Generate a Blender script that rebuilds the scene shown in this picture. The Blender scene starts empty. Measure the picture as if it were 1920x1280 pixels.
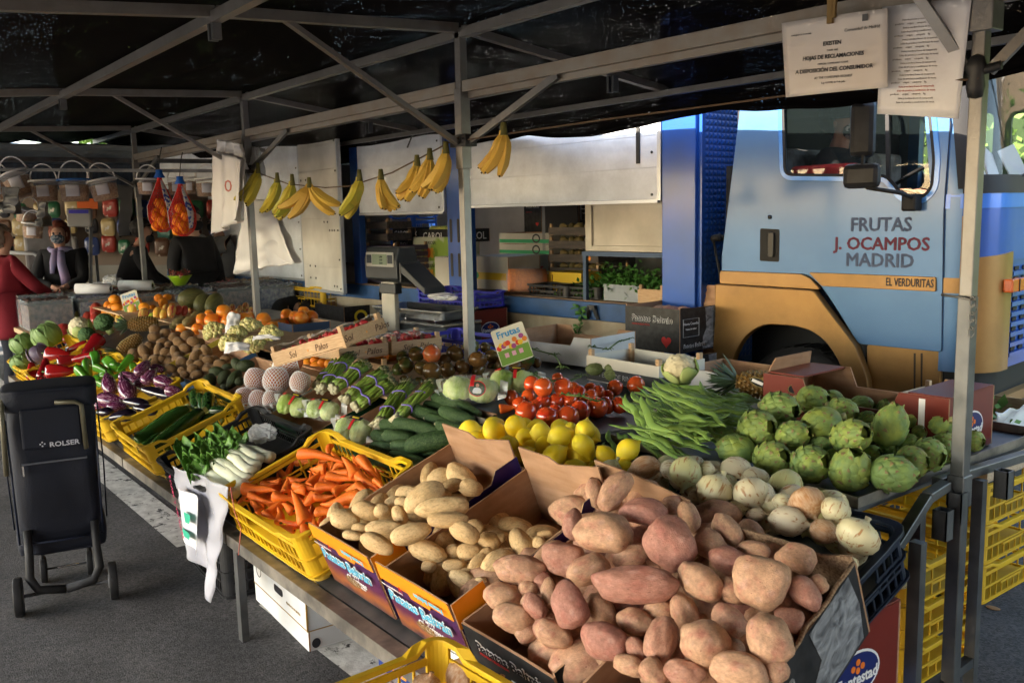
import bpy,bmesh,math,random
from mathutils import Vector,Matrix,noise,Euler
from bpy_extras.object_utils import world_to_camera_view
rnd=random.Random(7)
R=math.radians
sc=bpy.context.scene
col=sc.collection
CAM_H=1.70
_th,_pt,_rl=R(37.4),R(8.1),R(1.36)
F0=Vector((-math.cos(_th),math.sin(_th),0))
_R0=Vector((F0.y,-F0.x,0))
FW=(F0*math.cos(_pt)+Vector((0,0,-math.sin(_pt)))).normalized()
_U0=_R0.cross(FW)
RT=_R0*math.cos(_rl)-_U0*math.sin(_rl)
UP=_R0*math.sin(_rl)+_U0*math.cos(_rl)
FPX=1711.0
CC=Vector((0,0,CAM_H))
cam_d=bpy.data.cameras.new('camera');cam=bpy.data.objects.new('camera',cam_d)
col.objects.link(cam);sc.camera=cam
cam_d.sensor_width=36;cam_d.lens=36*FPX/1920;cam_d.clip_start=.05;cam_d.clip_end=500
cam.matrix_world=Matrix(((RT.x,UP.x,-FW.x,CC.x),(RT.y,UP.y,-FW.y,CC.y),(RT.z,UP.z,-FW.z,CC.z),(0,0,0,1)))
cam_d.dof.use_dof=True;cam_d.dof.focus_distance=3.6;cam_d.dof.aperture_fstop=9
sc.view_settings.view_transform='Standard';sc.view_settings.look='None'
sc.view_settings.exposure=3.58;sc.view_settings.gamma=1
SUN_EL,SUN_AZ=R(35),R(256)
wd=bpy.data.worlds.new('World');sc.world=wd;wd.use_nodes=True
_nt=wd.node_tree;_bg=_nt.nodes['Background']
_sk=_nt.nodes.new('ShaderNodeTexSky');_sk.sky_type='NISHITA';_sk.sun_disc=False
_sk.sun_elevation=SUN_EL;_sk.sun_rotation=math.pi/2-SUN_AZ
_wm=_nt.nodes.new('ShaderNodeMix');_wm.data_type='RGBA';_wm.blend_type='MULTIPLY';_wm.inputs[0].default_value=1;_wm.inputs[7].default_value=(1,.93,.82,1)
_nt.links.new(_sk.outputs[0],_wm.inputs[6]);_nt.links.new(_wm.outputs[2],_bg.inputs[0]);_bg.inputs[1].default_value=.13
sun_d=bpy.data.lights.new('sun','SUN');sun_d.energy=3.2;sun_d.angle=R(.5);sun_d.color=(1,.86,.68)
sun=bpy.data.objects.new('sun',sun_d);col.objects.link(sun)
_sv=Vector((math.cos(SUN_EL)*math.cos(SUN_AZ),math.cos(SUN_EL)*math.sin(SUN_AZ),math.sin(SUN_EL)))
sun.rotation_euler=_sv.to_track_quat('Z','Y').to_euler();sun.location=_sv*30
def ray(x,y):return(FW*FPX+RT*(x-960)-UP*(y-640)).normalized()
def onpl(x,y,P,n):
 d=ray(x,y);return CC+d*((P-CC).dot(n)/d.dot(n))
def onz(x,y,z):return onpl(x,y,Vector((0,0,z)),Vector((0,0,1)))
def ony(x,y,Y):return onpl(x,y,Vector((0,Y,0)),Vector((0,1,0)))
def onx(x,y,X):return onpl(x,y,Vector((X,0,0)),Vector((1,0,0)))
def dp(x,y,D):return onpl(x,y,CC+F0*D,F0)
def depth(p):return(p-CC).dot(FW)
SL=R(20);TC,TS=math.cos(SL),math.sin(SL)
TY,TZ=1.27,.46
SN=Vector((0,-TS,TC))
def T(u,v,h=0):return Vector((u,TY+v*TC-h*TS,TZ+v*TS+h*TC))
def surf(x,y,h):
 p=onpl(x,y,T(0,0,h),SN)
 if p.y<=2.25:return p,SN.copy()
 return onz(x,y,.84+h),Vector((0,0,1))
TSLOPE=Matrix(((1,0,0),(0,TC,-TS),(0,TS,TC))).to_4x4()
YW=R(5.2)
TP=Vector((-4,4.6,0));TD=Vector((math.cos(YW),math.sin(YW),0));TN=Vector((math.sin(YW),-math.cos(YW),0))
def K(x,y,w=0):
 q=onpl(x,y,TP+TN*w,TN)-TP
 return(q.dot(TD),q.z)
def KW(u,z,w=0):return TP+TD*u+TN*w+Vector((0,0,z))
MATS={}
def lin(c):return tuple(c[:3])+(1,)
def M(name,c,rough=.6,metal=0,c2=None,nscale=8,bump=0,bscale=60,emit=None,rand=None,trans=0,alpha=1,coat=0,detail=4,sheen=0,stretch=None,spec=None,coords='Object',sss=0,lo=.35,hi=.65):
 """Principled material; c2 = second colour mixed by noise; rand = list of colours picked per object"""
 if name in MATS:return MATS[name]
 m=bpy.data.materials.new(name);m.use_nodes=True;MATS[name]=m
 nt=m.node_tree;N=nt.nodes;L=nt.links;b=N['Principled BSDF']
 b.inputs['Roughness'].default_value=rough;b.inputs['Metallic'].default_value=metal
 b.inputs['Base Color'].default_value=lin(c)
 if coat:b.inputs['Coat Weight'].default_value=coat;b.inputs['Coat Roughness'].default_value=.12
 if trans:b.inputs['Transmission Weight'].default_value=trans
 if alpha<1:b.inputs['Alpha'].default_value=alpha
 b.inputs['Specular IOR Level'].default_value=.28 if spec is None else spec
 if sheen:b.inputs['Sheen Weight'].default_value=sheen
 if sss:b.inputs['Subsurface Weight'].default_value=sss;b.inputs['Subsurface Radius'].default_value=(.02,.01,.005);b.inputs['Subsurface Scale'].default_value=.5
 if emit:b.inputs['Emission Color'].default_value=lin(emit[0]);b.inputs['Emission Strength'].default_value=emit[1]
 tc=N.new('ShaderNodeTexCoord');src=tc.outputs[coords]
 if stretch:
  mp=N.new('ShaderNodeMapping');mp.inputs['Scale'].default_value=stretch;L.new(src,mp.inputs[0]);src=mp.outputs[0]
 base=None
 if rand:
  oi=N.new('ShaderNodeObjectInfo');cr=N.new('ShaderNodeValToRGB');cr.color_ramp.interpolation='LINEAR'
  e=cr.color_ramp.elements
  for i,cc in enumerate(rand):
   el=e[i]if i<2 else e.new(.5)
   el.position=i/max(1,len(rand)-1);el.color=lin(cc)
  L.new(oi.outputs['Random'],cr.inputs[0]);base=cr.outputs[0]
  ad=N.new('ShaderNodeVectorMath');ad.operation='ADD';sv=N.new('ShaderNodeMath');sv.operation='MULTIPLY';sv.inputs[1].default_value=37
  L.new(oi.outputs['Random'],sv.inputs[0]);L.new(src,ad.inputs[0]);L.new(sv.outputs[0],ad.inputs[1]);src=ad.outputs[0]
 if c2:
  nz=N.new('ShaderNodeTexNoise');nz.inputs['Scale'].default_value=nscale;nz.inputs['Detail'].default_value=detail;L.new(src,nz.inputs['Vector'])
  mr=N.new('ShaderNodeMapRange');mr.inputs[1].default_value=lo;mr.inputs[2].default_value=hi;L.new(nz.outputs[0],mr.inputs[0])
  mx=N.new('ShaderNodeMix');mx.data_type='RGBA';mx.inputs[6].default_value=lin(c);mx.inputs[7].default_value=lin(c2)
  if base:L.new(base,mx.inputs[6])
  L.new(mr.outputs[0],mx.inputs[0]);base=mx.outputs[2]
 if base:L.new(base,b.inputs['Base Color'])
 if bump:
  nb=N.new('ShaderNodeTexNoise');nb.inputs['Scale'].default_value=bscale;nb.inputs['Detail'].default_value=3;L.new(src,nb.inputs['Vector'])
  bp=N.new('ShaderNodeBump');bp.inputs['Strength'].default_value=bump;bp.inputs['Distance'].default_value=.004
  L.new(nb.outputs[0],bp.inputs['Height']);L.new(bp.outputs[0],b.inputs['Normal'])
 return m
def tag(o,label=None,cat=None,group=None,kind=None):
 if label:o['label']=label
 if cat:o['category']=cat
 if group:o['group']=group
 if kind:o['kind']=kind
 return o
def thing(name,label,cat,loc=(0,0,0),rot=None,group=None,mat=None):
 o=bpy.data.objects.new(name,None);col.objects.link(o);o.empty_display_size=.1
 if mat is not None:o.matrix_world=mat
 else:
  o.location=loc
  if rot is not None:o.rotation_euler=rot
 return tag(o,label,cat,group)
def link(name,me,parent=None,mat=None):
 o=bpy.data.objects.new(name,me);col.objects.link(o)
 if parent:o.parent=parent
 if mat is not None:o.matrix_local=mat
 return o
def copy_tree(o,parent=None):
 c=o.copy();col.objects.link(c);c.parent=parent
 for ch in list(o.children):copy_tree(ch,c)
 return c
class MB:
 def __init__(s):s.v=[];s.f=[];s.m=[];s.sm=[]
 def add(s,vs,fs,mi=0,smooth=False,mat=None):
  k=len(s.v)
  s.v+=[tuple(mat@Vector(p))if mat is not None else tuple(p)for p in vs]
  for i,f in enumerate(fs):
   s.f.append([j+k for j in f]);s.m.append(mi[i]if isinstance(mi,list)else mi);s.sm.append(smooth)
  return s
 def box(s,a,b,mi=0,mat=None):
  x0,y0,z0=a;x1,y1,z1=b
  vs=[(x0,y0,z0),(x1,y0,z0),(x1,y1,z0),(x0,y1,z0),(x0,y0,z1),(x1,y0,z1),(x1,y1,z1),(x0,y1,z1)]
  return s.add(vs,[(0,3,2,1),(4,5,6,7),(0,1,5,4),(1,2,6,5),(2,3,7,6),(3,0,4,7)],mi,False,mat)
 def beam(s,p0,p1,w,h=None,up=(0,0,1),mi=0):
  """rectangular bar between two points"""
  p0=Vector(p0);p1=Vector(p1);h=h or w;d=(p1-p0).normalized();up=Vector(up)
  if abs(d.dot(up))>.98:up=Vector((0,1,0))
  x=d.cross(up).normalized();y=x.cross(d)
  vs=[]
  for p in(p0,p1):
   for a,b in((-1,-1),(1,-1),(1,1),(-1,1)):vs.append(p+x*a*w/2+y*b*h/2)
  return s.add(vs,[(0,1,2,3),(7,6,5,4),(0,4,5,1),(1,5,6,2),(2,6,7,3),(3,7,4,0)],mi)
 def tube(s,pts,rad,seg=10,mi=0,cap=True,flat=1,up=None,smooth=True):
  pts=[Vector(p)for p in pts];n=len(pts)
  if not hasattr(rad,'__len__'):rad=[rad]*n
  vs=[];ref=Vector(up)if up else None;prev=None
  for i,p in enumerate(pts):
   d=(pts[min(i+1,n-1)]-pts[max(i-1,0)]).normalized()
   if prev is None:
    r0=ref or(Vector((0,0,1))if abs(d.z)<.9 else Vector((1,0,0)))
    x=d.cross(r0).normalized()
   else:
    x=(prev-d*prev.dot(d)).normalized()
   prev=x;y=d.cross(x)
   for k in range(seg):
    a=2*math.pi*k/seg
    vs.append(p+x*math.cos(a)*rad[i]+y*math.sin(a)*rad[i]*flat)
  fs=[]
  for i in range(n-1):
   for k in range(seg):
    a=i*seg+k;b=i*seg+(k+1)%seg
    fs.append((a,b,b+seg,a+seg))
  if cap:fs.append(tuple(range(seg))[::-1]);fs.append(tuple((n-1)*seg+k for k in range(seg)))
  return s.add(vs,fs,mi,smooth)
 def lathe(s,prof,seg=20,mi=0,mat=None,fn=None,smooth=True):
  """profile = [(r, z)] from bottom to top, closed at the ends when r == 0; fn(angle, i) scales r"""
  vs=[];fs=[];rows=[]
  for i,(r,z)in enumerate(prof):
   if r<1e-6:rows.append([len(vs)]);vs.append((0,0,z));continue
   row=[]
   for k in range(seg):
    a=2*math.pi*k/seg;q=r*(fn(a,i)if fn else 1)
    row.append(len(vs));vs.append((math.cos(a)*q,math.sin(a)*q,z))
   rows.append(row)
  for a,b in zip(rows,rows[1:]):
   for k in range(seg):
    if len(a)==1 and len(b)==1:continue
    if len(a)==1:fs.append((a[0],b[(k+1)%seg],b[k])[::-1]if False else(a[0],b[(k+1)%seg],b[k]))
    elif len(b)==1:fs.append((a[k],a[(k+1)%seg],b[0]))
    else:fs.append((a[k],a[(k+1)%seg],b[(k+1)%seg],b[k]))
  return s.add(vs,fs,mi,smooth,mat)
 def grid(s,fn,nu,nv,mi=0,smooth=True):
  vs=[fn(i/nu,j/nv)for j in range(nv+1)for i in range(nu+1)]
  fs=[(j*(nu+1)+i,j*(nu+1)+i+1,(j+1)*(nu+1)+i+1,(j+1)*(nu+1)+i)for j in range(nv)for i in range(nu)]
  return s.add(vs,fs,mi,smooth)
 def prism(s,pts,vec,mi=0,mi_side=None):
  """polygon (3-D points) extruded along vec"""
  n=len(pts);vec=Vector(vec);a=[Vector(p)for p in pts];b=[p+vec for p in a]
  fs=[tuple(range(n))[::-1],tuple(range(n,2*n))]+[(i,(i+1)%n,(i+1)%n+n,i+n)for i in range(n)]
  ms=[mi,mi]+[mi if mi_side is None else mi_side]*n
  return s.add(a+b,fs,ms)
 def mesh(s,name,mats):
  me=bpy.data.meshes.new(name);me.from_pydata([tuple(p)for p in s.v],[],s.f)
  for m in(mats if isinstance(mats,(list,tuple))else[mats]):me.materials.append(m)
  me.polygons.foreach_set('material_index',s.m);me.polygons.foreach_set('use_smooth',s.sm);me.update()
  return me
 def build(s,name,mats,parent=None,mat=None,bevel=0,sub=0,solid=0):
  o=link(name,s.mesh(name,mats),parent,mat)
  if solid:md=o.modifiers.new('s','SOLIDIFY');md.thickness=solid;md.offset=0
  if bevel:md=o.modifiers.new('b','BEVEL');md.width=bevel;md.segments=2;md.limit_method='ANGLE'
  if sub:md=o.modifiers.new('u','SUBSURF');md.levels=sub;md.render_levels=sub
  return o
def fixn(me):
 bm=bmesh.new();bm.from_mesh(me);bmesh.ops.recalc_face_normals(bm,faces=bm.faces);bm.to_mesh(me);bm.free();return me
_ico={}
def ico(n):
 if n not in _ico:
  bm=bmesh.new();bmesh.ops.create_icosphere(bm,subdivisions=n,radius=1)
  _ico[n]=([v.co.copy()for v in bm.verts],[[v.index for v in f.verts]for f in bm.faces]);bm.free()
 return _ico[n]
def blob(n,fn):vs,fs=ico(n);return[fn(v)for v in vs],fs
def MX(o,x,y,z):
 return Matrix(((x[0],y[0],z[0],o[0]),(x[1],y[1],z[1],o[1]),(x[2],y[2],z[2],o[2]),(0,0,0,1)))
def frame(o,x,z):
 """orthonormal frame at o: x along x, z towards z"""
 x=Vector(x).normalized();z=Vector(z);y=z.cross(x).normalized();z=x.cross(y);return MX(Vector(o),x,y,z)
def curve_mesh(name,splines,extr=0,bevel=0,res=2):
 cu=bpy.data.curves.new(name,'CURVE');cu.dimensions='2D';cu.fill_mode='BOTH';cu.extrude=extr;cu.bevel_depth=bevel;cu.bevel_resolution=res
 for pts in splines:
  sp=cu.splines.new('POLY');sp.points.add(len(pts)-1)
  for p,q in zip(sp.points,pts):p.co=(q[0],q[1],0,1)
  sp.use_cyclic_u=True
 o=bpy.data.objects.new(name,cu);col.objects.link(o)
 me=bpy.data.meshes.new_from_object(o.evaluated_get(bpy.context.evaluated_depsgraph_get()))
 bpy.data.objects.remove(o);bpy.data.curves.remove(cu);return me
def rpoly(pts,r,n=5):
 """round the corners of a 2-D polygon; r may be a list"""
 out=[];m=len(pts)
 for i in range(m):
  p=Vector(pts[i][:2]);a=Vector(pts[i-1][:2]);b=Vector(pts[(i+1)%m][:2])
  rr=r[i]if isinstance(r,(list,tuple))else r
  if rr<=0:out.append(tuple(p));continue
  da=(a-p);db=(b-p);q=min(rr,da.length*.45,db.length*.45)
  A=p+da.normalized()*q;B=p+db.normalized()*q
  for k in range(n+1):
   t=k/n;out.append(tuple(A*(1-t)**2+p*2*t*(1-t)+B*t*t))
 return out
def ell(cx,cy,a,b,n=28,rot=0):
 return[(cx+a*math.cos(t)*math.cos(rot)-b*math.sin(t)*math.sin(rot),cy+a*math.cos(t)*math.sin(rot)+b*math.sin(t)*math.cos(rot))for t in[2*math.pi*k/n for k in range(n)]]
def plate(name,splines,mat,parent,F,thick=.004,bevel=0):
 me=curve_mesh(name,splines,thick/2,bevel);me.materials.clear();me.materials.append(mat);return link(name,me,parent,F)
_depth_fudge=[0]
def text(s,size,mat,parent,F,name='lettering',align='CENTER',off=0,shear=0,lift=.0012,th=.0004,sx=1,space=1,bold=0):
 cu=bpy.data.curves.new(name,'FONT');cu.body=s;cu.size=size;cu.align_x=align;cu.align_y='CENTER';cu.extrude=th;cu.offset=off;cu.shear=shear;cu.space_character=space
 cu.resolution_u=2
 o=bpy.data.objects.new(name,cu);col.objects.link(o)
 me=bpy.data.meshes.new_from_object(o.evaluated_get(bpy.context.evaluated_depsgraph_get()))
 bpy.data.objects.remove(o);bpy.data.curves.remove(cu)
 if bold:
  mb=MB();vs=[v.co.copy()for v in me.vertices];fs=[list(p.vertices)for p in me.polygons]
  for k,(dx,dy)in enumerate(((-1,0),(1,0),(0,.8),(0,-.8),(-.5,.3),(.5,-.3))):mb.add([v+Vector((dx*bold,dy*bold,k*.00015))for v in vs],fs)
  me=mb.mesh(name,mat)
 me.materials.clear();me.materials.append(mat)
 return link(name,me,parent,F@Matrix.Translation((0,0,lift+th))@Matrix.Diagonal((sx,1,1,1)))
def local(parent,W):return parent.matrix_world.inverted()@W
bpy.context.view_layer.update()
def TF(F2,x=0,y=0,z=0,rz=0):return F2@Matrix.Translation((x,y,z))@Matrix.Rotation(rz,4,'Z')
kraft=M('kraft_card',(.34,.19,.105),.9,c2=(.42,.25,.15),nscale=6,bump=.25,bscale=180,stretch=(1,1,6))
kraft_d=M('kraft_edge',(.42,.28,.17),.9,c2=(.2,.12,.07),nscale=160,bump=.6,bscale=300)
white_card=M('white_card',(.62,.63,.64),.55,c2=(.5,.5,.5),nscale=4)
steel=M('galvanised_steel',(.22,.215,.205),.42,.75,c2=(.2,.19,.18),nscale=14,bump=.15,bscale=90)
steel_d=M('dull_steel',(.16,.165,.17),.45,.8,c2=(.09,.095,.1),nscale=10,bump=.15,bscale=70)
iron=M('dark_iron',(.05,.05,.05),.5,.7)
yel=M('yellow_plastic',(.75,.47,.008),.5,c2=(.55,.33,.02),nscale=5,bump=.12,bscale=40)
yel_b=M('dusty_yellow_plastic',(.62,.4,.02),.6,c2=(.4,.27,.06),nscale=9,bump=.15,bscale=60)
blk=M('black_plastic',(.010,.011,.013),.42,c2=(.03,.03,.032),nscale=8)
navy=M('navy_plastic',(.01,.016,.035),.4,c2=(.02,.03,.05),nscale=8)
bluepl=M('blue_plastic',(.04,.035,.42),.45,c2=(.03,.03,.3),nscale=6)
wood=M('pale_wood',(.58,.4,.24),.75,c2=(.45,.28,.15),nscale=5,stretch=(3,40,40),bump=.2,bscale=50)
ink_w=M('white_print',(.8,.8,.8),.5);ink_k=M('black_print',(.02,.02,.025),.5);ink_r=M('red_print',(.6,.02,.02),.5)
film=M('clear_film',(.85,.88,.9),.12,alpha=.22,bump=1.0,bscale=9,spec=.9)
# ================================================================== SETTING
asph=M('asphalt',(.075,.075,.078),.92,c2=(.046,.047,.051),nscale=3,bump=.9,bscale=150,detail=8,lo=.3,hi=.7)
def _asph():
 nt=asph.node_tree;N=nt.nodes;L=nt.links;b=N['Principled BSDF'];tc=N.new('ShaderNodeTexCoord')
 v=N.new('ShaderNodeTexVoronoi');v.inputs['Scale'].default_value=110;L.new(tc.outputs['Object'],v.inputs['Vector'])
 old=b.inputs['Base Color'].links[0].from_socket
 mx=N.new('ShaderNodeMix');mx.data_type='RGBA';mx.blend_type='MULTIPLY';mx.inputs[0].default_value=.8
 cr=N.new('ShaderNodeValToRGB');cr.color_ramp.elements[0].color=(.45,.45,.45,1);cr.color_ramp.elements[1].color=(1.9,1.8,1.7,1)
 L.new(v.outputs['Color'],cr.inputs[0]);L.new(old,mx.inputs[6]);L.new(cr.outputs[0],mx.inputs[7]);L.new(mx.outputs[2],b.inputs['Base Color'])
_asph()
g=MB();g.add([(-150,-150,0),(150,-150,0),(150,150,0),(-150,150,0)],[(0,1,2,3)])
tag(g.build('ground',asph),kind='structure')
pl=M('worn_paint',(.62,.61,.57),.8,c2=(.4,.39,.36),nscale=20,bump=.5,bscale=90)
def _flake(m,sc1,lo,hi,sy=1):
 nt=m.node_tree;N=nt.nodes;L=nt.links;tc=N.new('ShaderNodeTexCoord');nz=N.new('ShaderNodeTexNoise');nz.inputs['Scale'].default_value=sc1;nz.inputs['Detail'].default_value=9;nz.inputs['Roughness'].default_value=.75
 mr=N.new('ShaderNodeMapRange');mr.inputs[1].default_value=lo;mr.inputs[2].default_value=hi
 L.new(tc.outputs['Object'],nz.inputs[0]);L.new(nz.outputs[0],mr.inputs[0]);L.new(mr.outputs[0],N['Principled BSDF'].inputs['Alpha'])
_flake(pl,9,.40,.43)
g=MB();g.add([(-12,1.37,.004),(-4.72,1.37,.004),(-4.72,1.545,.004),(-12,1.545,.004)],[(0,1,2,3)])
g.add([(-3.75,1.42,.004),(-1.5,1.47,.004),(-1.5,1.62,.004),(-3.75,1.58,.004)],[(0,1,2,3)])
tag(g.build('road_marking',pl),kind='structure')
netm=bpy.data.materials.new('shade_netting');netm.use_nodes=True
def _net(m,base=(.006,.005,.0048),dens=(.755,.76)):
 nt=m.node_tree;N=nt.nodes;L=nt.links;b=N['Principled BSDF'];b.inputs['Base Color'].default_value=lin(base);b.inputs['Roughness'].default_value=.95;b.inputs['Specular IOR Level'].default_value=.02
 tc=N.new('ShaderNodeTexCoord');nz=N.new('ShaderNodeTexNoise');nz.inputs['Scale'].default_value=260;nz.inputs['Detail'].default_value=1
 n2=N.new('ShaderNodeTexNoise');n2.inputs['Scale'].default_value=1.6;n2.inputs['Detail'].default_value=3
 L.new(tc.outputs['Object'],nz.inputs[0]);L.new(tc.outputs['Object'],n2.inputs[0])
 ad=N.new('ShaderNodeMath');ad.operation='MULTIPLY_ADD';ad.inputs[1].default_value=.06;L.new(n2.outputs[0],ad.inputs[0]);L.new(nz.outputs[0],ad.inputs[2])
 mr=N.new('ShaderNodeMapRange');mr.inputs[1].default_value=dens[0]+.05;mr.inputs[2].default_value=dens[1]+.05;mr.inputs[3].default_value=1;mr.inputs[4].default_value=0
 L.new(ad.outputs[0],mr.inputs[0]);L.new(mr.outputs[0],b.inputs['Alpha'])
 wv=N.new('ShaderNodeTexWave');wv.inputs['Scale'].default_value=120;wv.inputs['Distortion'].default_value=1.5;L.new(tc.outputs['Object'],wv.inputs[0])
 bp=N.new('ShaderNodeBump');bp.inputs['Strength'].default_value=.08;bp.inputs['Distance'].default_value=.002;L.new(wv.outputs[1],bp.inputs['Height']);L.new(bp.outputs[0],b.inputs['Normal'])
_net(netm)
prof=[(-3.0,2.24),(-1.2,2.41),(0.2,2.52),(1.45,2.605),(2.0,2.62),(2.7,2.66),(3.3,2.58),(3.75,2.55),(4.15,2.435),(4.35,2.36),(4.42,2.27)]
def net(x0,x1,prof,name,label,nx=90,ny=44):
 def fn(a,b):
  x=x0+(x1-x0)*a;t=b*(len(prof)-1);i=min(int(t),len(prof)-2);q=t-i
  y=prof[i][0]*(1-q)+prof[i+1][0]*q;z=prof[i][1]*(1-q)+prof[i+1][1]*q
  bay=((x+3.9)/2.87)%1;sag=-.075*math.sin(math.pi*bay)*(.4+.6*math.sin(math.pi*min(1,q)))
  n=noise.noise(Vector((x*.9,y*1.3,3)))*.022+noise.noise(Vector((x*3,y*5,7)))*.006
  if b>.93:z+=n*1.6-.05*abs(math.sin(x*1.7))
  return(x,y+n*.4,z+sag*(1 if 0<b<.95 else .3)+n*.6)
 m=MB();m.grid(fn,nx,ny)
 return tag(m.build(name,netm),label,'netting')
net(-11.3,3.6,prof,'shade_net','black shade netting stretched over the fruit and vegetable stall',170,60)
galv=steel
fr=thing('pole_structure','galvanised steel pole frame holding up the black shade netting','market stall frame',(-3.9,2.7,0))
def part(name,mb,mats,par,**k):
 o=mb.build(name,mats,par,**k)
 o.matrix_parent_inverse=par.matrix_world.inverted()if False else Matrix.Translation(-Vector(par.location))if not par.parent else Matrix()
 return o
XS=[-9.68,-6.76,-3.9]
for X in XS:
 m=MB();m.beam((X,2.7,0),(X,2.7,2.6),.045,.045,(0,1,0));part('post',m,steel,fr,bevel=.003)
 m=MB();m.beam((X,2.7,1.92),(X,2.7,2.32),.058,.058,(0,1,0));part('sleeve',m,steel,fr,bevel=.003)
 m=MB();m.box((X-.07,2.665,2.03),(X+.07,2.735,2.09));m.tube([(X-.075,2.7,2.06),(X+.075,2.7,2.06)],.012,8);m.tube([(X-.05,2.66,2.06),(X-.05,2.74,2.06)],.014,8);m.tube([(X+.05,2.66,2.06),(X+.05,2.74,2.06)],.014,8);part('bracket',m,iron,fr)
 m=MB();m.beam((X,2.66,2.05),(X-.02,1.78,2.56),.04,.022);part('brace',m,steel,fr)
 m=MB();m.beam((X+.05,2.7,2.05),(X+.75,2.7,2.29),.034,.02,(0,1,0));part('brace',m,steel,fr)
 m=MB();m.beam((X,-2.95,2.22),(X,1.45,2.555),.045,.045);part('cross_bar',m,steel,fr)
 m=MB();m.beam((X,1.46,2.557),(X,2.68,2.61),.045,.045);part('cross_bar',m,steel,fr)
 m=MB();m.beam((X,2.72,2.61),(X,4.2,2.40),.04,.04);part('cross_bar',m,steel,fr)
 for yy,zz in((1.45,2.5),(3.75,2.42)):
  m=MB()
  for dx in(-.02,.02):m.box((X+dx-.008,yy-.02,zz-.06),(X+dx+.008,yy+.02,zz+.03))
  part('rail_clip',m,steel_d,fr)
for(y,z,x0,x1,w)in((1.45,2.53,-11.2,3.4,.045),(2.7,2.585,-11.2,3.4,.045),(3.75,2.49,-11.2,3.4,.034),(4.15,2.375,-11.2,3.4,.034),(-2.9,2.22,-11.2,3.4,.045)):
 m=MB();m.beam((x0,y,z),(x1,y,z),w,w);part('purlin',m,steel,fr)
xs=[-9.66,-6.78,-6.74,-3.92,-3.88,-.6]
for a,b in((-9.66,-6.79),(-6.73,-3.93),(-3.87,-.9)):
 m=MB();m.beam((a,2.695,2.325),(b,2.695,2.30 if b>-2 else 2.325),.055,.03,(0,1,0));m.beam((a,2.73,2.285),(b,2.73,2.26 if b>-2 else 2.285),.03,.03,(0,1,0))
 o=part('rail',m,M('rail_steel',(.29,.265,.225),.5,.55,c2=(.27,.22,.17),nscale=9,bump=.1,bscale=80),fr,bevel=.002)
 m=MB()
 k=a+.25
 while k<b:m.tube([(k,2.664,2.325),(k,2.668,2.325)],.006,8);k+=.48
 pass
rp=thing('corner_post','near steel corner post with chained pin and two raised struts','post',(-1.31,2.7,0))
m=MB();m.beam((-1.31,2.7,.02),(-1.31,2.7,1.42),.042,.042,(0,1,0));part('lower_post',m,steel_d,rp,bevel=.003)
m=MB();m.beam((-1.31,2.7,1.42),(-1.305,2.7,2.62),.038,.038,(0,1,0));part('upper_post',m,steel,rp,bevel=.003)
m=MB();m.beam((-1.31,2.7,.78),(-1.31,2.7,.88),.054,.054,(0,1,0));part('clamp',m,steel_d,rp,bevel=.004)
m=MB();m.beam((-1.305,2.7,2.17),(-1.305,2.7,2.32),.085,.07,(0,1,0));part('sleeve',m,steel,rp,bevel=.004)
m=MB();m.beam((-1.33,2.69,2.06),(-1.46,2.58,2.32),.03,.016,(0,1,0));part('strut',m,steel,rp)
m=MB();m.beam((-1.28,2.7,2.06),(-1.10,2.72,2.24),.03,.016,(0,1,0));part('strut',m,steel,rp)
m=MB();m.lathe([(0,1.985),(.02,1.99),(.026,2.02),(.022,2.05),(.03,2.07),(.02,2.1),(0,2.11)],10,mat=Matrix.Translation((-1.305,2.675,0)));m.tube([(-1.37,2.68,2.05),(-1.24,2.68,2.07)],.013,8);part('hub',m,iron,rp)
m=MB();m.tube([(-1.37,2.66,1.425),(-1.31,2.66,1.42),(-1.27,2.66,1.415)],.004,6)
for i in range(5):
 c=Vector((-1.275+.004*(i%2),2.655,1.41-i*.022))
 m.tube([c+Vector((math.cos(t)*.009,.006*(i%2)*math.sin(t),math.sin(t)*.016))for t in[k*.7 for k in range(10)]],.0022,5)
part('pin_chain',m,steel,rp)
tb=thing('stall_table','long sloping steel display table carrying all the fruit and vegetables','table',(-4.7,1.27,0))
angl=M('worn_angle_steel',(.3,.27,.23),.45,.6,c2=(.13,.12,.11),nscale=11,bump=.2,bscale=60)
for a,b in((-8.5,-5.05),(-5.03,-3.53),(-3.51,-1.04)):
 m=MB();m.box((a,1.215,.398),(b,1.223,.445));m.box((a,1.223,.437),(b,1.27,.445));part('front_rail',m,angl,tb)
for v in(.02,.45,.93):
 m=MB();m.beam(T(-8.5,v,-.028),T(-1.22,v,-.028),.035,.03,SN);part('slope_rail',m,steel_d,tb)
m=MB();m.box((-8.5,2.23,.80),(-1.44,3.5,.815));part('table_top',m,steel_d,tb)
for X in(-8.3,-6.0,-3.47,-1.22):
 m=MB();m.beam((X,1.245,0),(X,1.245,.446),.04,.03,(0,1,0));part('leg',m,steel_d,tb)
 m=MB();m.beam((X,2.3,0),(X,2.3,.79),.035,.03,(0,1,0));part('leg',m,steel_d,tb)
 m=MB();m.beam((X,3.4,0),(X,3.4,.79),.035,.03,(0,1,0));part('leg',m,steel_d,tb)
m=MB();m.beam((-1.335,2.51,0),(-1.335,2.51,.80),.034,.03,(0,1,0));part('leg',m,steel_d,tb)
m=MB();m.beam((-1.335,2.885,0),(-1.335,2.885,.82),.034,.03,(0,1,0));part('leg',m,steel_d,tb)
m=MB();m.beam((-1.33,2.22,.61),(-1.33,2.55,.835),.03,.034,(1,0,0));m.beam((-1.33,2.55,.835),(-1.33,2.66,.85),.03,.034,(1,0,0));m.beam((-1.36,2.66,.85),(-1.36,3.5,.815),.03,.034,(1,0,0));part('end_rail',m,steel_d,tb,bevel=.003)
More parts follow.
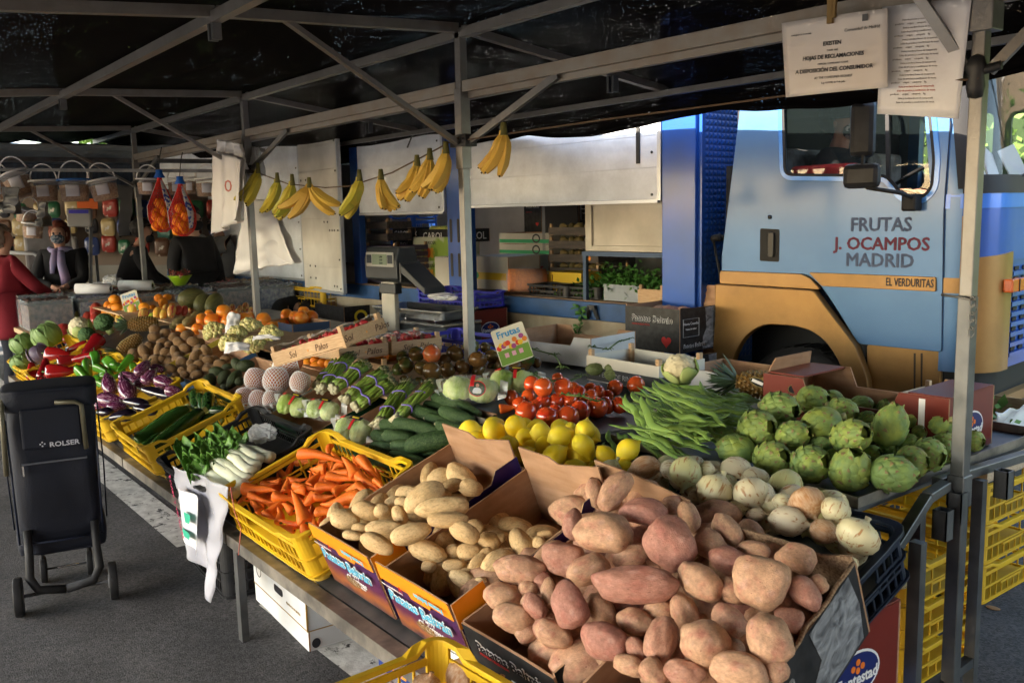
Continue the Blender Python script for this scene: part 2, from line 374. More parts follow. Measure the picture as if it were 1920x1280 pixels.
m=MB();m.beam((-1.335,2.53,.19),(-1.335,2.87,.21),.03,.03,(1,0,0));part('lower_rail',m,steel_d,tb)
for(y,z,hh)in((2.29,.55,.10),(2.58,.755,.09),(2.665,.79,.09),(2.96,.80,.09)):
 m=MB();w=.022
 for(a,b,c,d)in((-w,-w,w,-w+.004),(-w,w-.004,w,w),(-w,-w,-w+.004,w),(w-.004,-w,w,w)):m.box((-1.295+a,y+b,z-hh/2),(-1.295+c,y+d,z+hh/2))
 part('socket',m,steel_d,tb)
def tray(x0,x1,y0,y1,z,label,rz=0):
 t=thing('metal_tray',label,'tray',((x0+x1)/2,(y0+y1)/2,z),(0,0,rz));a=(x1-x0)/2;b=(y1-y0)/2
 m=MB();m.box((-a,-b,0),(a,b,.004));m.build('tray_base',steel_d,t)
 m=MB();h=.035
 m.box((-a,-b,.004),(a,-b+.006,h));m.box((-a,b-.006,.004),(a,b,h));m.box((-a,-b+.006,.004),(-a+.006,b-.006,h));m.box((a-.006,-b+.006,.004),(a,b-.006,h))
 m.build('tray_rim',angl,t);return t
tray(-2.42,-1.40,2.30,3.50,.835,'shallow steel tray holding the beans and artichokes')
tray(-3.36,-2.46,2.12,2.75,.83,'shallow steel tray holding the lettuce bags and red tomatoes')
# ================================================================== generic boxes and crates
FRONT=Matrix(((1,0,0,0),(0,0,-1,0),(0,1,0,0),(0,0,0,1)))
RIGHT=Matrix(((0,0,1,0),(1,0,0,0),(0,1,0,0),(0,0,0,1)))
def onfront(d,x=0,z=0):return Matrix.Translation((x,-d/2,z))@FRONT
def onright(w,y=0,z=0):return Matrix.Translation((w/2,y,z))@RIGHT
def slab(mb,pts,t,F,outer=0,inner=1):
 """2-D outline in the face frame F; outer skin at 0, thickness inwards"""
 n=len(pts);a=[F@Vector((p[0],p[1],0))for p in pts];b=[F@Vector((p[0],p[1],-t))for p in pts]
 mb.add(a+b,[tuple(range(n)),tuple(range(n,2*n))[::-1]]+[(i,i+n,(i+1)%n+n,(i+1)%n)for i in range(n)],[outer,inner]+[inner]*n)
def carton(name,label,cat,F,w,d,h,mo,mi=None,t=.007,lid=None,fn=None,rn=None,group=None,wob=0,hole=False):
 """corrugated box. fn/rn = (half width, depth) of the notch cut in the front/back and right/left walls"""
 mi=mi or kraft;th=thing(name,label,cat,mat=F,group=group);m=MB();r2=random.Random(int(w*1e4+h*977))
 def outline(W,n):
  j=lambda:r2.uniform(-wob,wob)
  if not n:return[(-W/2,0),(W/2,0),(W/2,h+j()),(W*.2,h+j()),(-W*.15,h+j()),(-W/2,h+j())]
  a,dd=n
  return[(-W/2,0),(W/2,0),(W/2,h+j()),(a+.03,h+j()),(a,h-dd),(-a,h-dd+j()),(-a-.03,h+j()),(-W/2,h+j())]
 slab(m,outline(w,fn),t,onfront(d));slab(m,outline(w,fn),t,Matrix.Rotation(math.pi,4,'Z')@onfront(d))
 slab(m,outline(d-2*t-.001,rn),t,onright(w));slab(m,outline(d-2*t-.001,rn),t,Matrix.Rotation(math.pi,4,'Z')@onright(w))
 m.box((-w/2+t,-d/2+t,.002),(w/2-t,d/2-t,.006),1)
 m.build('walls',[mo,mi],th)
 if lid:
  m=MB();m.box((-w/2+.0005,-d/2+.0005,h+.0005),(w/2-.0005,d/2-.0005,h+.006));m.build('lid',lid,th,bevel=.0015)
 if hole:
  m=MB();m.prism([onfront(d,0,h*.68)@Vector((p[0],p[1],.0006))for p in rpoly([(-.045,-.014),(.045,-.014),(.045,.014),(-.045,.014)],.013,3)],(0,-.0008,0));m.build('hand_hole',hole if not isinstance(hole,bool)else kraft,th)
 return th
def grid_wall(m,L,h,F,cols,z0,z1,midgap=0,rows=2,t=.006,bw=.006):
 """slotted crate wall drawn in frame F (x along, y up, z outward)"""
 def bx(x0,x1,y0,y1,t0=0,t1=None):
  m.box((x0,y0,-(t1 or t)),(x1,y1,-t0),0,F)
 bx(-L/2,L/2,0,z0);bx(-L/2,L/2,z1,h,0,t)
 step=L/cols
 for i in range(cols+1):
  x=-L/2+i*step
  if midgap and abs(x)<midgap-1e-6:bx(x-bw/2,x+bw/2,z0,z0+(z1-z0)*.35,.001);continue
  bx(max(-L/2,x-bw/2),min(L/2,x+bw/2),z0,z1,.001)
 for k in range(1,rows):
  y=z0+(z1-z0)*k/rows
  if midgap:
   bx(-L/2,-midgap,y-.004,y+.004,.0005);bx(midgap,L/2,y-.004,y+.004,.0005)
  else:bx(-L/2,L/2,y-.004,y+.004,.0005)
 if midgap:bx(-midgap,midgap,z0+(z1-z0)*.35,z0+(z1-z0)*.35+.01,.0005)
def crate(label,F,w,d,h,mat,group=None,cols=14,solid_front=False,horn=.022,rows=2,name='plastic_crate',frontcut=0):
 th=thing(name,label,'crate',mat=F,group=group);m=MB();c=.045
 for k,(L,off,o2)in enumerate(((w,d,cols),(d,w,max(6,int(cols*d/w))),(w,d,cols),(d,w,max(6,int(cols*d/w))))):
  Fm=Matrix.Rotation(k*math.pi/2,4,'Z')@onfront(off)
  if solid_front and k==0:
   m.box((-L/2+c,h*.08,-.006),(L/2-c,h*.9,0),0,Fm)
   for q in(.25,.62):m.box((-L/2+c,h*q,0),(L/2-c,h*q+.006,.007),0,Fm)
   for i in range(5):
    x=-L/2+c+(L-2*c)*(i+.5)/5;m.box((x-.004,h*.1,0),(x+.004,h*.88,.006),0,Fm)
  else:grid_wall(m,L-2*c+.01,h*.9,Fm,o2,h*.1,h*.8,L*.17,rows)
 for sx in(-1,1):
  for sy in(-1,1):
   cx,cy=sx*(w/2-c),sy*(d/2-c);a0=math.atan2(sy,sx)-math.pi/4;pts=[]
   for rr in(c,c-.008):
    arc=[(cx+rr*math.cos(a0+q*math.pi/12),cy+rr*math.sin(a0+q*math.pi/12))for q in range(7)]
    pts+=arc if rr==c else arc[::-1]
   n=len(pts);vs=[(p[0],p[1],0)for p in pts]+[(p[0],p[1],h+horn)for p in pts]
   m.add(vs,[tuple(range(n))[::-1],tuple(range(n,2*n))]+[(i,(i+1)%n,(i+1)%n+n,i+n)for i in range(n)])
 m.box((-w/2+.008,-d/2+.008,.002),(w/2-.008,d/2-.008,.007))
 for q in(.02,.45):
  zz=h*q+.004;pr=rpoly([(-w/2-.005,-d/2-.005),(w/2+.005,-d/2-.005),(w/2+.005,d/2+.005),(-w/2-.005,d/2+.005)],c,4)
  pi_=rpoly([(-w/2+.002,-d/2+.002),(w/2-.002,-d/2+.002),(w/2-.002,d/2-.002),(-w/2+.002,d/2-.002)],c-.007,4)
  ring(m,pr,pi_,zz,zz+.006)
 m.build('crate_body',mat,th)
 m=MB();e=.012
 pr=rpoly([(-w/2-e,-d/2-e),(w/2+e,-d/2-e),(w/2+e,d/2+e),(-w/2-e,d/2+e)],c+.012,4)
 pi_=rpoly([(-w/2+.009,-d/2+.009),(w/2-.009,-d/2+.009),(w/2-.009,d/2-.009),(-w/2+.009,d/2-.009)],c-.009,4)
 def hz(p):
  ax=abs(p[0])/(w/2);ay=abs(p[1])/(d/2);q=min(1,max(0,(min(ax,ay)+max(ax,ay)-1-.62)/.08));return h-.012+horn*q
 ring(m,pr,pi_,None,.014,hz)
 m.build('rim',mat,th,bevel=.002);return th
def ring(m,a,b,z0,z1,hz=None):
 n=len(a);k=len(m.v)
 vs=[]
 def dens(P):
  out=[]
  for i in range(len(P)):
   p,q=P[i],P[(i+1)%len(P)]
   L=math.hypot(q[0]-p[0],q[1]-p[1]);s=max(1,int(L/.03))if hz else 1
   out+=[(p[0]+(q[0]-p[0])*t/s,p[1]+(q[1]-p[1])*t/s)for t in range(s)]
  return out
 if hz:
  a2,b2=[],[]
  for i in range(n):
   for P,O in((a,a2),(b,b2)):
    p,q=P[i],P[(i+1)%n];L=math.hypot(a[(i+1)%n][0]-a[i][0],a[(i+1)%n][1]-a[i][1]);s=max(1,int(L/.03))
    O+=[(p[0]+(q[0]-p[0])*t/s,p[1]+(q[1]-p[1])*t/s)for t in range(s)]
  a,b=a2,b2;n=len(a)
 for P in(a,b):vs+=[(p[0],p[1],hz(p)if hz else z0)for p in P]+[(p[0],p[1],(hz(p)+z1)if hz else z1)for p in P]
 fs=[]
 for i in range(n):
  j=(i+1)%n
  fs+=[(i,j,j+n,i+n),(2*n+j,2*n+i,3*n+i,3*n+j),(i+n,j+n,j+3*n,i+3*n),(j,i,i+2*n,j+2*n)]
 m.add(vs,fs)
 # ================================================================== THE TRUCK  (local: x forward, y into the truck, z up)
KM=MX(TP,TD,-TN,Vector((0,0,1)))
trk=thing('truck','blue and gold greengrocer lorry with open white side parked behind the stall','lorry',mat=KM)
paint_lb=M('light_blue_paint',(.065,.155,.32),.34,.25,coat=.3,c2=(.05,.13,.28),nscale=2)
paint_b=M('deep_blue_paint',(.012,.085,.42),.34,.15,coat=.4,c2=(.02,.075,.28),nscale=2.5)
paint_sb=M('stripe_blue_paint',(.03,.16,.6),.3,.2,coat=.6)
gold=M('gold_paint',(.29,.16,.05),.4,.4,coat=.25,c2=(.25,.14,.045),nscale=3)
alu_w=M('white_panel',(.84,.88,.94),.28,.05,c2=(.74,.79,.85),nscale=1.6,stretch=(.6,1,3))
alu_c=M('cream_panel',(.5,.47,.4),.4,.05,c2=(.4,.36,.29),nscale=2.2)
skirt=M('dirty_cream_skirt',(.40,.34,.24),.7,c2=(.25,.19,.12),nscale=3,stretch=(1,1,.5),bump=.1)
rub=M('black_rubber',(.015,.015,.016),.6)
glass=M('window_glass',(.01,.015,.016),.02,alpha=.22,spec=1)
dark_in=M('cab_interior',(.02,.02,.022),.8)
def tp(name,mb,material,par=None,**k):return mb.build(name,material,par or trk,**k)
SIDE=FRONT
def kp(pts,w=0):return[K(x,y,w)for x,y in pts]
def side(name,outline,mat,w=0,thick=.004,holes=(),bevel=0,par=None):
 return plate(name,[outline]+list(holes),mat,par or trk,Matrix.Translation((0,-w,0))@SIDE,thick,bevel)
Z1,Z2=1.04,2.95
UL=-8.6
m=MB();m.box((UL,.01,Z1-.13),(-.27,2.2,Z1));tp('load_floor',m,M('load_floor',(.2,.13,.08),.8,c2=(.12,.08,.05),nscale=8,stretch=(1,6,1)))
m=MB();m.box((UL,-.02,Z1-.14),(-.27,.005,Z1-.01));tp('sill_beam',m,M('sill_blue',(.03,.09,.24),.5,c2=(.02,.06,.15),nscale=5),bevel=.004)
for a,b in((UL,-4.6),(-4.59,-2.3),(-2.29,-.27)):
 m=MB();m.box((a+.01,-.004,.40),(b-.01,.02,Z1-.145));m.box((a+.01,-.007,.655),(b-.01,-.0045,.663));tp('skirt_panel',m,skirt,bevel=.004)
for u in(-.9,-2.7,-3.55):
 m=MB();m.beam((u-.05,-.03,Z1-.13),(u-.02,-.05,Z1-.04),.02);m.beam((u+.05,-.03,Z1-.13),(u+.02,-.05,Z1-.04),.02);m.box((u-.035,-.055,Z1-.06),(u+.035,-.022,Z1-.03));tp('catch',m,iron)
m=MB();m.box((-.27,-.03,.62),(.0,.12,Z2));tp('corner_pillar',m,paint_b,bevel=.006)
m=MB()
m.box((.0,.0,.62),(.03,2.25,Z2));tp('bulkhead',m,paint_b)
m=MB();z=.66
while z<Z2-.05:
 y=.03
 while y<.95:m.add(*[([(.0305,y,z),(.0305,y+.04,z),(.0305,y+.04,z+.034),(.0305,y,z+.034),(.037,y+.02,z+.017)]),[(0,1,4),(1,2,4),(2,3,4),(3,0,4)]]);y+=.046
 z+=.04
tp('dimpled_sheet',m,paint_b)
for(u0,u1)in((-2.58,-2.29),(-4.05,-3.93)):
 m=MB();m.box((u0,-.012,Z1),(u1,.06,Z2));tp('side_post',m,paint_b,bevel=.004)
m=MB()
for zz in(1.16,1.45):
 for uu in(-2.53,-2.43):m.prism([(uu+p[0],-.0135,zz+p[1])for p in rpoly([(-.017,0),(.017,0),(.017,.2),(-.017,.2)],.015,3)],(0,-.001,0))
tp('post_slot',m,iron)
def panel(u0,u1,z0,z1,w,mat,rz=0,name='side_panel',step=.21):
 c=(u0+u1)/2;hw=(u1-u0)/2;F=Matrix.Translation((c,-w,0))@Matrix.Rotation(rz,4,'Z')
 m=MB();z=z0
 while z<z1-.01:
  zz=min(z+step,z1);m.box((-hw,-.02,z),(hw,.0,zz-.004));m.box((-hw,-.017,zz-.004),(hw,.0,zz));z=zz
 o=tp(name,m,mat,mat=F,bevel=.0015)
 m=MB();m.box((hw,-.03,z0-.01),(hw+.03,.004,z1));m.box((-hw,-.026,z0-.025),(hw,.002,z0-.001));m.build('panel_edge',M('aluminium_edge',(.55,.58,.62),.35,.6),o)
 m=MB()
 for i in range(7):m.tube([(hw-.05-.0*i,-.02,z0+.03+i*.28),(hw-.05,-.026,z0+.03+i*.28)],.009,8)
 m.build('rivet',iron,o);return o
pa=panel(-2.27,-.31,1.76,Z2,.0,alu_w,0)
m=MB();m.box((.80,-.03,2.0),(.83,-.021,2.24));m.build('bar_handle',iron,pa)
panel(UL+.02,-5.0,Z1+.01,Z2,.0,alu_w,0)  # unseen panel, added to keep the sun off the far wall inside
panel(-3.9,-2.62,1.72,Z2,.0,alu_w,0)
dl=panel(-4.86,-3.93,.97,Z2,.14,M('door_leaf_white',(.7,.68,.62),.4,c2=(.47,.45,.4),nscale=2),-.13,'door_leaf',.235)
m=MB()
for(x,z)in((.2,1.83),(.27,1.83),(.1,1.75),(.18,1.75),(.1,1.64),(.18,1.64),(.22,1.56),(.28,1.56),(.33,1.56),(-.3,1.2),(-.3,1.08),(-.17,1.2),(-.17,1.08),(.27,1.02),(.33,1.02),(-.42,2.06),(-.3,2.06)):m.tube([(x,-.02,z),(x,-.0225,z)],.011,10)
m.build('screw_hole',iron,dl)
m=MB();m.box((UL,2.17,Z1),(-4.3,2.2,Z2));m.box((-3.3,2.17,Z1),(.0,2.2,Z2));m.box((-4.3,2.17,Z1),(-3.3,2.2,2.2))
for i in range(8):m.box((-3.3,2.164,Z1+.1+i*.22),(0,2.17,Z1+.106+i*.22))
tp('far_wall',m,M('inner_wall',(.5,.48,.44),.6,c2=(.4,.37,.33),nscale=3))
m=MB();m.box((UL,-.02,Z2),(.03,2.25,Z2+.06));tp('box_roof',m,alu_w)
m=MB();m.box((UL,.03,Z1),(UL+.04,2.17,Z2));tp('rear_wall',m,alu_c)
m=MB();m.box((-2.35,.9,Z1),(-2.31,2.16,Z2-.01));tp('inner_partition',m,M('grey_partition',(.2,.2,.2),.7))
m=MB();a,b=-1.02,-.275
m.box((a,.05,1.40),(b,.065,1.755));m.box((a,.03,1.40),(a+.06,.0495,1.755));m.box((a+.06,.03,1.40),(b,.0495,1.44));m.box((a+.06,.03,1.73),(b,.0495,1.755));tp('cupboard_panel',m,alu_c,bevel=.002)
m=MB();m.box((a-.01,.0,1.365),(b,.5,1.397));m.box((a-.01,.01,Z1+.001),(a+.02,.04,1.364));tp('cupboard_shelf',m,M('shelf_steel_blue',(.05,.08,.14),.5,.3))
m=MB();m.box((UL+.3,.45,.35),(1.2,.65,.6));m.box((UL+.3,1.6,.35),(1.2,1.8,.6));tp('chassis',m,rub)
def wheel(u,y0,y1,side_out):
 F=Matrix.Translation((u,(y0+y1)/2,.42))@Matrix.Rotation(math.pi/2,4,'X');h=(y1-y0)/2
 m=MB();m.lathe([(.25,-h),(.38,-h),(.42,-h*.8),(.42,h*.8),(.38,h),(.25,h)],40,fn=None)
 for i in range(40):
  t=2*math.pi*i/40;m.box((-.012,-h*.75,.419),(.012,h*.75,.426),0,Matrix.Rotation(t,4,'Z')@Matrix.Rotation(math.pi/2,4,'X'))
 w=tp('wheel',m,M('tyre',(.035,.035,.037),.65,bump=.5,bscale=30),mat=F)
 m=MB();m.lathe([(0,h*.2),(.1,h*.2),(.11,h*.7),(.2,h*.5),(.26,h*.95),(.26,h)],28);m.build('rim',M('wheel_rim',(.2,.2,.2),.5,.5),w)
wheel(.72,.04,.30,1);wheel(.72,1.86,2.1,-1);wheel(-5.6,.12,.5,1);wheel(-5.6,1.7,2.08,1)
cs_out=[K(1356,512),K(1356,480),K(1396,160),(.335,2.66),(1.50,2.66),K(1782,228),K(1770,400),K(1766,658),K(1612,643),K(1560,560),K(1540,532),K(1515,513)]
def winpts():return rpoly([K(1469,196),K(1655,176),K(1746,205),K(1755,300),K(1751,352),K(1733,372),K(1694,370),K(1676,345),K(1662,331),K(1473,329)],[.04,.02,.05,.03,.04,.05,.05,.04,.03,.05],4)
wo=winpts()
side('cab_side',rpoly(cs_out,[.01,.01,.02,.06,.04,.02,.01,.01,.02,.05,.03,.02],3),paint_lb,0,.02,[wo],.003)
cx=sum(p[0]for p in wo)/len(wo);cz=sum(p[1]for p in wo)/len(wo)
def grow(pts,g):
 out=[];n=len(pts)
 for i in range(n):
  a=Vector(pts[i-1]);b=Vector(pts[(i+1)%n]);t=(b-a).normalized();out.append((pts[i][0]+t.y*g,pts[i][1]-t.x*g))
 return out
_area=sum(wo[i-1][0]*wo[i][1]-wo[i][0]*wo[i-1][1]for i in range(len(wo)));_sg=1 if _area>0 else-1
side('window_lip',grow(wo,_sg*.028),M('lip_blue',(.05,.2,.55),.3,.3,coat=.6),.0125,.006,[grow(wo,_sg*.001)],.002)
side('window_seal',grow(wo,_sg*.004),rub,.012,.012,[grow(wo,-_sg*.012)])
side('side_glass',grow(wo,-_sg*.010),glass,-.003,.003)
m=MB();(ua,za),(ub,zb)=K(1666,185),K(1668,335);m.beam((ua,-.012,za),(ub,-.012,zb),.02,.02);tp('window_bar',m,rub)
def line(pts,w=.006,mat=None,name='panel_gap',off=.011):
 m=MB();P=[K(*p)for p in pts]
 for a,b in zip(P,P[1:]):m.beam((a[0],-off,a[1]),(b[0],-off,b[1]),.0015,w,(0,0,1)if abs(a[0]-b[0])>abs(a[1]-b[1])else(1,0,0))
 return tp(name,m,mat or rub)
m=MB()
def strip(pts,w=.008,name='panel_gap',mat=None,off=.0112):
 P=[K(*p)for p in pts];out=[]
 L=[];Rr=[]
 for i,p in enumerate(P):
  a=Vector(P[max(0,i-1)]);b=Vector(P[min(len(P)-1,i+1)]);t=(b-a).normalized();L.append((p[0]-t.y*w/2,p[1]+t.x*w/2));Rr.append((p[0]+t.y*w/2,p[1]-t.x*w/2))
 return side(name,L+Rr[::-1],mat or rub,off,.0015)
strip([(1441,172),(1436,340),(1430,511)]);strip([(1782,228),(1770,400),(1765,657)],.012)
strip([(1396,168),(1440,165),(1468,163)],.03,'drip_rail',M('pale_trim',(.5,.56,.62),.3,.3),.013)
side('body_stripe',[K(1448,390),K(1560,388),K(1769,392),K(1768,410),K(1600,402)],paint_sb,.0112,.0015)
side('gold_moulding',rpoly([K(1522,511),K(1757,520),K(1757,545),K(1545,535)],.006,2),gold,.0165,.012,bevel=.003)
side('arch_moulding',rpoly([K(1356,508),K(1507,514),K(1524,522),K(1541,541),K(1356,530)],.01,3),gold,.02,.02,bevel=.004)
arch=rpoly([K(1352,533),K(1534,545),K(1556,575),K(1612,648),K(1634,710),(1.22,.25),(1.10,.25),K(1589,683),K(1564,642),K(1535,617),K(1500,607),K(1438,604),K(1404,628),K(1385,660),(.26,.52),(.26,.30),(.17,.30),(.17,.8),K(1352,600)],[.01,.02,.03,.02,.03,0,0,.06,.06,.06,.06,.08,.06,.06,.02,0,0,0,.01],4)
side('wheel_arch',arch,gold,.03,.05,bevel=.006)
strip([(1352,601),(1434,605)],.006,off=.056)
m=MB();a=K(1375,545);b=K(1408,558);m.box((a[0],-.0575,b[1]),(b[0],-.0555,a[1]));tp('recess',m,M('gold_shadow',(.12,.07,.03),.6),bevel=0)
side('step_panel',rpoly([K(1626,646),K(1764,660),(1.56,.30),(1.20,.30)],.02,3),gold,-.02,.03,bevel=.004)
side('step_recess',rpoly([K(1650,660),K(1748,668),(1.50,.42),(1.30,.42)],.05,4),M('gold_inner',(.27,.15,.05),.5,.2),-.003,.003)
for x in(1713,1726):
 side('drip_stain',[K(x,662),K(x+4,662),K(x+3,735),K(x,735)],M('grime',(.06,.045,.03),.9),-.0008,.001)
m=MB();m.box((.2,.34,.45),(1.25,.36,1.02));m.box((.2,.06,1.021),(1.25,.36,1.03));tp('wheel_well',m,rub)
side('handle_recess',rpoly([K(1428,428),K(1464,430),K(1463,491),K(1427,489)],.01,2),rub,.013,.004)
side('door_handle',rpoly([K(1446,436),K(1455,437),K(1454,481),K(1445,480)],.006,2),M('handle_plastic',(.03,.028,.025),.35),.022,.014,bevel=.003)
a=K(1446,407);m=MB();m.tube([(a[0],-.011,a[1]),(a[0],-.018,a[1])],.013,14);tp('lock',m,iron)
def stext(s,px,size,mat,sx=1,off=.0):x,z=K(*px);return text(s,size,mat,trk,Matrix.Translation((x,-.0125,z))@SIDE,sx=sx,bold=.0035)
grey_p=M('grey_blue_print',(.045,.075,.15),.5);mar=M('maroon_print',(.10,.008,.035),.5)
stext('FRUTAS',(1653,422),.105,grey_p,.95,0);stext('J. OCAMPOS',(1653,458),.098,mar,1.0,0);stext('MADRID',(1650,489),.105,grey_p,.98,0)
x,z=K(1709,530);text('EL VERDURITAS',.062,ink_k,trk,Matrix.Translation((x,-.0265,z))@SIDE,sx=.60,bold=.0015)
U1,RC,UF=1.55,.22,1.80
def foot(s):
 L1=UF-RC-U1
 if s<L1:return Vector((U1+s,0,0)),Vector((0,-1,0))
 s2=s-L1;A=RC*math.pi/2
 if s2<A:t=s2/RC;return Vector((UF-RC+RC*math.sin(t),RC-RC*math.cos(t),0)),Vector((math.sin(t),-math.cos(t),0))
 return Vector((UF,RC+s2-A,0)),Vector((1,0,0))
def wrap(name,s0,s1,z0,z1,mat,out=0,thick=.012,n=24,lean=0,par=None,zf=None,bevel=0):
 m=MB();vs=[];nz=6
 for k in range(2):
  for j in range(nz+1):
   for i in range(n+1):
    s=s0+(s1-s0)*i/n;p,nn=foot(s);a,b=(zf(i/n)if zf else(z0,z1));z=a+(b-a)*j/nz
    p=p+nn*(out-k*thick)-Vector((max(0,z-1.72)*lean,0,0));vs.append((p.x,p.y,z))
 q=(n+1)*(nz+1);fs=[]
 for j in range(nz):
  for i in range(n):
   a=j*(n+1)+i;fs+=[(a,a+1,a+n+2,a+n+1),(q+a+1,q+a,q+a+n+1,q+a+n+2)]
 for i in range(n):fs+=[(q+i,q+i+1,i+1,i),(nz*(n+1)+i,nz*(n+1)+i+1,q+nz*(n+1)+i+1,q+nz*(n+1)+i)]
 for j in range(nz):a=j*(n+1);fs+=[(a,a+n+1,q+a+n+1,q+a),(a+n,q+a+n,q+a+2*n+1,a+2*n+1)]
 m.add(vs,fs,0,True);o=m.build(name,mat,par or trk)
 md=o.modifiers.new('e','EDGE_SPLIT');md.split_angle=R(40);return o
SE=2.4
wrap('corner_panel',.012,.10,.80,1.72,paint_lb,0)
wrap('corner_fairing',.10,.44,.80,0,gold,.012,.03,zf=lambda t:(.80,1.62 if t<.25 else 1.40+.03*t))
wrap('gold_strip',.012,.10,1.22,1.30,gold,.008,.006)
wrap('front_panel',.10,SE,1.38,1.72,paint_b,0)
wrap('front_stripe',.012,SE,1.66,1.735,paint_sb,.004,.01)
wrap('grille_panel',.40,SE,.80,1.38,paint_b,-.01,.012)
for i in range(9):
 z=.86+i*.055
 wrap('grille_slat',.46,SE,z,z+.022,paint_b,.012,.012,14)
m=MB()
for i in range(9):
 z=.885+i*.055
 for j in range(14):m.box((UF-.006,.36+j*.12,z),(UF-.002,.42+j*.12,z+.02))
tp('grille_opening',m,rub)
wrap('under_grille',.03,SE,.66,.80,rub,-.03)
def bz(t):return(.34,.66)
wrap('bumper',-.02,SE,.34,.665,gold,.03,.05)
m=MB()
for i in range(9):m.box((1.54+i*.022,-.042,.48),(1.552+i*.022,-.028,.64))
tp('bumper_rib',m,gold)
p,nn=foot(.50)
m=MB();m.box((UF+.028,.16,.43),(UF+.05,.50,.60));hl=tp('headlight',m,M('lamp_glass',(.6,.65,.7),.08,.3,spec=1),bevel=.012)
m=MB();m.box((UF+.03,.145,.42),(UF+.036,.515,.61));m.build('surround',rub,hl)
F_i=frame(foot(.42)[0]+foot(.42)[1]*.03+Vector((0,0,1.255)),(foot(.5)[0]-foot(.34)[0]),(0,0,1))
m=MB();m.box((-.10,-.03,-.035),(.10,.02,.035));ind=tp('indicator',m,M('orange_lens',(.5,.09,.01),.2,coat=.6),mat=F_i,bevel=.008)
m=MB();m.box((-.015,-.034,-.034),(-.009,-.029,.034));m.build('lens_rib',ink_k,ind)
wrap('a_pillar',-.06,.10,1.73,2.66,paint_lb,0,.03,10,.12)
wrap('screen_top',.10,SE,2.44,2.66,paint_lb,0,.03,24,.12)
wrap('screen_seal',.08,.17,1.76,2.46,rub,.008,.02,6,.12)
wrap('screen_seal',.10,SE,1.735,1.83,rub,.008,.02,24,.12)
wrap('screen_seal',.10,SE,2.42,2.46,rub,.006,.02,24,.12)
wrap('windscreen',.12,SE,1.79,2.44,glass,-.004,.004,24,.12)
m=MB();m.tube([(UF-.02,.30,1.80),(UF+.01,.62,1.87),(UF+.0,1.1,1.86)],.008,8);m.beam((UF,.45,1.86),(UF,1.2,1.90),.012,.02);tp('wiper',m,rub)
m=MB();m.tube([(UF+.02,.14,2.50),(UF+.12,.20,2.46),(UF+.17,.34,2.32),(UF+.16,.46,2.10),(UF+.08,.52,1.93),(UF,.54,1.86)],.014,8);tp('front_mirror_arm',m,rub);m=MB();m.box((UF-.04,1.9,1.74),(UF,2.0,2.44));m.box((.42,2.10,1.74),(.5,2.17,2.6));tp('far_pillar',m,paint_lb)
m=MB();m.box((.33,.02,2.64),(1.68,2.2,2.68));tp('cab_roof',m,paint_lb,bevel=.01)
m=MB();m.box((.20,.02,1.0),(.24,2.2,1.95));m.box((.28,.02,1.95),(.32,2.2,2.64));m.box((.32,.04,2.60),(1.6,2.16,2.635));tp('cab_rear',m,dark_in)
fw=[(u,z)for u,z in winpts()]
plate('far_side',[[(.25,.9),(1.74,.9),(1.70,2.66),(.33,2.66)],rpoly([(.5,1.9),(1.0,1.9),(1.0,2.32),(.5,2.32)],.05),rpoly([(1.12,1.80),(1.47,1.80),(1.47,2.30),(1.12,2.30)],.05)],M('far_trim',(.10,.12,.14),.5),trk,Matrix.Translation((0,2.18,0))@SIDE,.02)
m=MB();m.box((1.25,.05,1.45),(1.72,2.15,1.74));m.box((.25,.05,1.0),(1.7,2.15,1.05));tp('dashboard',m,dark_in,bevel=.03)
for y in(.25,1.3):
 m=MB();m.box((.45,y,1.25),(.95,y+.55,1.42));m.box((.36,y,1.4),(.5,y+.55,2.05));st=tp('seat',m,M('seat_cloth',(.32,.34,.36),.9,c2=(.06,.06,.06),nscale=5),bevel=.04)
m=MB();m.lathe([(.2,0),(.215,.012),(.23,0),(.215,-.012),(.2,0)],28,mat=Matrix.Translation((1.15,.52,1.8))@Matrix.Rotation(R(-35),4,'Y'));tp('steering_wheel',m,rub)
m=MB()
for i,(x,y,r)in enumerate(((1.62,.35,.1),(1.6,.62,-.3),(1.64,.95,.2))):
 m.box((-.004,-.12,0),(.004,.12,.28),0,Matrix.Translation((x,y,1.75))@Matrix.Rotation(r,4,'X')@Matrix.Rotation(-.4,4,'Y'))
tp('dash_papers',m,ink_w)
m=MB();m.box((.6,.1,1.80),(1.0,.2,1.93));tp('door_pocket',m,M('red_cloth',(.35,.02,.02),.8),bevel=.02)
def W(px,w):u,z=K(*px,w);return Vector((u,-w,z))
mr=tp('mirror_arm',MB().tube([W((1715,372),.05),W((1690,362),.2),W((1626,352),.27),W((1616,340),.28),W((1620,260),.28),W((1622,208),.28),W((1650,186),.15),W((1668,184),.02)],.011,10),rub)
c=W((1618,243),.27);m=MB();m.box((-.065,-.03,-.145),(.065,.03,.145));mm=m.build('mirror_housing',blk,mr,mat=Matrix.Translation(c)@Matrix.Rotation(.25,4,'Z'),bevel=.03)
c=W((1616,330),.27);m=MB();m.box((-.095,-.035,-.065),(.095,.035,.065));m.build('mirror_housing',blk,mr,mat=Matrix.Translation(c)@Matrix.Rotation(.2,4,'Z'),bevel=.03)
c=W((1712,378),.03);m=MB();m.box((-.04,-.06,-.05),(.04,.04,.04));m.build('mirror_foot',rub,mr,mat=Matrix.Translation(c),bevel=.012)
m=MB();c=W((1338,447),.02);m.tube([c+Vector((-.01,.1,0)),c,c+Vector((.05,0,.01))],.022,10);m.tube([c+Vector((0,0,-.02)),c+Vector((.03,.02,-.2)),c+Vector((.05,.02,-.32))],.008,8);tp('filler_cap',m,rub)
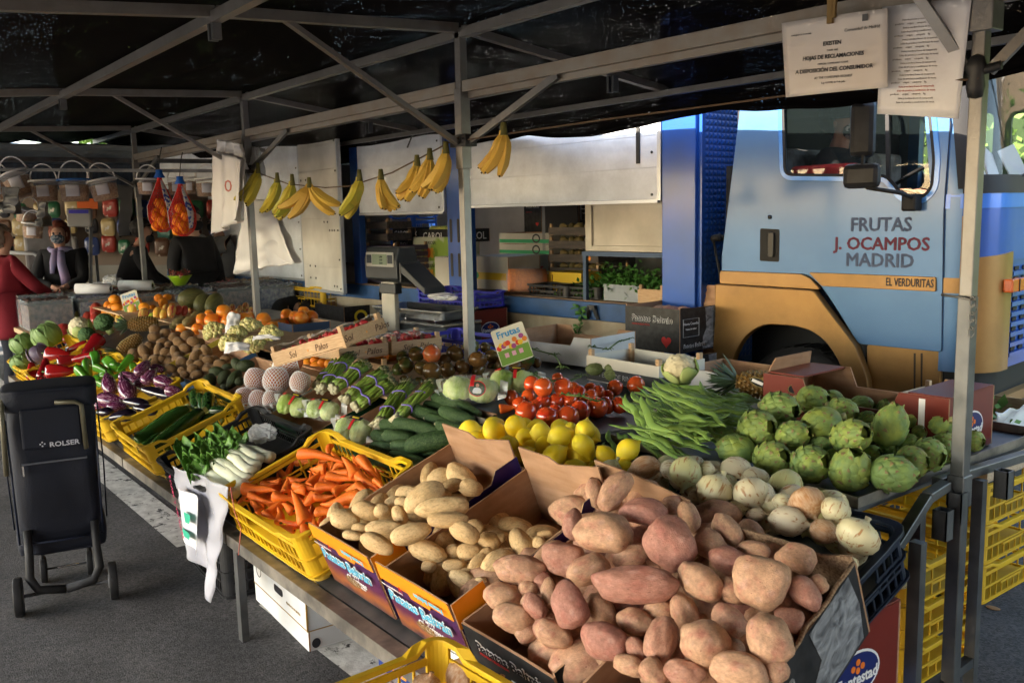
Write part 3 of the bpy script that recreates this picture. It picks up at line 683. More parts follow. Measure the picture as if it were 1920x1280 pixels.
a=foot(.62)[0];F_s=frame(Vector((UF+.002,.52,1.55)),(0,1,0),(0,0,1))@Matrix.Rotation(math.pi/2,4,'X')
plate('round_sticker',[ell(0,0,.05,.05)],ink_w,trk,F_s,.002)
# ================================================================== PRODUCE PROTOTYPES  (unit meshes: pole or long axis along local X unless noted)
PRODUCE={}
def nzv(v,s,k=0.0):return noise.noise(Vector((v[0]*s+k,v[1]*s-k,v[2]*s+k*.7)))
pot_pink=M('pink_potato_skin',(.40,.20,.14),.6,c2=(.38,.12,.09),nscale=1.6,rand=[(.38,.17,.13),(.47,.27,.17),(.46,.20,.155),(.52,.31,.19)],bump=.5,bscale=22,lo=.5,hi=.85,spec=.35)
pot_yel=M('yellow_potato_skin',(.55,.36,.16),.65,c2=(.40,.23,.09),nscale=5,rand=[(.58,.38,.18),(.68,.48,.25),(.62,.42,.20)],bump=.3,bscale=30,lo=.5,hi=.8,spec=.3)
def dots(m,sc_=14,col_=(.16,.08,.04),th_=.09,amt=.8,src='Object'):
 nt=m.node_tree;N=nt.nodes;L=nt.links;b=N['Principled BSDF'];tc=N.new('ShaderNodeTexCoord');oi=N.new('ShaderNodeObjectInfo')
 ad=N.new('ShaderNodeVectorMath');sm_=N.new('ShaderNodeMath');sm_.operation='MULTIPLY';sm_.inputs[1].default_value=19;L.new(oi.outputs['Random'],sm_.inputs[0]);L.new(tc.outputs[src],ad.inputs[0]);L.new(sm_.outputs[0],ad.inputs[1])
 v=N.new('ShaderNodeTexVoronoi');v.inputs['Scale'].default_value=sc_;L.new(ad.outputs[0],v.inputs['Vector'])
 mr=N.new('ShaderNodeMapRange');mr.inputs[1].default_value=th_*.5;mr.inputs[2].default_value=th_;mr.inputs[3].default_value=amt;mr.inputs[4].default_value=0;L.new(v.outputs['Distance'],mr.inputs[0])
 mx=N.new('ShaderNodeMix');mx.data_type='RGBA';mx.inputs[7].default_value=lin(col_);lk=b.inputs['Base Color'].links
 if lk:L.new(lk[0].from_socket,mx.inputs[6])
 else:mx.inputs[6].default_value=b.inputs['Base Color'].default_value
 L.new(mr.outputs[0],mx.inputs[0]);L.new(mx.outputs[2],b.inputs['Base Color'])
dots(pot_pink,3.2,(.17,.06,.05),.12);dots(pot_yel,4,(.28,.15,.06),.09,.7);dots(pot_pink,7,(.14,.07,.05),.10,.6);dots(pot_pink,1.7,(.55,.34,.28),.30,.35);dots(pot_yel,9,(.25,.14,.07),.09,.6)
def mottle(m,sc_=30,lo_=.72,hi_=1.25):
 nt=m.node_tree;N=nt.nodes;L=nt.links;b=N['Principled BSDF'];tc=N.new('ShaderNodeTexCoord');nz=N.new('ShaderNodeTexNoise');nz.inputs['Scale'].default_value=sc_;nz.inputs['Detail'].default_value=6;nz.inputs['Roughness'].default_value=.7;L.new(tc.outputs['Object'],nz.inputs[0])
 mr=N.new('ShaderNodeMapRange');mr.inputs[1].default_value=.3;mr.inputs[2].default_value=.7;mr.inputs[3].default_value=lo_;mr.inputs[4].default_value=hi_;mx=N.new('ShaderNodeMix');mx.data_type='RGBA';mx.blend_type='MULTIPLY';mx.inputs[0].default_value=1
 lk=b.inputs['Base Color'].links
 if lk:L.new(lk[0].from_socket,mx.inputs[6])
 else:mx.inputs[6].default_value=b.inputs['Base Color'].default_value
 L.new(nz.outputs[0],mr.inputs[0]);L.new(mr.outputs[0],mx.inputs[7]);L.new(mx.outputs[2],b.inputs['Base Color'])
mottle(pot_pink,6,.70,1.3);mottle(pot_yel,7,.78,1.2);mottle(kraft,5,.8,1.15)
for m_ in(steel,steel_d,asph,yel,wood,alu_w,alu_c,gold,skirt,angl):mottle(m_,2.5,.8,1.15)
def potato(seed,lump=.13,n=4):
 def fn(v):
  k=seed*7.3;q=1+lump*nzv(v,1.3,k)+.05*nzv(v,3.1,k+5);x=v.x
  for j in range(4):
   e=Vector((math.cos(seed*2.1+j*1.9),math.sin(seed*3.3+j*2.7),math.sin(j*2.2+seed))).normalized();dd=(v-e).length
   if dd<.22:q-=.055*(1-dd/.22)**2
  p=Vector((math.copysign(abs(v.x)**.92,v.x),v.y,v.z))*q;p.y*=1+.13*x*math.sin(seed*1.7);p.z*=.88+.1*math.sin(seed*2.3)*x;p.y+=.14*(x*x-.4)*math.sin(seed*5.1);return p
 return blob(n,fn)
def proto(key,fnlist,mats,children=()):
 """fnlist: variants of the body (verts, faces[, mi]); children: list of (name, [meshes])"""
 ms=[]
 for i,r in enumerate(fnlist):
  m=MB();m.add(r[0],r[1],r[2]if len(r)>2 else 0,True);ms.append(m.mesh(key,mats))
 PRODUCE[key]=(ms,children)
proto('potato_pink',[potato(i+1,.16)for i in range(7)],pot_pink)
proto('potato_yellow',[potato(i+20,.10)for i in range(6)],pot_yel)
def lathe_x(prof,seg=22,fn=None,sub=None):
 """profile of (radius, x)"""
 m=MB();m.lathe(prof,seg,fn=fn);vs=[(v[2],v[0],v[1])for v in m.v];return vs,m.f
lem=M('lemon_peel',(.9,.56,.01),.4,rand=[(1,.68,.01),(1,.76,.03),(1,.64,.01),(1,.74,.04)],c2=(1,.76,.10),nscale=2,bump=.35,bscale=26,sss=.05,lo=.5,hi=.8)
lp=[(0,-1.0),(.06,-.98),(.12,-.93),(.30,-.84),(.62,-.66),(.88,-.38),(1,0),(.92,.34),(.70,.63),(.40,.84),(.20,.97),(.13,1.08),(.09,1.13),(0,1.15)]
proto('lemon',[lathe_x(lp,22,fn=lambda a,i,s=s:1+.03*math.sin(a*2+s))for s in range(3)],lem)
oni=M('white_onion_skin',(.62,.58,.38),.32,rand=[(.66,.60,.36),(.74,.64,.46),(.70,.60,.40),(.58,.56,.26)],c2=(.42,.22,.09),nscale=1.6,stretch=(.5,3.2,3.2),bump=.25,bscale=16,lo=.56,hi=.66,coat=.15)
oni2=M('papery_onion_skin',(.50,.24,.10),.4,c2=(.66,.46,.30),nscale=2.5,stretch=(.5,3,3),bump=.4,bscale=16)
op=[(0,-.88),(.10,-.90),(.13,-.86),(.22,-.84),(.60,-.68),(.88,-.40),(1,-.02),(.95,.32),(.72,.62),(.40,.80),(.18,.93),(.12,1.05),(.16,1.18),(.05,1.2)]
def onion(s):
 v,f=lathe_x(op,28,fn=lambda a,i:1+.02*math.sin(a*9+s)+.03*math.sin(a*2+s));v=[Vector(p)*(1+.05*nzv(p,1.5,s*3))for p in v];return v,f
proto('onion',[onion(s)for s in range(4)],oni);proto('brown_onion',[onion(5)],oni2)
art=M('artichoke_bract',(.19,.27,.075),.55,rand=[(.22,.32,.09),(.29,.36,.07),(.18,.29,.13),(.31,.37,.08)],c2=(.15,.24,.08),nscale=1.5,bump=.2,bscale=14,sss=.03)
art_t=M('artichoke_tip',(.17,.10,.06),.7,c2=(.28,.22,.09),nscale=5)
art_s=M('artichoke_stem',(.26,.34,.12),.7,c2=(.42,.34,.18),nscale=7)
def arti(seed):
 rr=random.Random(seed);m=MB();vs,fs=blob(2,lambda v:Vector((v.x*.90,v.y*.78,v.z*.78)));m.add(vs,fs,0,True)
 n=50
 for i in range(n):
  t=(i+.5)/n;x=-1+1.92*t**.92;ang=i*2.39996+seed
  r=math.sqrt(max(.02,1-min(.985,abs(x*.96))**2.3))*.93
  w=.56*(1-.42*t)*(.8+.2*rr.random());ln=.70*(1-.36*t)
  ca,sa=math.cos(ang),math.sin(ang);flare=rr.uniform(.03,.10)+(.04 if t<.3 else 0)
  def P(a,b):
   xx=x-.10+b*ln;rb=math.sqrt(max(.0,1-min(1,abs(min(xx,.995)*.94))**2.3))*.90+.05+flare*b**1.5
   if xx>.95:rb=max(.04,rb-(xx-.95)*.3)
   wid=w*math.sqrt(max(0,1-(max(0,b-.35)/.66)**2.2))*(.75+.5*min(b,.5));rb*=1-.10*a*a;s_=a*wid/max(rb,.25)
   c2,s2=math.cos(ang+s_),math.sin(ang+s_)
   return(xx,rb*c2,rb*s2)
  gx,gy=4,4;v=[P(-1+2*k/gx,j/gy)for j in range(gy+1)for k in range(gx+1)]
  v=[Vector(p)*1.0 for p in v];f=[];mi=[]
  for j in range(gy):
   for k in range(gx):a=j*(gx+1)+k;f.append((a,a+1,a+gx+2,a+gx+1));mi.append(1 if(j==gy-1 and k in(1,2)and rr.random()<.4)else 0)
  m.add(v,f,mi,True)
 return m
ams=[]
for s in range(4):
 ams.append(arti(s).mesh('artichoke',[art,art_t]))
sm=MB();sm.tube([(-.85,0,0),(-1.15,0,.01),(-1.32,.02,.02)],[.27,.24,.23],14)
PRODUCE['artichoke']=(ams,[('stem',[sm.mesh('stem',art_s)])])
tomr=M('tomato_skin',(.62,.045,.012),.16,rand=[(.60,.035,.012),(.66,.07,.012),(.55,.03,.015),(.68,.12,.02)],coat=.5,sss=.05,c2=(.68,.10,.02),nscale=1.1,spec=.6)
kum=M('kumato_skin',(.10,.085,.02),.18,rand=[(.04,.08,.015),(.09,.065,.018),(.06,.10,.018),(.15,.07,.02)],coat=.25,c2=(.12,.06,.018),nscale=1.0,lo=.4,hi=.6)
tomo=M('orange_red_tomato_skin',(.6,.10,.03),.2,coat=.5,c2=(.5,.16,.05),nscale=1.3)
grn=M('calyx_green',(.06,.12,.025),.7,c2=(.10,.15,.04),nscale=12)
def tomv(s,lobes,sq=.80,lob=.05):
 pr=[(0,-.93),(.3,-.95),(.62,-.80),(.88,-.48),(1,0),(.95,.40),(.75,.74),(.45,.90),(.2,.86),(.08,.78),(0,.76)]
 v,f=lathe_x([(r,x*sq)for r,x in pr],26,fn=lambda a,i:1+lob*math.cos(a*lobes+s)*(1 if i>4 else .5));return v,f
def calyx(n,L,up=.78,mat=grn,w=.10,stem=.22,name='calyx'):
 m=MB()
 for i in range(n):
  a=2*math.pi*i/n+.3*math.sin(i*5);
  pts=[(up*.97+.05*math.sin(t*3),L*t*math.cos(a),L*t*math.sin(a))for t in(0,.3,.65,1)]
  pts[3]=(pts[3][0]+.1,pts[3][1],pts[3][2]);m.tube(pts,[w,w*.9,w*.55,.01],5,flat=.35)
 if stem:m.tube([(up*.95,0,0),(up+stem*.6,.03,0),(up+stem,.08,.03)],[.07,.05,.055],6)
 return m.mesh(name,mat)
proto('tomato',[tomv(s,5,.86,.025)for s in range(3)],tomr,[('calyx',[calyx(5,.62)])])
proto('kumato',[tomv(s,6,.82,.03)for s in range(3)],kum,[('calyx',[calyx(5,.42,w=.07)])])
proto('red_kumato',[tomv(1,6,.85,.03)],tomo)
per=M('persimmon_skin',(.72,.16,.012),.3,rand=[(.72,.13,.01),(.78,.21,.015),(.70,.10,.01)],c2=(.75,.28,.03),nscale=1.2,coat=.25)
proto('persimmon',[tomv(s,4,.84,.035)for s in range(2)],per,[('calyx',[calyx(4,.42,.80,M('brown_calyx',(.09,.06,.03),.8),.16,.06)])])
ora=M('orange_peel',(.80,.25,.012),.42,rand=[(.78,.23,.01),(.82,.29,.015),(.76,.20,.01)],bump=.3,bscale=30)
proto('orange',[blob(3,lambda v,s=s:v*(1+.02*nzv(v,2,s))-Vector((.06*max(0,v.x)**6,0,0)))for s in range(2)],ora)
ap=[(0,-.80),(.14,-.84),(.40,-.93),(.70,-.74),(.90,-.35),(1,.12),(.95,.48),(.74,.78),(.45,.90),(.22,.82),(.08,.66),(0,.60)]
def apple_m(name,cols,c2):return M(name,cols[0],.28,rand=cols,c2=c2,nscale=1.6,coat=.3,stretch=(.5,2,2),lo=.42,hi=.62)
stemm=MB();stemm.tube([(.6,0,0),(.9,.02,0),(1.08,.08,.02)],[.035,.03,.04],5);stemme=stemm.mesh('stalk',M('fruit_stalk',(.12,.07,.03),.8))
for k,cols,c2 in(('yellow_apple',[(.72,.50,.05),(.78,.55,.12),(.70,.42,.06)],(.74,.34,.08)),('green_apple',[(.34,.46,.05),(.42,.50,.08)],(.42,.5,.12)),('red_apple',[(.42,.05,.04),(.34,.03,.03),(.46,.10,.06)],(.36,.02,.02)),('bicolour_apple',[(.66,.48,.12),(.60,.42,.1)],(.5,.05,.04)),('pale_apple',[(.60,.55,.16),(.52,.54,.14)],(.44,.5,.12))):
 proto(k,[lathe_x(ap,20)],apple_m(k+'_skin',cols,c2),[('stalk',[stemme])])
kw=M('kiwi_skin',(.2,.11,.045),.8,rand=[(.20,.105,.035),(.27,.15,.06),(.22,.12,.045)],c2=(.15,.08,.03),nscale=9,bump=.6,bscale=60,sheen=.15)
def kiwi(s):
 v,f=blob(3,lambda v:Vector((v.x*(1-.06*(abs(v.x)>.9)),v.y,v.z))*(1+.04*nzv(v,1.5,s)));return v,f
kn=MB();kn.tube([(.93,0,0),(1.03,0,0)],[.16,.1],8);proto('kiwi',[kiwi(s)for s in range(3)],kw,[('button',[kn.mesh('button',M('kiwi_button',(.07,.04,.02),.9))])])
av=M('avocado_skin',(.022,.032,.012),.42,rand=[(.02,.034,.012),(.03,.035,.018)],c2=(.05,.07,.02),nscale=7,bump=.9,bscale=24)
avp=[(0,-1),(.35,-.95),(.72,-.70),(.95,-.32),(1,.02),(.86,.38),(.62,.68),(.42,.88),(.2,.98),(0,1)]
proto('avocado',[lathe_x(avp,20)],av)
aub_s=M('striped_aubergine_skin',(.085,.012,.045),.18,c2=(.45,.26,.36),nscale=3.0,stretch=(.35,3.4,3.4),lo=.54,hi=.64,coat=.6,detail=6)
aub_k=M('black_aubergine_skin',(.010,.006,.014),.12,coat=.9)
aup=[(0,-1),(.3,-.97),(.68,-.82),(.93,-.52),(1,-.18),(.90,.2),(.68,.54),(.48,.78),(.36,.92),(0,.94)]
def auc(mat_):
 m=MB();m.lathe([(.40,.70),(.43,.80),(.38,.93),(.15,1.0),(.11,1.1),(.13,1.3),(0,1.31)],12,fn=lambda a,i:1+(.25*math.cos(a*5)if i==0 else 0));m.v=[(v[2],v[0],v[1])for v in m.v];return m.mesh('calyx',mat_)
cm=auc(M('aubergine_calyx',(.07,.09,.03),.7,c2=(.05,.03,.04),nscale=9))
proto('striped_aubergine',[lathe_x(aup,24,fn=lambda a,i,s=s:1+.03*math.sin(a*2+s))for s in range(2)],aub_s,[('calyx',[cm])])
proto('black_aubergine',[lathe_x(aup,24)],aub_k,[('calyx',[cm])])
rpm=M('red_pepper_skin',(.30,.008,.010),.14,rand=[(.17,.005,.008),(.30,.01,.01),(.12,.008,.01)],coat=.7,c2=(.12,.03,.015),nscale=.8,lo=.62,hi=.75)
gpm=M('green_pepper_skin',(.055,.19,.015),.16,rand=[(.04,.16,.012),(.08,.24,.02),(.05,.2,.015)],coat=.6)
dgm=M('dark_green_pepper_skin',(.02,.07,.012),.2,coat=.4)
rp_=[(0,-1),(.18,-.99),(.42,-.86),(.62,-.55),(.80,-.1),(.96,.4),(1,.7),(.82,.9),(.4,.93),(0,.86)]
def bend(vf,k,s=0,wob=.08):
 v,f=vf;out=[]
 for p in v:
  p=Vector(p);x=p.x;p.z+=k*(x*x-.3);p.y+=wob*math.sin(x*3+s);q=1+.12*nzv(p,1.8,s*4);out.append(Vector((p.x,p.y*q,p.z*q)))
 return out,f
rst=MB();rst.tube([(.85,0,0),(1.05,.02,.03),(1.2,.1,.1)],[.22,.11,.12],8);rstm=rst.mesh('stem',grn)
proto('red_pepper',[bend(lathe_x(rp_,26,fn=lambda a,i,s=s:1+.10*math.cos(a*3+s)*(i>3)),.12,s)for s in range(4)],rpm,[('stem',[rstm])])
gp_=[(0,-1),(.2,-.97),(.55,-.8),(.78,-.5),(.9,-.1),(1,.35),(.95,.66),(.7,.84),(.3,.88),(0,.84)]
proto('green_pepper',[bend(lathe_x(gp_,20,fn=lambda a,i,s=s:1+.14*math.cos(a*3+s)),(-1)**s*.5,s,.2)for s in range(4)],gpm,[('stem',[rstm])])
proto('dark_green_pepper',[bend(lathe_x(gp_,18,fn=lambda a,i,s=s:1+.12*math.cos(a*3+s)),.4,s,.2)for s in range(2)],dgm,[('stem',[rstm])])
cou=M('courgette_skin',(.018,.055,.012),.22,rand=[(.015,.05,.012),(.03,.085,.015)],coat=.35,c2=(.04,.10,.025),nscale=6,lo=.5,hi=.7);dots(cou,7,(.2,.28,.1),.06,.5)
cp_=[(0,-1),(.55,-.985),(.85,-.93),(1,-.75),(1,-.3),(.95,.3),(.86,.7),(.68,.88),(.55,.95),(.5,.96)]
def pipe_end(mat_,r=.5,x0=.93,x1=1.06,name='stem'):
 m=MB();m.tube([(x0,0,0),(x1,0,0)],[r,r*.92],8);return m.mesh(name,mat_)
proto('courgette',[bend(lathe_x(cp_,20,fn=lambda a,i:1+.04*math.cos(a*8)),k,0,.1)for k in(.3,-.35)],cou,[('stem',[pipe_end(M('cut_stem',(.30,.36,.14),.8),.48)])])
cuc=M('cucumber_skin',(.018,.05,.015),.5,rand=[(.016,.048,.014),(.032,.075,.02)],c2=(.06,.11,.035),nscale=4,bump=1.0,bscale=12,stretch=(2.4,1,1));dots(cuc,9,(.26,.32,.18),.20,.75)
cfl=MB();cfl.lathe([(.25,0),(.3,.04),(.12,.12),(0,.14)],7);cfl.v=[(-.97-v[2],v[0],v[1])for v in cfl.v]
proto('cucumber',[bend((lambda q:([Vector(p)*(1+.035*nzv((p[0]*3,p[1],p[2]),4,2))for p in q[0]],q[1]))(lathe_x([(0,-1),(.42,-.97),(.78,-.88),(.95,-.66),(1,-.2),(1,.25),(.92,.66),(.7,.88),(.4,.97),(0,1)],20)),k,0,.06)for k in(.12,-.15,.3)],cuc,[('dry_flower',[cfl.mesh('dry_flower',M('dry_flower',(.55,.45,.3),.8))])])
car=M('carrot_skin',(.85,.19,.02),.42,rand=[(.82,.16,.015),(.88,.23,.03),(.85,.19,.02)],c2=(.75,.15,.02),nscale=5,stretch=(6,.7,.7),bump=.4,bscale=10)
crp=[(0,-1),(.06,-.97),(.16,-.86),(.34,-.6),(.58,-.2),(.80,.3),(.95,.66),(1,.84),(.86,.95),(.45,.975),(.3,.95),(0,.95)]
crt=MB();crt.tube([(.93,0,0),(1.0,0,0)],[.34,.26],8)
proto('carrot',[bend(lathe_x(crp,16,fn=lambda a,i,s=s:1+.035*math.sin(i*2.3+s)),k,s,.25)for s,k in enumerate((.12,-.3,.45,0))],car,[('crown',[crt.mesh('crown',M('carrot_crown',(.10,.10,.03),.9))])])
bea=M('bean_pod_skin',(.17,.29,.05),.45,rand=[(.15,.26,.04),(.22,.34,.07),(.18,.30,.05)],c2=(.18,.3,.08),nscale=4,stretch=(3,1,1),bump=.3,bscale=8)
def pod(s,k):
 m=MB();n=14;pts=[];rad=[]
 for i in range(n+1):
  t=-1+2*i/n;pts.append((t,k*(t*t-.3)+.05*math.sin(t*5+s),.02*math.sin(t*9+s)));r=max(.04,(1-abs(t)**3.5))*(1+.07*math.sin(t*20));rad.append(r*.11 if abs(t)<1 else .012)
 m.tube(pts,rad,8,flat=.32,up=(0,0,1));return m
PRODUCE['runner_bean']=([pod(s,k).mesh('runner_bean',bea)for s,k in enumerate((.05,.12,-.14,.25))],[])
def put(key,name,cat,label,group,px,py,a,b,ang,h,w=.55,roll=None,thick=None,lift=0,pt=None,N=None,tilt=None,rs=None):
 """one piece: photo ellipse (centre, semi-axes, angle) laid on the heap surface at height h; a real size results"""
 rs=rs or rnd;ms,ch=PRODUCE[key];me=ms[rs.randrange(len(ms))]
 if pt is None:pt,N=surf(px,py,h)
 tc=(CC-pt).normalized();nn=(N*w+tc*(1-w)).normalized();D=depth(pt)
 ca,sa=math.cos(R(ang))*a,math.sin(R(ang))*a
 e0=onpl(px-ca,py-sa,pt,nn);e1=onpl(px+ca,py+sa,pt,nn);Lv=(e1-e0)/2;r=b*D/FPX;L=Lv.length;mx=a*D/FPX*1.35
 if L>mx:L=mx
 x=Lv.normalized();z=nn-x*nn.dot(x);z.normalize();y=z.cross(x)
 Mt=MX(pt+N*lift,x,y,z)@Matrix.Rotation(roll if roll is not None else rs.uniform(0,6.28),4,'X')
 if tilt is not None:Mt=MX(pt+N*lift,x,y,z)@tilt
 t2=thick or 1
 Mt=Mt@Matrix.Diagonal((L,r,r*t2,1))
 o=bpy.data.objects.new(name,me);col.objects.link(o);o.matrix_world=Mt;tag(o,label,cat,group)
 for cn,cms in ch:link(cn,cms[0],o)
 return o
ORD=['leftmost','second from the left','third from the left','fourth from the left','fifth from the left','sixth from the left','seventh from the left','eighth from the left','ninth from the left','tenth from the left','eleventh from the left','twelfth from the left','thirteenth from the left','fourteenth from the left','fifteenth from the left']
def relabel(items,base,rows=1,names=('back row','middle row','front row')):
 """items = [(obj, px, py)]: single out each by its row and its place in it"""
 items=sorted(items,key=lambda q:q[2]);n=len(items);per=math.ceil(n/rows)
 for r in range(rows):
  row=sorted(items[r*per:(r+1)*per],key=lambda q:q[1])
  for i,(o,_,_)in enumerate(row):
   if o.get('fixed'):del o['fixed'];continue
   od=ORD[i]if i<len(row)/2+1 and i<len(ORD)else(ORD[len(row)-1-i].replace('left','right')if len(row)-1-i<len(ORD)else ORD[min(i,14)])
   o['label']='%s, %s%s'%(base,od,'' if rows==1 else ', '+(names[r]if rows<=3 else('topmost','second','third','fourth','lowest')[r]+' row' if rows==5 else('back','second','third','front')[r]+' row'))
def heap(key,name,cat,group,base,tups,h,off=(0,0),s=1,rows=3,w=.55,names=('back row','middle row','front row'),**k):
 out=[]
 for t in tups:
  px,py=off[0]+t[0]/s,off[1]+t[1]/s;a,b,ang=t[2]/s,t[3]/s,t[4]
  hh=h+(t[5]if len(t)>5 and not isinstance(t[5],str)else 0);kk=key;lb=None
  for e in t[5:]:
   if isinstance(e,str):
    if e in PRODUCE:kk=e
    else:lb=e
  o=put(kk,name,cat,lb or base,group,px,py,a,b,ang,hh,w,**k)
  if lb:o['fixed']=1
  out.append((o,px,py))
 relabel(out,base,rows,names);return out
def filler(key,name,cat,group,label,poly,n,h,r,asp=1.2,seed=1,w=.8):
 """pieces lying deeper in the heap, showing only through the gaps; poly in photo points"""
 rs=random.Random(seed);xs=[p[0]for p in poly];ys=[p[1]for p in poly];c=0;tries=0
 def inside(x,y):
  k=False
  for i in range(len(poly)):
   a,b=poly[i-1],poly[i]
   if(a[1]>y)!=(b[1]>y)and x<(b[0]-a[0])*(y-a[1])/(b[1]-a[1])+a[0]:k=not k
  return k
 pts=[]
 while c<n and tries<4000:
  tries+=1;x,y=rs.uniform(min(xs),max(xs)),rs.uniform(min(ys),max(ys))
  if not inside(x,y):continue
  pt,N=surf(x,y,h);
  if any((pt-q).length<r*1.25 for q in pts):continue
  pts.append(pt);q=r*rs.uniform(.85,1.15)*FPX/depth(pt)
  put(key,name,cat,label,group,x,y,q*asp,q,rs.uniform(0,180),h,w,rs=rs);c+=1
  # ================================================================== STALL: crates, boxes and their goods
def SF(u,v,h=0,rz=0):return Matrix.Translation(T(u,v,h))@TSLOPE@Matrix.Rotation(rz,4,'Z')
gf='yellow crates along the front of the stall'
crate('dusty yellow crate of cabbages at the far left end of the stall',SF(-8.0,.23),.70,.50,.13,yel,gf)
crate('yellow crate of red peppers next to the cabbages',SF(-7.26,.23),.70,.50,.13,yel,gf)
crate('yellow crate of green peppers between red peppers and aubergines',SF(-6.53,.23),.68,.50,.13,yel,gf)
crate('yellow crate filled with striped and black aubergines',SF(-5.75,.22,0,.02),.68,.50,.13,yel,gf)
crate('yellow crate holding dark green courgettes',SF(-4.78,.235,.02,-.02),.66,.52,.145,yel,gf,cols=16)
crate('black slotted crate holding white-stalked chard',SF(-4.0,.235,.0),.66,.52,.13,blk,None,cols=22)
crate('yellow crate heaped with orange carrots',SF(-3.14,.235,.012,.0),.72,.50,.155,yel,gf,cols=16,solid_front=False)
for u,w_,l in((-4.78,.64,'empty dusty yellow crate nested under the courgette crate'),(-3.14,.70,'empty dusty yellow crate nested under the carrot crate')):
 crate(l,SF(u,.245,-.062),w_,.49,.07,yel_b,gf,cols=10,horn=.004,rows=1)
pur=bpy.data.materials.new('purple_print');pur.use_nodes=True
def _grad(m,stops,axis=2,lo=0,hi=.22):
 nt=m.node_tree;N=nt.nodes;L=nt.links;b=N['Principled BSDF'];b.inputs['Roughness'].default_value=.38
 tc=N.new('ShaderNodeTexCoord');sx=N.new('ShaderNodeSeparateXYZ');mr=N.new('ShaderNodeMapRange');mr.inputs[1].default_value=lo;mr.inputs[2].default_value=hi
 nz=N.new('ShaderNodeTexNoise');nz.inputs['Scale'].default_value=14;nz.inputs['Detail'].default_value=5;md=N.new('ShaderNodeMath');md.operation='MULTIPLY_ADD';md.inputs[1].default_value=.35;md.inputs[2].default_value=-.17
 L.new(tc.outputs['Object'],nz.inputs[0]);L.new(nz.outputs[0],md.inputs[0]);ad=N.new('ShaderNodeMath');L.new(tc.outputs['Object'],sx.inputs[0]);L.new(sx.outputs[axis],mr.inputs[0]);L.new(mr.outputs[0],ad.inputs[0]);L.new(md.outputs[0],ad.inputs[1])
 cr=N.new('ShaderNodeValToRGB');e=cr.color_ramp.elements
 for i,(p,c)in enumerate(stops):
  el=e[i]if i<2 else e.new(.5)
  el.position=p;el.color=lin(c)
 L.new(ad.outputs[0],cr.inputs[0]);L.new(cr.outputs[0],b.inputs['Base Color'])
_grad(pur,[(0,(.05,.015,.02)),(.16,(.30,.09,.02)),(.36,(.10,.02,.06)),(.55,(.035,.012,.09)),(1,(.028,.01,.085))])
purs=M('plain_purple_print',(.03,.012,.09),.4);orp=M('orange_print',(.85,.26,.01),.45);cyan=M('cyan_print',(.12,.5,.72),.4);dkp=M('black_box_print',(.012,.012,.013),.38,c2=(.03,.03,.032),nscale=30)
hand=bpy.data.materials.new('grey_photo_print');hand.use_nodes=True
def _hand():
 nt=hand.node_tree;N=nt.nodes;L=nt.links;b=N['Principled BSDF'];b.inputs['Roughness'].default_value=.35;tc=N.new('ShaderNodeTexCoord');mp=N.new('ShaderNodeMapping');mp.inputs['Scale'].default_value=(1,5,9)
 mp.inputs['Rotation'].default_value=(.6,0,0);w=N.new('ShaderNodeTexNoise');w.inputs['Scale'].default_value=3;w.inputs['Detail'].default_value=3;w.inputs['Distortion'].default_value=1.2;cr=N.new('ShaderNodeValToRGB')
 cr.color_ramp.elements[0].position=.35;cr.color_ramp.elements[1].position=.7;cr.color_ramp.elements[0].color=(.07,.075,.085,1);cr.color_ramp.elements[1].color=(.38,.40,.43,1)
 L.new(tc.outputs['Object'],mp.inputs[0]);L.new(mp.outputs[0],w.inputs[0]);L.new(w.outputs[0],cr.inputs[0]);L.new(cr.outputs[0],b.inputs['Base Color'])
_hand()
def logo(th,F,s,outc,inc=None,name='Patatas Beltrán',lift=.0012):
 text(name,s,inc or ink_w,th,F,bold=.0030*s/.05,lift=lift,shear=.12)
 text(name,s,outc,th,F,bold=.0004*s/.05,lift=lift+.0022,shear=.12)
gb='open potato cartons along the front of the stall'
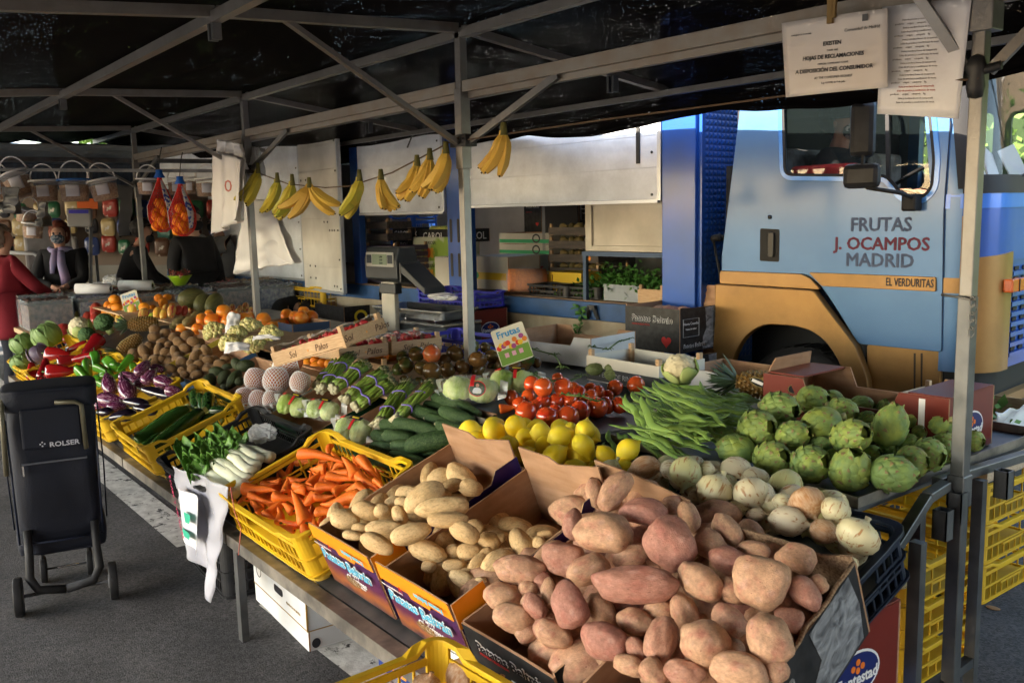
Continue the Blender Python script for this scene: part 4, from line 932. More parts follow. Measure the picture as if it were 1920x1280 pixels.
def purple_box(u0,u1,label,sticker):
 w=u1-u0;th=carton('potato_carton',label,'carton',SF((u0+u1)/2,.34),w,.60,.20,pur,group=gb,rn=None,wob=.003)
 m=MB();slab(m,[(-w/2,.180),(-w*.10,.180),(-w*.08,.165),(w*.18,.165),(w*.20,.180),(w/2,.180),(w/2-.004,.236),(w*.1,.240),(-w/2+.006,.238)],.005,onfront(.612));m.build('orange_flap',[orp,kraft],th)
 m=MB();slab(m,[(-.30,.15),(-.18,.15),(-.19,.235),(-.30,.232)],.005,onright(w+.012));m.build('orange_corner',[orp,kraft],th)
 m=MB();slab(m,[(-.295,.0),(.295,.0),(.295,.235),(.20,.235),(.17,.20),(-.17,.197),(-.295,.16)],.004,onright(w+.008));m.build('side_sleeve',[purs,kraft_d],th)
 m=MB();slab(m,[(-w/2+.002,.0),(w/2-.002,.0),(w/2-.002,.285),(.04,.28),(-.0,.262),(-w/2+.002,.30)],.005,Matrix.Rotation(math.pi,4,'Z')@onfront(.586),1,1);m.build('back_wall',[kraft,kraft],th)
 F=onfront(.616,0,.12);logo(th,F@Matrix.Translation((.0,.016,0)),.054,cyan)
 text('Merry',.026,ink_w,th,F@Matrix.Translation((.01,-.025,-.008)),shear=.2);text('Christmas',.032,ink_w,th,F@Matrix.Translation((.01,-.048,-.008)),shear=.2,off=.0004);text('FELIZ NAVIDAD',.012,ink_w,th,F@Matrix.Translation((.02,-.066,-.008)))
 text('Patatas Beltrán',.024,cyan,th,onfront(.626,w*.24,.205)@Matrix.Rotation(math.pi,4,'Z'),off=.0006,lift=.001)
 text('A',.03,ink_r,th,onfront(.626,-w*.16,.19));text('www.patatasbeltran.com',.012,ink_w,th,onfront(.626,-w*.3,.176))
 if sticker:
  m=MB();m.box((.04,-.3105,.012),(.17,-.3095,.062));k=m.build('paper_sticker',ink_w,th);text('Agricola de Patatas S.C.L.',.0105,ink_k,k,onfront(.622,.105,.05))
 m=MB();m.prism([onfront(.6,-.02,.06)@Vector((p[0],p[1],.001))for p in ell(0,0,.05,.018,18)],(0,-.001,0));m.build('window_print',M('net_window',(.3,.18,.07),.8,c2=(.1,.05,.02),nscale=150),th)
 return th
purple_box(-2.74,-2.33,'open purple and orange potato carton beside the carrot crate',False)
purple_box(-2.29,-1.90,'open purple and orange potato carton with white sticker, beside the black cartons',True)
def black_box(F,w,d,h,label,grp=gb,wob=.006,name='potato_carton',rside=True,fn=None):
 th=carton(name,label,'carton',F,w,d,h,dkp,group=grp,wob=wob,fn=fn)
 logo(th,onfront(d+.002,0,h*.72),w*.125,ink_k);text('PREMIUM SELECTION',w*.035,ink_r,th,onfront(d+.002,-w*.2,h*.58))
 m=MB();x=w*.27;z=h*.24;pts=[]
 for k in range(24):t=2*math.pi*k/24;pts.append((x+.0022*w/.4*16*math.sin(t)**3,z+.0022*w/.4*(13*math.cos(t)-5*math.cos(2*t)-2*math.cos(3*t)-math.cos(4*t))))
 m.prism([onfront(d+.002)@Vector((p[0],p[1],.0015))for p in pts],(F.to_3x3().inverted()@Vector((0,0,0)))[:]if False else(0,-.0006,0));m.build('heart_mark',ink_r,th)
 if rside:
  m=MB();m.prism([onright(w)@Vector((p[0],p[1],.001))for p in((.02,.01),(d*.44,.01),(d*.46,h*.5),(d*.42,h*.98),(d*.1,h*.96),(d*.14,h*.5),(d*.05,h*.3))],(.0008,0,0));m.build('photo_print',hand,th)
  m=MB()
  for a,b in(((-d*.42,h*.35),(-d*.05,h*.35)),((-d*.05,h*.35),(-d*.05,h*.75)),((-d*.05,h*.75),(-d*.42,h*.75)),((-d*.42,h*.75),(-d*.42,h*.35))):
   Fr=onright(w);m.beam(Fr@Vector((a[0],a[1],.001)),Fr@Vector((b[0],b[1],.001)),.0015,.008,(1,0,0))
  m.build('speech_frame',M('grey_print',(.35,.36,.38),.5),th)
  text('Nueva Cosecha',d*.055,ink_w,th,onright(w,-d*.235,h*.64));text('Patatas de calidad',d*.035,ink_w,th,onright(w,-d*.235,h*.52))
  logo(th,onright(w,-d*.15,h*.14),d*.085,ink_k)
 return th
b3=black_box(SF(-1.69,.35),.37,.62,.185,'battered black carton of red potatoes beside the purple cartons',rside=False)
m=MB();m.box((-.02,-.3125,.02),(.14,-.3112,.075));k=m.build('paper_sticker',ink_w,b3);text('Agricola de Patatas S.C.L.',.011,ink_k,k,onfront(.626,.06,.06))
b4=black_box(SF(-1.265,.35,0,.13),.37,.62,.20,'torn black carton of red potatoes at the near end of the stall')
m=MB();slab(m,[(-.183,.0),(.183,.0),(.18,.22),(.10,.205),(.0,.225),(-.12,.235),(-.183,.215)],.006,Matrix.Translation((0,.302,0))@FRONT,1,1);m.build('back_flap',[kraft,kraft_d],b4)
for(pts,col_,t_)in(([(.20,-.32,.20),(.205,.33,.20),(.212,.33,.209),(.206,0,.214),(.204,-.32,.208)],kraft_d,'x'),):
 m=MB();m.tube([b4.matrix_world.inverted()@(b4.matrix_world@Vector((.182+.003*math.sin(i*2.2),-.305+i*.047,.203+.004*math.sin(i*1.7))))for i in range(14)],.006,6,flat=.8);m.build('torn_edge',kraft_d,b4)
carton('lemon_carton','orange-edged kraft carton full of lemons','carton',SF(-2.60,.84,.0),.80,.32,.055,orp,wob=.004)
crate('black slotted crate of white onions under the steel tray',SF(-1.50,.73,-.05),.66,.46,.15,navy,None,cols=16,rows=3,horn=.004)
m=thing('cardboard_sheet','bare cardboard strip standing between the potatoes and onions','cardboard',mat=SF(-1.77,.665,.16))
mb=MB();slab(mb,[(-.19,.05),(.15,.0),(.17,.085),(-.01,.115),(-.19,.13)],.005,FRONT,1,1);mb.build('board',[kraft,kraft],m)
carton('cucumber_carton','low kraft carton under the cucumbers','carton',SF(-3.35,.78),.72,.46,.07,M('green_print',(.03,.12,.05),.5))
carton('avocado_carton','low carton of dark avocados','carton',SF(-5.05,.72,0),.5,.38,.10,M('green_print',(.03,.12,.05),.5),kraft)
carton('pomelo_carton','low white-edged carton holding netted pomelos','carton',SF(-4.55,.76,0),.46,.40,.09,white_card,kraft)
blue_e=M('blue_edge_print',(.05,.13,.28),.5)
carton('kiwi_carton','blue-edged cardboard tray of kiwis beside the avocados','carton',SF(-5.72,.76,0),.56,.42,.09,blue_e)
carton('kiwi_carton','yellow-edged cardboard tray of kiwis beside the pineapples','carton',SF(-6.45,.80,0),.62,.46,.09,M('yellow_edge_print',(.6,.45,.05),.5))
carton('lettuce_carton','dark green printed carton holding bagged lettuce hearts','carton',SF(-4.0,.72,.0,.0),.52,.40,.10,M('dark_green_print',(.01,.045,.02),.4))
m=MB();m.add([T(-8.5,0,-.012),T(-1.2,0,-.012),T(-1.2,1.0,-.012),T(-8.5,1.0,-.012)],[(0,1,2,3)]);part('display_board',m,steel_d,tb)
J=dict(off=(980,860),s=3)
red=[(405,190,86,48,82),(520,178,128,74,-52,.05,'long tan potato leaning at the top left of the heap, against the cardboard strip'),(460,415,170,132,12,.05,'largest pink potato, near the top of the heap'),(285,370,92,62,85),(685,298,140,80,8,.04),(840,262,65,55,0),(935,325,90,62,70),(825,475,160,138,60,.05),(605,545,110,70,-15),(1155,400,115,70,50),(1055,480,105,80,30),(1155,565,115,80,20,.01),(1300,512,100,52,10),(1540,555,120,85,15),(1340,685,168,155,30,.05,'large round lumpy tan potato right of the long one'),(1590,755,115,85,50),(1665,700,60,50,40),(1005,692,148,108,32,.03),(635,705,242,112,2,.06,'longest tan potato, lying across the middle of the heap'),(230,560,125,98,22),(365,625,128,90,-22,.02),(265,820,138,102,75,.05,'pale pink potato with a thin sprout'),(150,755,88,50,88),(70,825,85,60,50),(0,620,132,86,10),(170,985,116,80,25),(910,860,118,80,70),(630,915,108,85,20),(780,1015,138,94,-72,.02),(440,850,110,84,60),(470,1025,150,118,20,.01),(1025,1030,148,140,20,.04),(1165,905,118,80,40,.02),(1390,1010,160,130,68,.04),(1500,900,90,70,20,-.02),(640,1075,90,60,60),(735,1195,92,78,50),(910,1200,118,78,10),(1215,1190,168,104,10,.02),(760,850,85,62,0),(1180,745,95,75,30),(650,430,70,60,0,-.03),(1180,1060,70,52,0,-.02),(1445,815,65,55,0,-.02),(1420,1180,90,70,40),(600,1160,95,60,20),(1000,1120,90,60,0,-.03),(1330,880,85,60,0,-.03),(560,830,80,60,0,-.03)]
g1='pink-skinned potatoes heaped in the near black cartons'
heap('potato_pink','potato','potato',g1,'pink-skinned potato in the near black carton',red,.235,rows=5,w=.35,**J)
I=dict(off=(560,860),s=3.048)
heap('potato_pink','potato','potato','pink-skinned potatoes in the battered black carton','pink-skinned potato in the battered black carton',[(1165,780,110,84,0),(1350,850,96,70,50),(1230,905,126,92,15),(1450,995,116,88,25),(1260,630,150,86,8,.03),(1310,745,60,50,0),(1385,700,75,60,40),(1435,920,60,50,0,-.02),(1300,990,70,60,0,-.03)],.205,rows=1,w=.4,**I)
hl='pink-skinned potato half hidden deep in the heap'
filler('potato_pink','potato','potato','half-hidden pink potatoes deep in the heap',hl,[(1080,1240),(1420,1290),(1500,1080),(1330,970),(1130,940),(1060,1000),(1010,1060)],42,.15,.055,1.3,3)
filler('potato_pink','potato','potato','half-hidden pink potatoes deep in the heap',hl,[(880,1130),(1060,1240),(1080,1100),(1010,1040),(960,1050)],12,.12,.05,1.3,4)
filler('potato_pink','potato','potato','half-hidden pink potatoes deep in the heap',hl,[(1060,1000),(1110,900),(1300,960),(1330,1000)],10,.17,.055,1.3,5)
yl1=[(265,345,85,60,10),(390,295,88,62,15),(480,297,50,48,0),(578,325,62,48,70),(720,222,128,84,-30,.03,'big yellow potato on top of its carton'),(820,195,55,35,10),(880,150,60,42,-15),(985,165,66,55,15),(820,278,155,72,-5,.04),(590,245,42,40,0),(355,395,52,36,0),(490,400,116,56,3),(310,437,62,32,10),(640,425,122,68,-15,.03),(450,485,100,58,25,.01),(850,347,120,50,-2,.04),(945,420,92,60,25),(540,250,50,40,0,-.03),(900,240,60,50,0,-.04)]
yl2=[(825,465,80,58,60),(1005,385,52,40,20),(1090,470,64,58,20),(735,525,112,60,20,.03),(975,530,70,58,0),(1270,480,92,66,60),(1150,450,35,30,0),(885,525,45,42,0),(890,610,72,42,5),(1065,560,62,42,-60),(1020,605,78,46,-60),(1130,600,102,74,-48),(745,615,46,36,0),(940,690,88,48,30),(970,655,50,30,20),(1410,430,46,28,0),(1375,480,42,38,0),(1040,700,40,32,0),(1200,540,50,40,0,-.03)]
heap('potato_yellow','potato','potato','yellow potatoes heaped in the purple carton by the carrots','yellow potato in the carton by the carrots',yl1,.24,rows=2,names=('back row','front row',''),w=.4,**I)
heap('potato_yellow','potato','potato','yellow potatoes in the half-empty purple carton','yellow potato in the half-empty purple carton',yl2,.16,rows=2,names=('back row','front row',''),w=.5,**I)
ylb='yellow potato half hidden deep in its purple carton'
filler('potato_yellow','potato','potato','half-hidden yellow potatoes',ylb,[(610,970),(700,1050),(880,900),(830,880)],18,.15,.04,1.4,6)
filler('potato_yellow','potato','potato','half-hidden yellow potatoes',ylb,[(760,1040),(860,1110),(1030,1000),(900,970)],24,.09,.042,1.4,7)
B=dict(off=(740,560),s=3.764)
lemons=[(530,920,84,68,0),(700,930,96,84,60,.02),(853,897,86,80,90,.03),(568,1000,86,70,0),(680,1065,68,52,0),(800,1040,84,78,45,.02),(920,970,70,66,0),(1030,945,82,75,0,.02),(1165,970,98,82,-20,.03),(1345,930,82,75,-80,.02),(1330,1040,102,84,60,.02),(1240,910,50,44,0),(1045,1035,78,56,110),(960,1040,60,50,0),(908,1105,88,72,-30,.02),(1125,1110,104,84,-35,.03,'large lemon with its nipple pointing up right, front of the heap'),(1285,1105,88,62,20),(1270,1195,102,65,0,.01),(1000,1155,46,36,0),(1645,1065,98,78,-35,.03,'single lemon lying right of the others, against the beans'),(1490,1105,92,66,50),(1620,1170,62,42,10),(1410,1190,55,50,0),(800,1140,46,32,0),(480,1015,34,30,0)]
heap('lemon','lemon','lemon','lemons heaped beside the runner beans','bright yellow lemon',lemons,.115,rows=3,w=.35,**B)
filler('lemon','lemon','lemon','half-hidden lemons under the lemon heap','lemon half hidden under the lemon heap',[(870,830),(950,860),(1120,870),(1130,840),(1100,810),(900,800)],22,.055,.042,1.2,8)
onions=[(490,75,84,62,-60),(690,52,102,72,160,0,'brown_onion'),(915,75,102,90,100,.02),(825,60,60,55,0),(890,122,80,54,200),(1035,60,50,50,0),(1080,190,116,106,-65,.03,'big white onion with a ragged dry neck, front of the heap'),(1280,190,98,104,60,.02),(1370,210,60,78,0,-.01),(1200,280,64,52,0),(1460,240,66,52,0),(1595,245,100,104,60,.02,'brown_onion','brown-skinned papery onion under the tray edge'),(1760,290,84,84,-60,.01),(1490,350,130,82,10,.01),(1310,312,66,36,0),(1690,405,92,72,30,.0,'brown_onion'),(1885,435,105,124,-60,.02,'greenish white onion at the right corner of its crate'),(1815,600,62,72,60),(1010,300,44,42,0),(980,215,60,50,0,-.02)]
heap('onion','onion','onion','white onions behind the red potatoes','white onion behind the red potatoes',onions,.14,off=(980,860),s=3,rows=2,names=('back row','front row',''),w=.35)
filler('onion','onion','onion','half-hidden white onions','white onion half hidden under the other onions',[(1180,900),(1400,940),(1600,1030),(1620,990),(1450,900),(1250,870)],20,.085,.05,1,9)
H=dict(off=(300,760),s=3.369)
carrots=[(1020,320,150,38,190,.05,'long carrot lying uppermost on the heap'),(1200,385,78,44,55,.04),(1068,290,42,26,-90),(1330,410,112,38,225,.01),(1320,490,95,36,220),(1175,455,126,28,182,.02),(1000,400,56,40,0),(975,470,62,44,120),(635,530,118,42,187,.02),(800,510,50,38,95,.01),(880,537,50,34,0),(930,518,92,30,190),(1060,515,84,38,170,.01),(1150,520,66,34,150),(1205,525,46,30,-10),(1285,530,56,38,220),(780,580,70,38,180),(650,595,98,28,195),(605,630,54,30,40),(715,645,78,25,145,.01),(805,640,50,32,30),(880,640,116,50,66,.04,'thick carrot pointing at the camera in the front of the heap'),(940,600,60,40,-30),(1140,600,132,50,-10,.03,'thick carrot with a dark crown lying across the right of the heap'),(1040,575,66,30,180),(755,690,54,36,80),(960,665,50,32,100),(1060,675,76,35,185,.01),(1160,640,74,24,180),(815,740,76,26,10),(905,760,64,36,60),(975,745,54,30,80),(700,500,66,26,180),(870,470,70,26,175),(1115,385,46,26,-30),(1130,420,66,26,0),(1290,362,50,22,220),(1230,350,44,22,70),(540,545,46,28,80),(1400,510,66,22,220),(800,770,54,22,20),(720,480,46,22,0),(580,590,40,24,60),(700,700,60,22,200)]
heap('carrot','carrot','carrot','carrots heaped in the yellow crate','orange carrot in the yellow crate',carrots,.125,rows=4,w=.6,**H)
filler('carrot','carrot','carrot','half-hidden carrots','carrot half hidden under the carrot heap',[(450,930),(600,985),(730,900),(640,840),(560,870)],30,.08,.020,4,10)
_at=rnd
def arts(lst,off,s,h):
 out=[]
 for t in lst:
  ti=Matrix.Rotation(-(t[6]if len(t)>6 else _at.uniform(.3,1.0)),4,'Y')@Matrix.Rotation(_at.uniform(0,6),4,'X')
  px,py=off[0]+t[0]/s,off[1]+t[1]/s
  o=put('artichoke','artichoke','artichoke','x','green artichokes heaped on the steel tray',px,py,t[2]/s*1.02,t[3]/s*1.04,t[4],h+t[5],.3,tilt=ti);out.append((o,px,py))
 return out
aa=arts([(1455,535,158,130,25,.10),(1280,695,158,150,20,.06,.9),(1115,872,148,128,200,0,-.2),(1030,770,100,98,200,.0),(1560,750,138,118,0,.05,.5),(1395,940,154,142,10,.0,.9)],(1120,640),4.267,.07)
aa+=arts([(175,435,120,104,15,.10,.5),(240,612,148,118,160,.08,.2),(400,520,114,100,30,.09),(460,712,186,128,15,.07,1.0),(610,690,76,82,0,.04),(455,965,154,150,300,0,1.0),(155,920,152,142,10,0,.8),(620,850,76,74,0,.0),(770,990,168,140,8,.0,.15),(915,905,118,124,10,.0,.4),(1045,852,112,132,30,.0,.6),(1155,800,94,122,40,.0,.4),(755,642,146,126,290,.07,.4),(540,482,95,76,10,.06),(575,575,76,54,0,.05),(700,512,76,54,300,.05),(915,590,84,68,-10,.05),(740,812,76,52,0,.0),(870,755,94,66,0,.01),(1140,622,116,90,180,.05,-1.0),(1390,745,66,80,20,.0,.5),(230,772,84,64,0,.02),(975,680,56,54,0,.02),(1085,700,66,50,0,.0),(1215,745,56,62,0,.0),(345,415,76,46,190,.08),(560,900,60,60,0,-.0),(340,860,70,60,0,.0),(1250,700,60,60,90,.0)],(1480,640),4,.07)
relabel(aa,'green artichoke heaped on the steel tray',4)
toms=[(880,745,60,52,-60,.01),(990,770,66,56,-60,.0),(1130,800,60,56,-60,.0),(1260,640,60,50,-60,.03),(1380,640,56,46,-60,.02),(965,600,62,56,-60,.08),(1048,627,72,68,250,.09,'big red tomato on top of the heap'),(1190,625,70,68,-110,.08),(825,697,60,58,-30),(945,695,66,52,-90,.03),(925,800,84,76,-60),(1078,838,76,82,-80),(1045,730,62,56,-60,.02),(1140,725,62,56,-60,.02),(1225,832,80,78,-60),(1310,790,74,76,-60),(1425,770,76,84,-90),(1490,752,60,66,-30),(1385,690,56,50,-60,.02),(1305,668,62,50,-90,.02),(1235,722,56,52,-60,.02),(1555,628,62,58,-60,.02),(1700,607,74,60,-40,.03,'red tomato beside the bean tips, with green calyx'),(1585,750,64,62,-30),(1440,658,52,44,-90,.02),(1150,560,48,40,0,.03),(1500,690,60,50,0,-.01),(1340,730,50,50,0,-.01)]
heap('tomato','tomato','tomato','red vine tomatoes on the steel tray','glossy red tomato on the steel tray',toms,.04,rows=3,w=.35,**B)
o=put('carrot','carrot','carrot','stray carrot lying beside the red tomatoes',None,740+800/3.764,560+770/3.764,17,10,170,.04,.5)
kums=[(118,350,48,46,-60,.04),(155,392,58,60,-90,.05),(262,390,70,64,250,.08,'red_kumato','single orange-red tomato on the dark tomatoes'),(425,387,62,64,-60,.06),(535,336,70,58,-30,.10),(638,345,42,42,-30,.07),(585,432,60,68,-80,.06),(690,407,52,56,-60,.05),(75,470,65,60,-60,.02),(55,412,54,44,-60,.03),(190,490,52,58,-60,.01),(262,512,70,70,-75,.03),(375,502,56,56,-60,.01),(475,482,54,56,-60,.02),(590,500,62,46,-60),(750,457,62,44,-60,.02),(935,430,62,56,-20,.03),(840,402,46,46,-60,.04),(850,478,62,44,-60),(350,440,56,46,-60,.03),(912,470,54,48,-60),(170,590,42,40,-60,-.02),(215,620,50,40,-60,-.02),(1000,452,40,38,-60),(70,580,50,44,0,-.02),(20,500,50,50,0,0),(310,575,50,40,0,-.02),(470,560,50,40,0,-.02),(690,480,50,40,0,-.02),(640,560,45,35,0,-.03)]
heap('kumato','tomato','tomato','dark green-brown tomatoes behind the asparagus','dark green-brown tomato behind the asparagus',kums,.05,rows=3,w=.35,**B)
mand=[(1195,485,50,36,0),(1260,500,50,30,0),(1320,508,40,26,0),(1410,510,50,50,0),(1445,492,40,34,0),(790,575,46,50,0),(860,590,56,48,0),(900,560,40,34,0),(950,570,40,40,0),(845,540,40,30,0)]
heap('orange','mandarin','mandarin','small mandarins showing behind the asparagus and pomelos','small orange mandarin between the pomelos and tomatoes',mand,.05,off=(380,540),s=4,rows=1)
cuk=[(846,755,38,14,200),(797,776,35,14,200),(818,764,24,11,15,-.01),(857,780,35,14,200),(775,799,40,14,190,.01),(748,821,30,15,10),(770,838,38,14,8),(808,827,52,18,168,.03,'large dark cucumber lying uppermost next to the carton'),(722,842,30,15,5),(763,860,34,12,15),(712,864,24,11,10),(740,798,30,13,190),(850,803,34,12,15),(790,850,36,12,10,-.02),(725,822,28,13,20,-.01),(880,770,24,11,25,-.01),(795,806,36,14,12,-.01),(830,790,34,13,10,-.02),(700,845,22,12,0,-.02)]
heap('cucumber','cucumber','cucumber','bumpy cucumbers between the asparagus and cartons','bumpy dark green cucumber',cuk,.10,rows=3,w=.7)
cou_=[(1215,1100,235,58,-33,.0,'dark courgette lying along the back of the courgette crate'),(1345,1135,240,62,-37,.035,'long glossy courgette lying uppermost in the crate'),(1405,1180,200,48,-35,-.02),(1465,925,92,44,80,.01),(1517,930,84,42,85,.01),(1567,962,88,56,85,.02),(1660,1005,64,46,10),(1605,1062,62,46,10),(1130,1240,110,42,-35,-.03),(1480,1060,150,44,-35,-.03)]
heap('courgette','courgette','courgette','courgettes in the yellow crate','dark green courgette in the yellow crate',cou_,.10,off=(0,520),s=4,rows=1,w=.8)
FO=dict(off=(220,580),s=6.4)
avo=[(1095,885,118,88,110,0,'dark avocado with a torn red label, nearest the front'),(1280,812,104,72,130),(1400,842,132,76,125,.01,'long avocado carrying an orange label'),(1540,672,112,76,-10,.02),(1432,657,78,62,60),(1190,742,92,62,0),(1470,862,64,56,-20),(1200,972,66,54,0),(1330,700,80,55,0,-.02),(1300,930,70,50,0,-.02)]
heap('avocado','avocado','avocado','dark avocados beside the pomelos','dark pebbly avocado',avo,.11,rows=1,**FO)
kiwis=[(450,240,72,58,0,.03),(575,285,66,60,0,.02),(440,335,76,66,10,.03),(680,332,66,56,0),(540,392,82,54,-20,.02),(380,435,62,56,0),(740,395,72,62,30,.02),(830,310,72,58,0,.02),(870,290,54,44,0),(912,385,76,62,10,.02),(815,460,76,54,0),(620,420,54,44,0),(690,502,68,56,80),(500,485,82,62,100,.01),(580,510,76,60,-20),(320,505,82,66,60,.01),(200,560,88,70,70),(365,592,62,60,0),(460,612,86,76,0),(530,592,56,46,0),(600,590,50,44,0,-.02)]
heap('kiwi','kiwi','kiwi','brown kiwis in the yellow-edged tray','brown kiwi in the yellow-edged tray',kiwis,.10,rows=2,names=('back row','front row',''),**FO)
kiw2=[(940,560,92,66,-50,.02),(1070,500,78,62,60),(775,637,82,62,-10),(1090,612,76,62,0),(980,657,72,54,0),(1235,652,86,58,0),(1300,592,64,46,0),(640,717,86,66,20),(910,717,76,66,0,.01),(780,727,58,48,0),(955,782,84,54,-10),(1080,722,64,46,0),(810,782,56,46,0),(740,842,64,40,0),(700,802,56,46,0),(1020,580,42,38,0),(880,642,54,46,0),(1160,700,50,40,0,-.02),(860,760,50,40,0,-.02)]
heap('kiwi','kiwi','kiwi','brown kiwis in the blue-edged tray','brown kiwi in the blue-edged tray',kiw2,.10,rows=2,names=('back row','front row',''),**FO)
filler('kiwi','kiwi','kiwi','half-hidden kiwis','brown kiwi half hidden under the others',[(250,660),(290,610),(370,640),(430,680),(360,710),(320,690)],26,.06,.038,1.2,12)
GO=dict(off=(0,520),s=4)
aub=[(1070,685,76,52,-50,.05),(1120,748,72,54,-50,.04),(1240,790,84,60,20,.02),(985,760,96,52,15,.02),(820,800,86,58,-105,.02),(950,835,108,66,-110,.03,'plump striped aubergine in the middle of its crate'),(1070,805,66,50,0),(830,925,110,62,10),(1300,852,66,46,0),(1160,862,104,46,195,.01,'black_aubergine'),(1020,942,98,46,190,.01,'black_aubergine'),(920,1037,108,50,170,.0,'black_aubergine','glossy black aubergine nearest the front rim'),(790,1012,66,44,180,0,'black_aubergine'),(1090,990,90,44,190,-.02,'black_aubergine'),(1230,880,90,46,190,-.01,'black_aubergine'),(880,975,80,50,0,-.02),(1180,690,60,44,0,.0),(760,960,60,44,0,-.02)]
heap('striped_aubergine','aubergine','aubergine','aubergines in the yellow crate','purple aubergine in the yellow crate',aub,.13,rows=3,w=.6,**GO)
rps=[(440,580,105,54,185,.03),(520,622,92,46,170,.02),(660,600,122,52,-8,.03),(690,520,105,56,-48,.05,'large dark red pepper standing highest in the pile'),(580,525,90,38,-20,.02),(455,705,115,56,178,.02),(245,705,66,50,80),(330,690,84,50,100,.01),(350,790,50,44,185,0),(290,800,60,36,100,-.02),(590,690,80,44,0,-.02),(400,770,80,40,20,-.02)]
heap('red_pepper','red_pepper','pepper','glossy red peppers in the yellow crate','glossy red pepper',rps,.12,rows=2,names=('back row','front row',''),**GO)
gps=[(718,620,76,34,260,.03),(770,692,84,34,200,.02),(820,640,66,44,30,.01),(655,690,78,38,260,.02),(620,725,74,40,240,.01),(870,672,46,44,200),(940,645,86,30,-50,.03),(880,745,86,28,140),(700,775,66,38,-10),(745,795,66,28,20),(620,805,46,38,0),(790,740,66,36,10,-.02),(850,770,60,30,0,-.02),(500,840,84,26,20,0,'dark_green_pepper'),(530,802,56,28,0,0,'dark_green_pepper'),(575,830,50,24,-20,0,'dark_green_pepper'),(455,835,60,24,30,0,'dark_green_pepper'),(1010,690,50,36,60,0)]
heap('green_pepper','green_pepper','pepper','curled green peppers between red peppers and aubergines','curled green pepper',gps,.12,rows=2,names=('back row','front row',''),**GO)
E6=dict(off=(0,560),s=6.4)
orl=[(1375,10,70,60,0,.10),(1295,82,50,56,0,.06),(1350,108,60,56,0,.05),(1412,108,76,60,0,.08,'orange with a small blue sticker'),(1640,32,62,54,0,.08),(1730,102,66,60,0,.05),(1040,172,50,42,0,.0),(1275,168,64,50,0),(1230,200,50,40,0,-.02),(1380,165,60,40,0,0),(1905,-8,60,50,0,.04),(1960,45,64,60,0,.04),(2010,-20,56,40,0,.04),(1920,130,60,40,0,0),(1830,110,50,40,0,0),(1480,60,56,50,0,.03),(1560,60,56,50,0,.03),(2060,90,50,40,0,0),(1430,20,50,40,0,.05)]
heap('orange','orange','orange','oranges at the back of the far end','orange at the back of the far end',orl,.10,rows=2,names=('back row','front row',''),**E6)
apl=[(1145,140,86,64,-80,.06,'red_apple','largest dark red apple at the back'),(1140,242,66,58,-80,.02,'red_apple'),(1045,232,72,54,-80,.02,'red_apple'),(762,375,58,80,-80,0,'red_apple'),(830,302,62,50,-80,0,'red_apple'),(800,490,44,46,-80,-.04,'red_apple'),(780,247,76,50,-80,.03,'pale_apple'),(935,217,66,50,-80,.03,'pale_apple'),(630,302,62,48,-80,.02,'pale_apple'),(705,302,52,40,-80,0,'pale_apple'),(890,260,52,36,-80,0,'pale_apple'),(1505,132,52,66,-80,.05,'yellow_apple'),(1602,132,82,70,-80,.06,'yellow_apple'),(1430,237,62,48,-80,.02,'yellow_apple'),(1350,222,54,48,-80,.02,'yellow_apple'),(1505,228,54,42,-80,.01,'yellow_apple'),(1600,218,62,40,-80,.01,'yellow_apple'),(1312,188,44,38,-80,.01,'yellow_apple'),(1455,287,62,48,-80,.0,'green_apple'),(1570,272,62,52,-80,.01,'green_apple'),(1610,302,54,44,-80,0,'green_apple'),(1722,202,82,62,-80,.03,'bicolour_apple'),(1885,175,66,50,-80,.02,'yellow_apple'),(2060,150,76,52,-80,.03,'bicolour_apple'),(2140,140,54,44,-80,.03,'red_apple'),(2215,145,60,40,-80,.02,'red_apple'),(1960,190,60,44,-80,.0,'yellow_apple'),(1820,230,56,44,-80,0,'green_apple'),(2290,120,60,40,-80,.02,'bicolour_apple'),(1660,260,50,40,-80,-.01,'yellow_apple'),(1990,130,60,44,-80,.02,'bicolour_apple')]
heap('yellow_apple','apple','apple','apples at the far end of the stall','apple in the mixed heap at the far end',apl,.09,rows=3,**E6)
prs=M('pear_skin',(.20,.13,.05),.6,c2=(.13,.12,.04),nscale=5,bump=.2)
proto('pear',[lathe_x([(0,-1),(.4,-.95),(.8,-.72),(1,-.3),(.95,0),(.70,.35),(.48,.68),(.35,.9),(0,.98)],18)],prs,[('stalk',[stemme])])
heap('pear','pear','pear','brown pears behind the kiwis','brown russet pear behind the kiwis',[(880,130,112,60,-30,.03),(740,140,90,54,-35,.01),(960,60,90,48,-30,.03),(700,190,80,46,-20,-.02)],.09,rows=1,**FO)
heap('persimmon','persimmon','persimmon','orange persimmons by the second post','glossy orange persimmon beside the grapes',[(1275,32,76,90,-80,.12),(1140,142,82,96,-80,.06),(1012,122,74,70,-80,.05),(1335,142,82,90,-60,.06),(1530,132,76,100,-80,.05),(1595,92,56,60,-80,.04),(1755,127,78,90,-80,.05),(790,252,66,90,-80,0),(960,237,56,74,-80,0),(1400,72,50,60,-80,.05),(1100,60,50,56,-80,.04),(1860,215,60,76,-80,0),(1450,220,70,60,0,-.02),(1690,215,70,60,0,-.02)],.06,rows=2,names=('back row','front row',''),**FO)
heap('persimmon','persimmon','persimmon','orange persimmons beside the strawberry crates','glossy orange persimmon left of the strawberries',[(630,207,46,48,-80,.04),(690,220,42,46,-80,.03),(757,182,36,46,-80,.05),(735,228,46,58,-80,.03),(815,217,42,50,-80,.03),(560,300,36,60,-80,-.02),(600,275,36,50,-80,-.02)],.07,off=(380,540),s=4,rows=1)
mel=M('melon_rind',(.05,.055,.018),.45,c2=(.11,.10,.03),nscale=3,stretch=(.6,4,4),bump=.5,bscale=9)
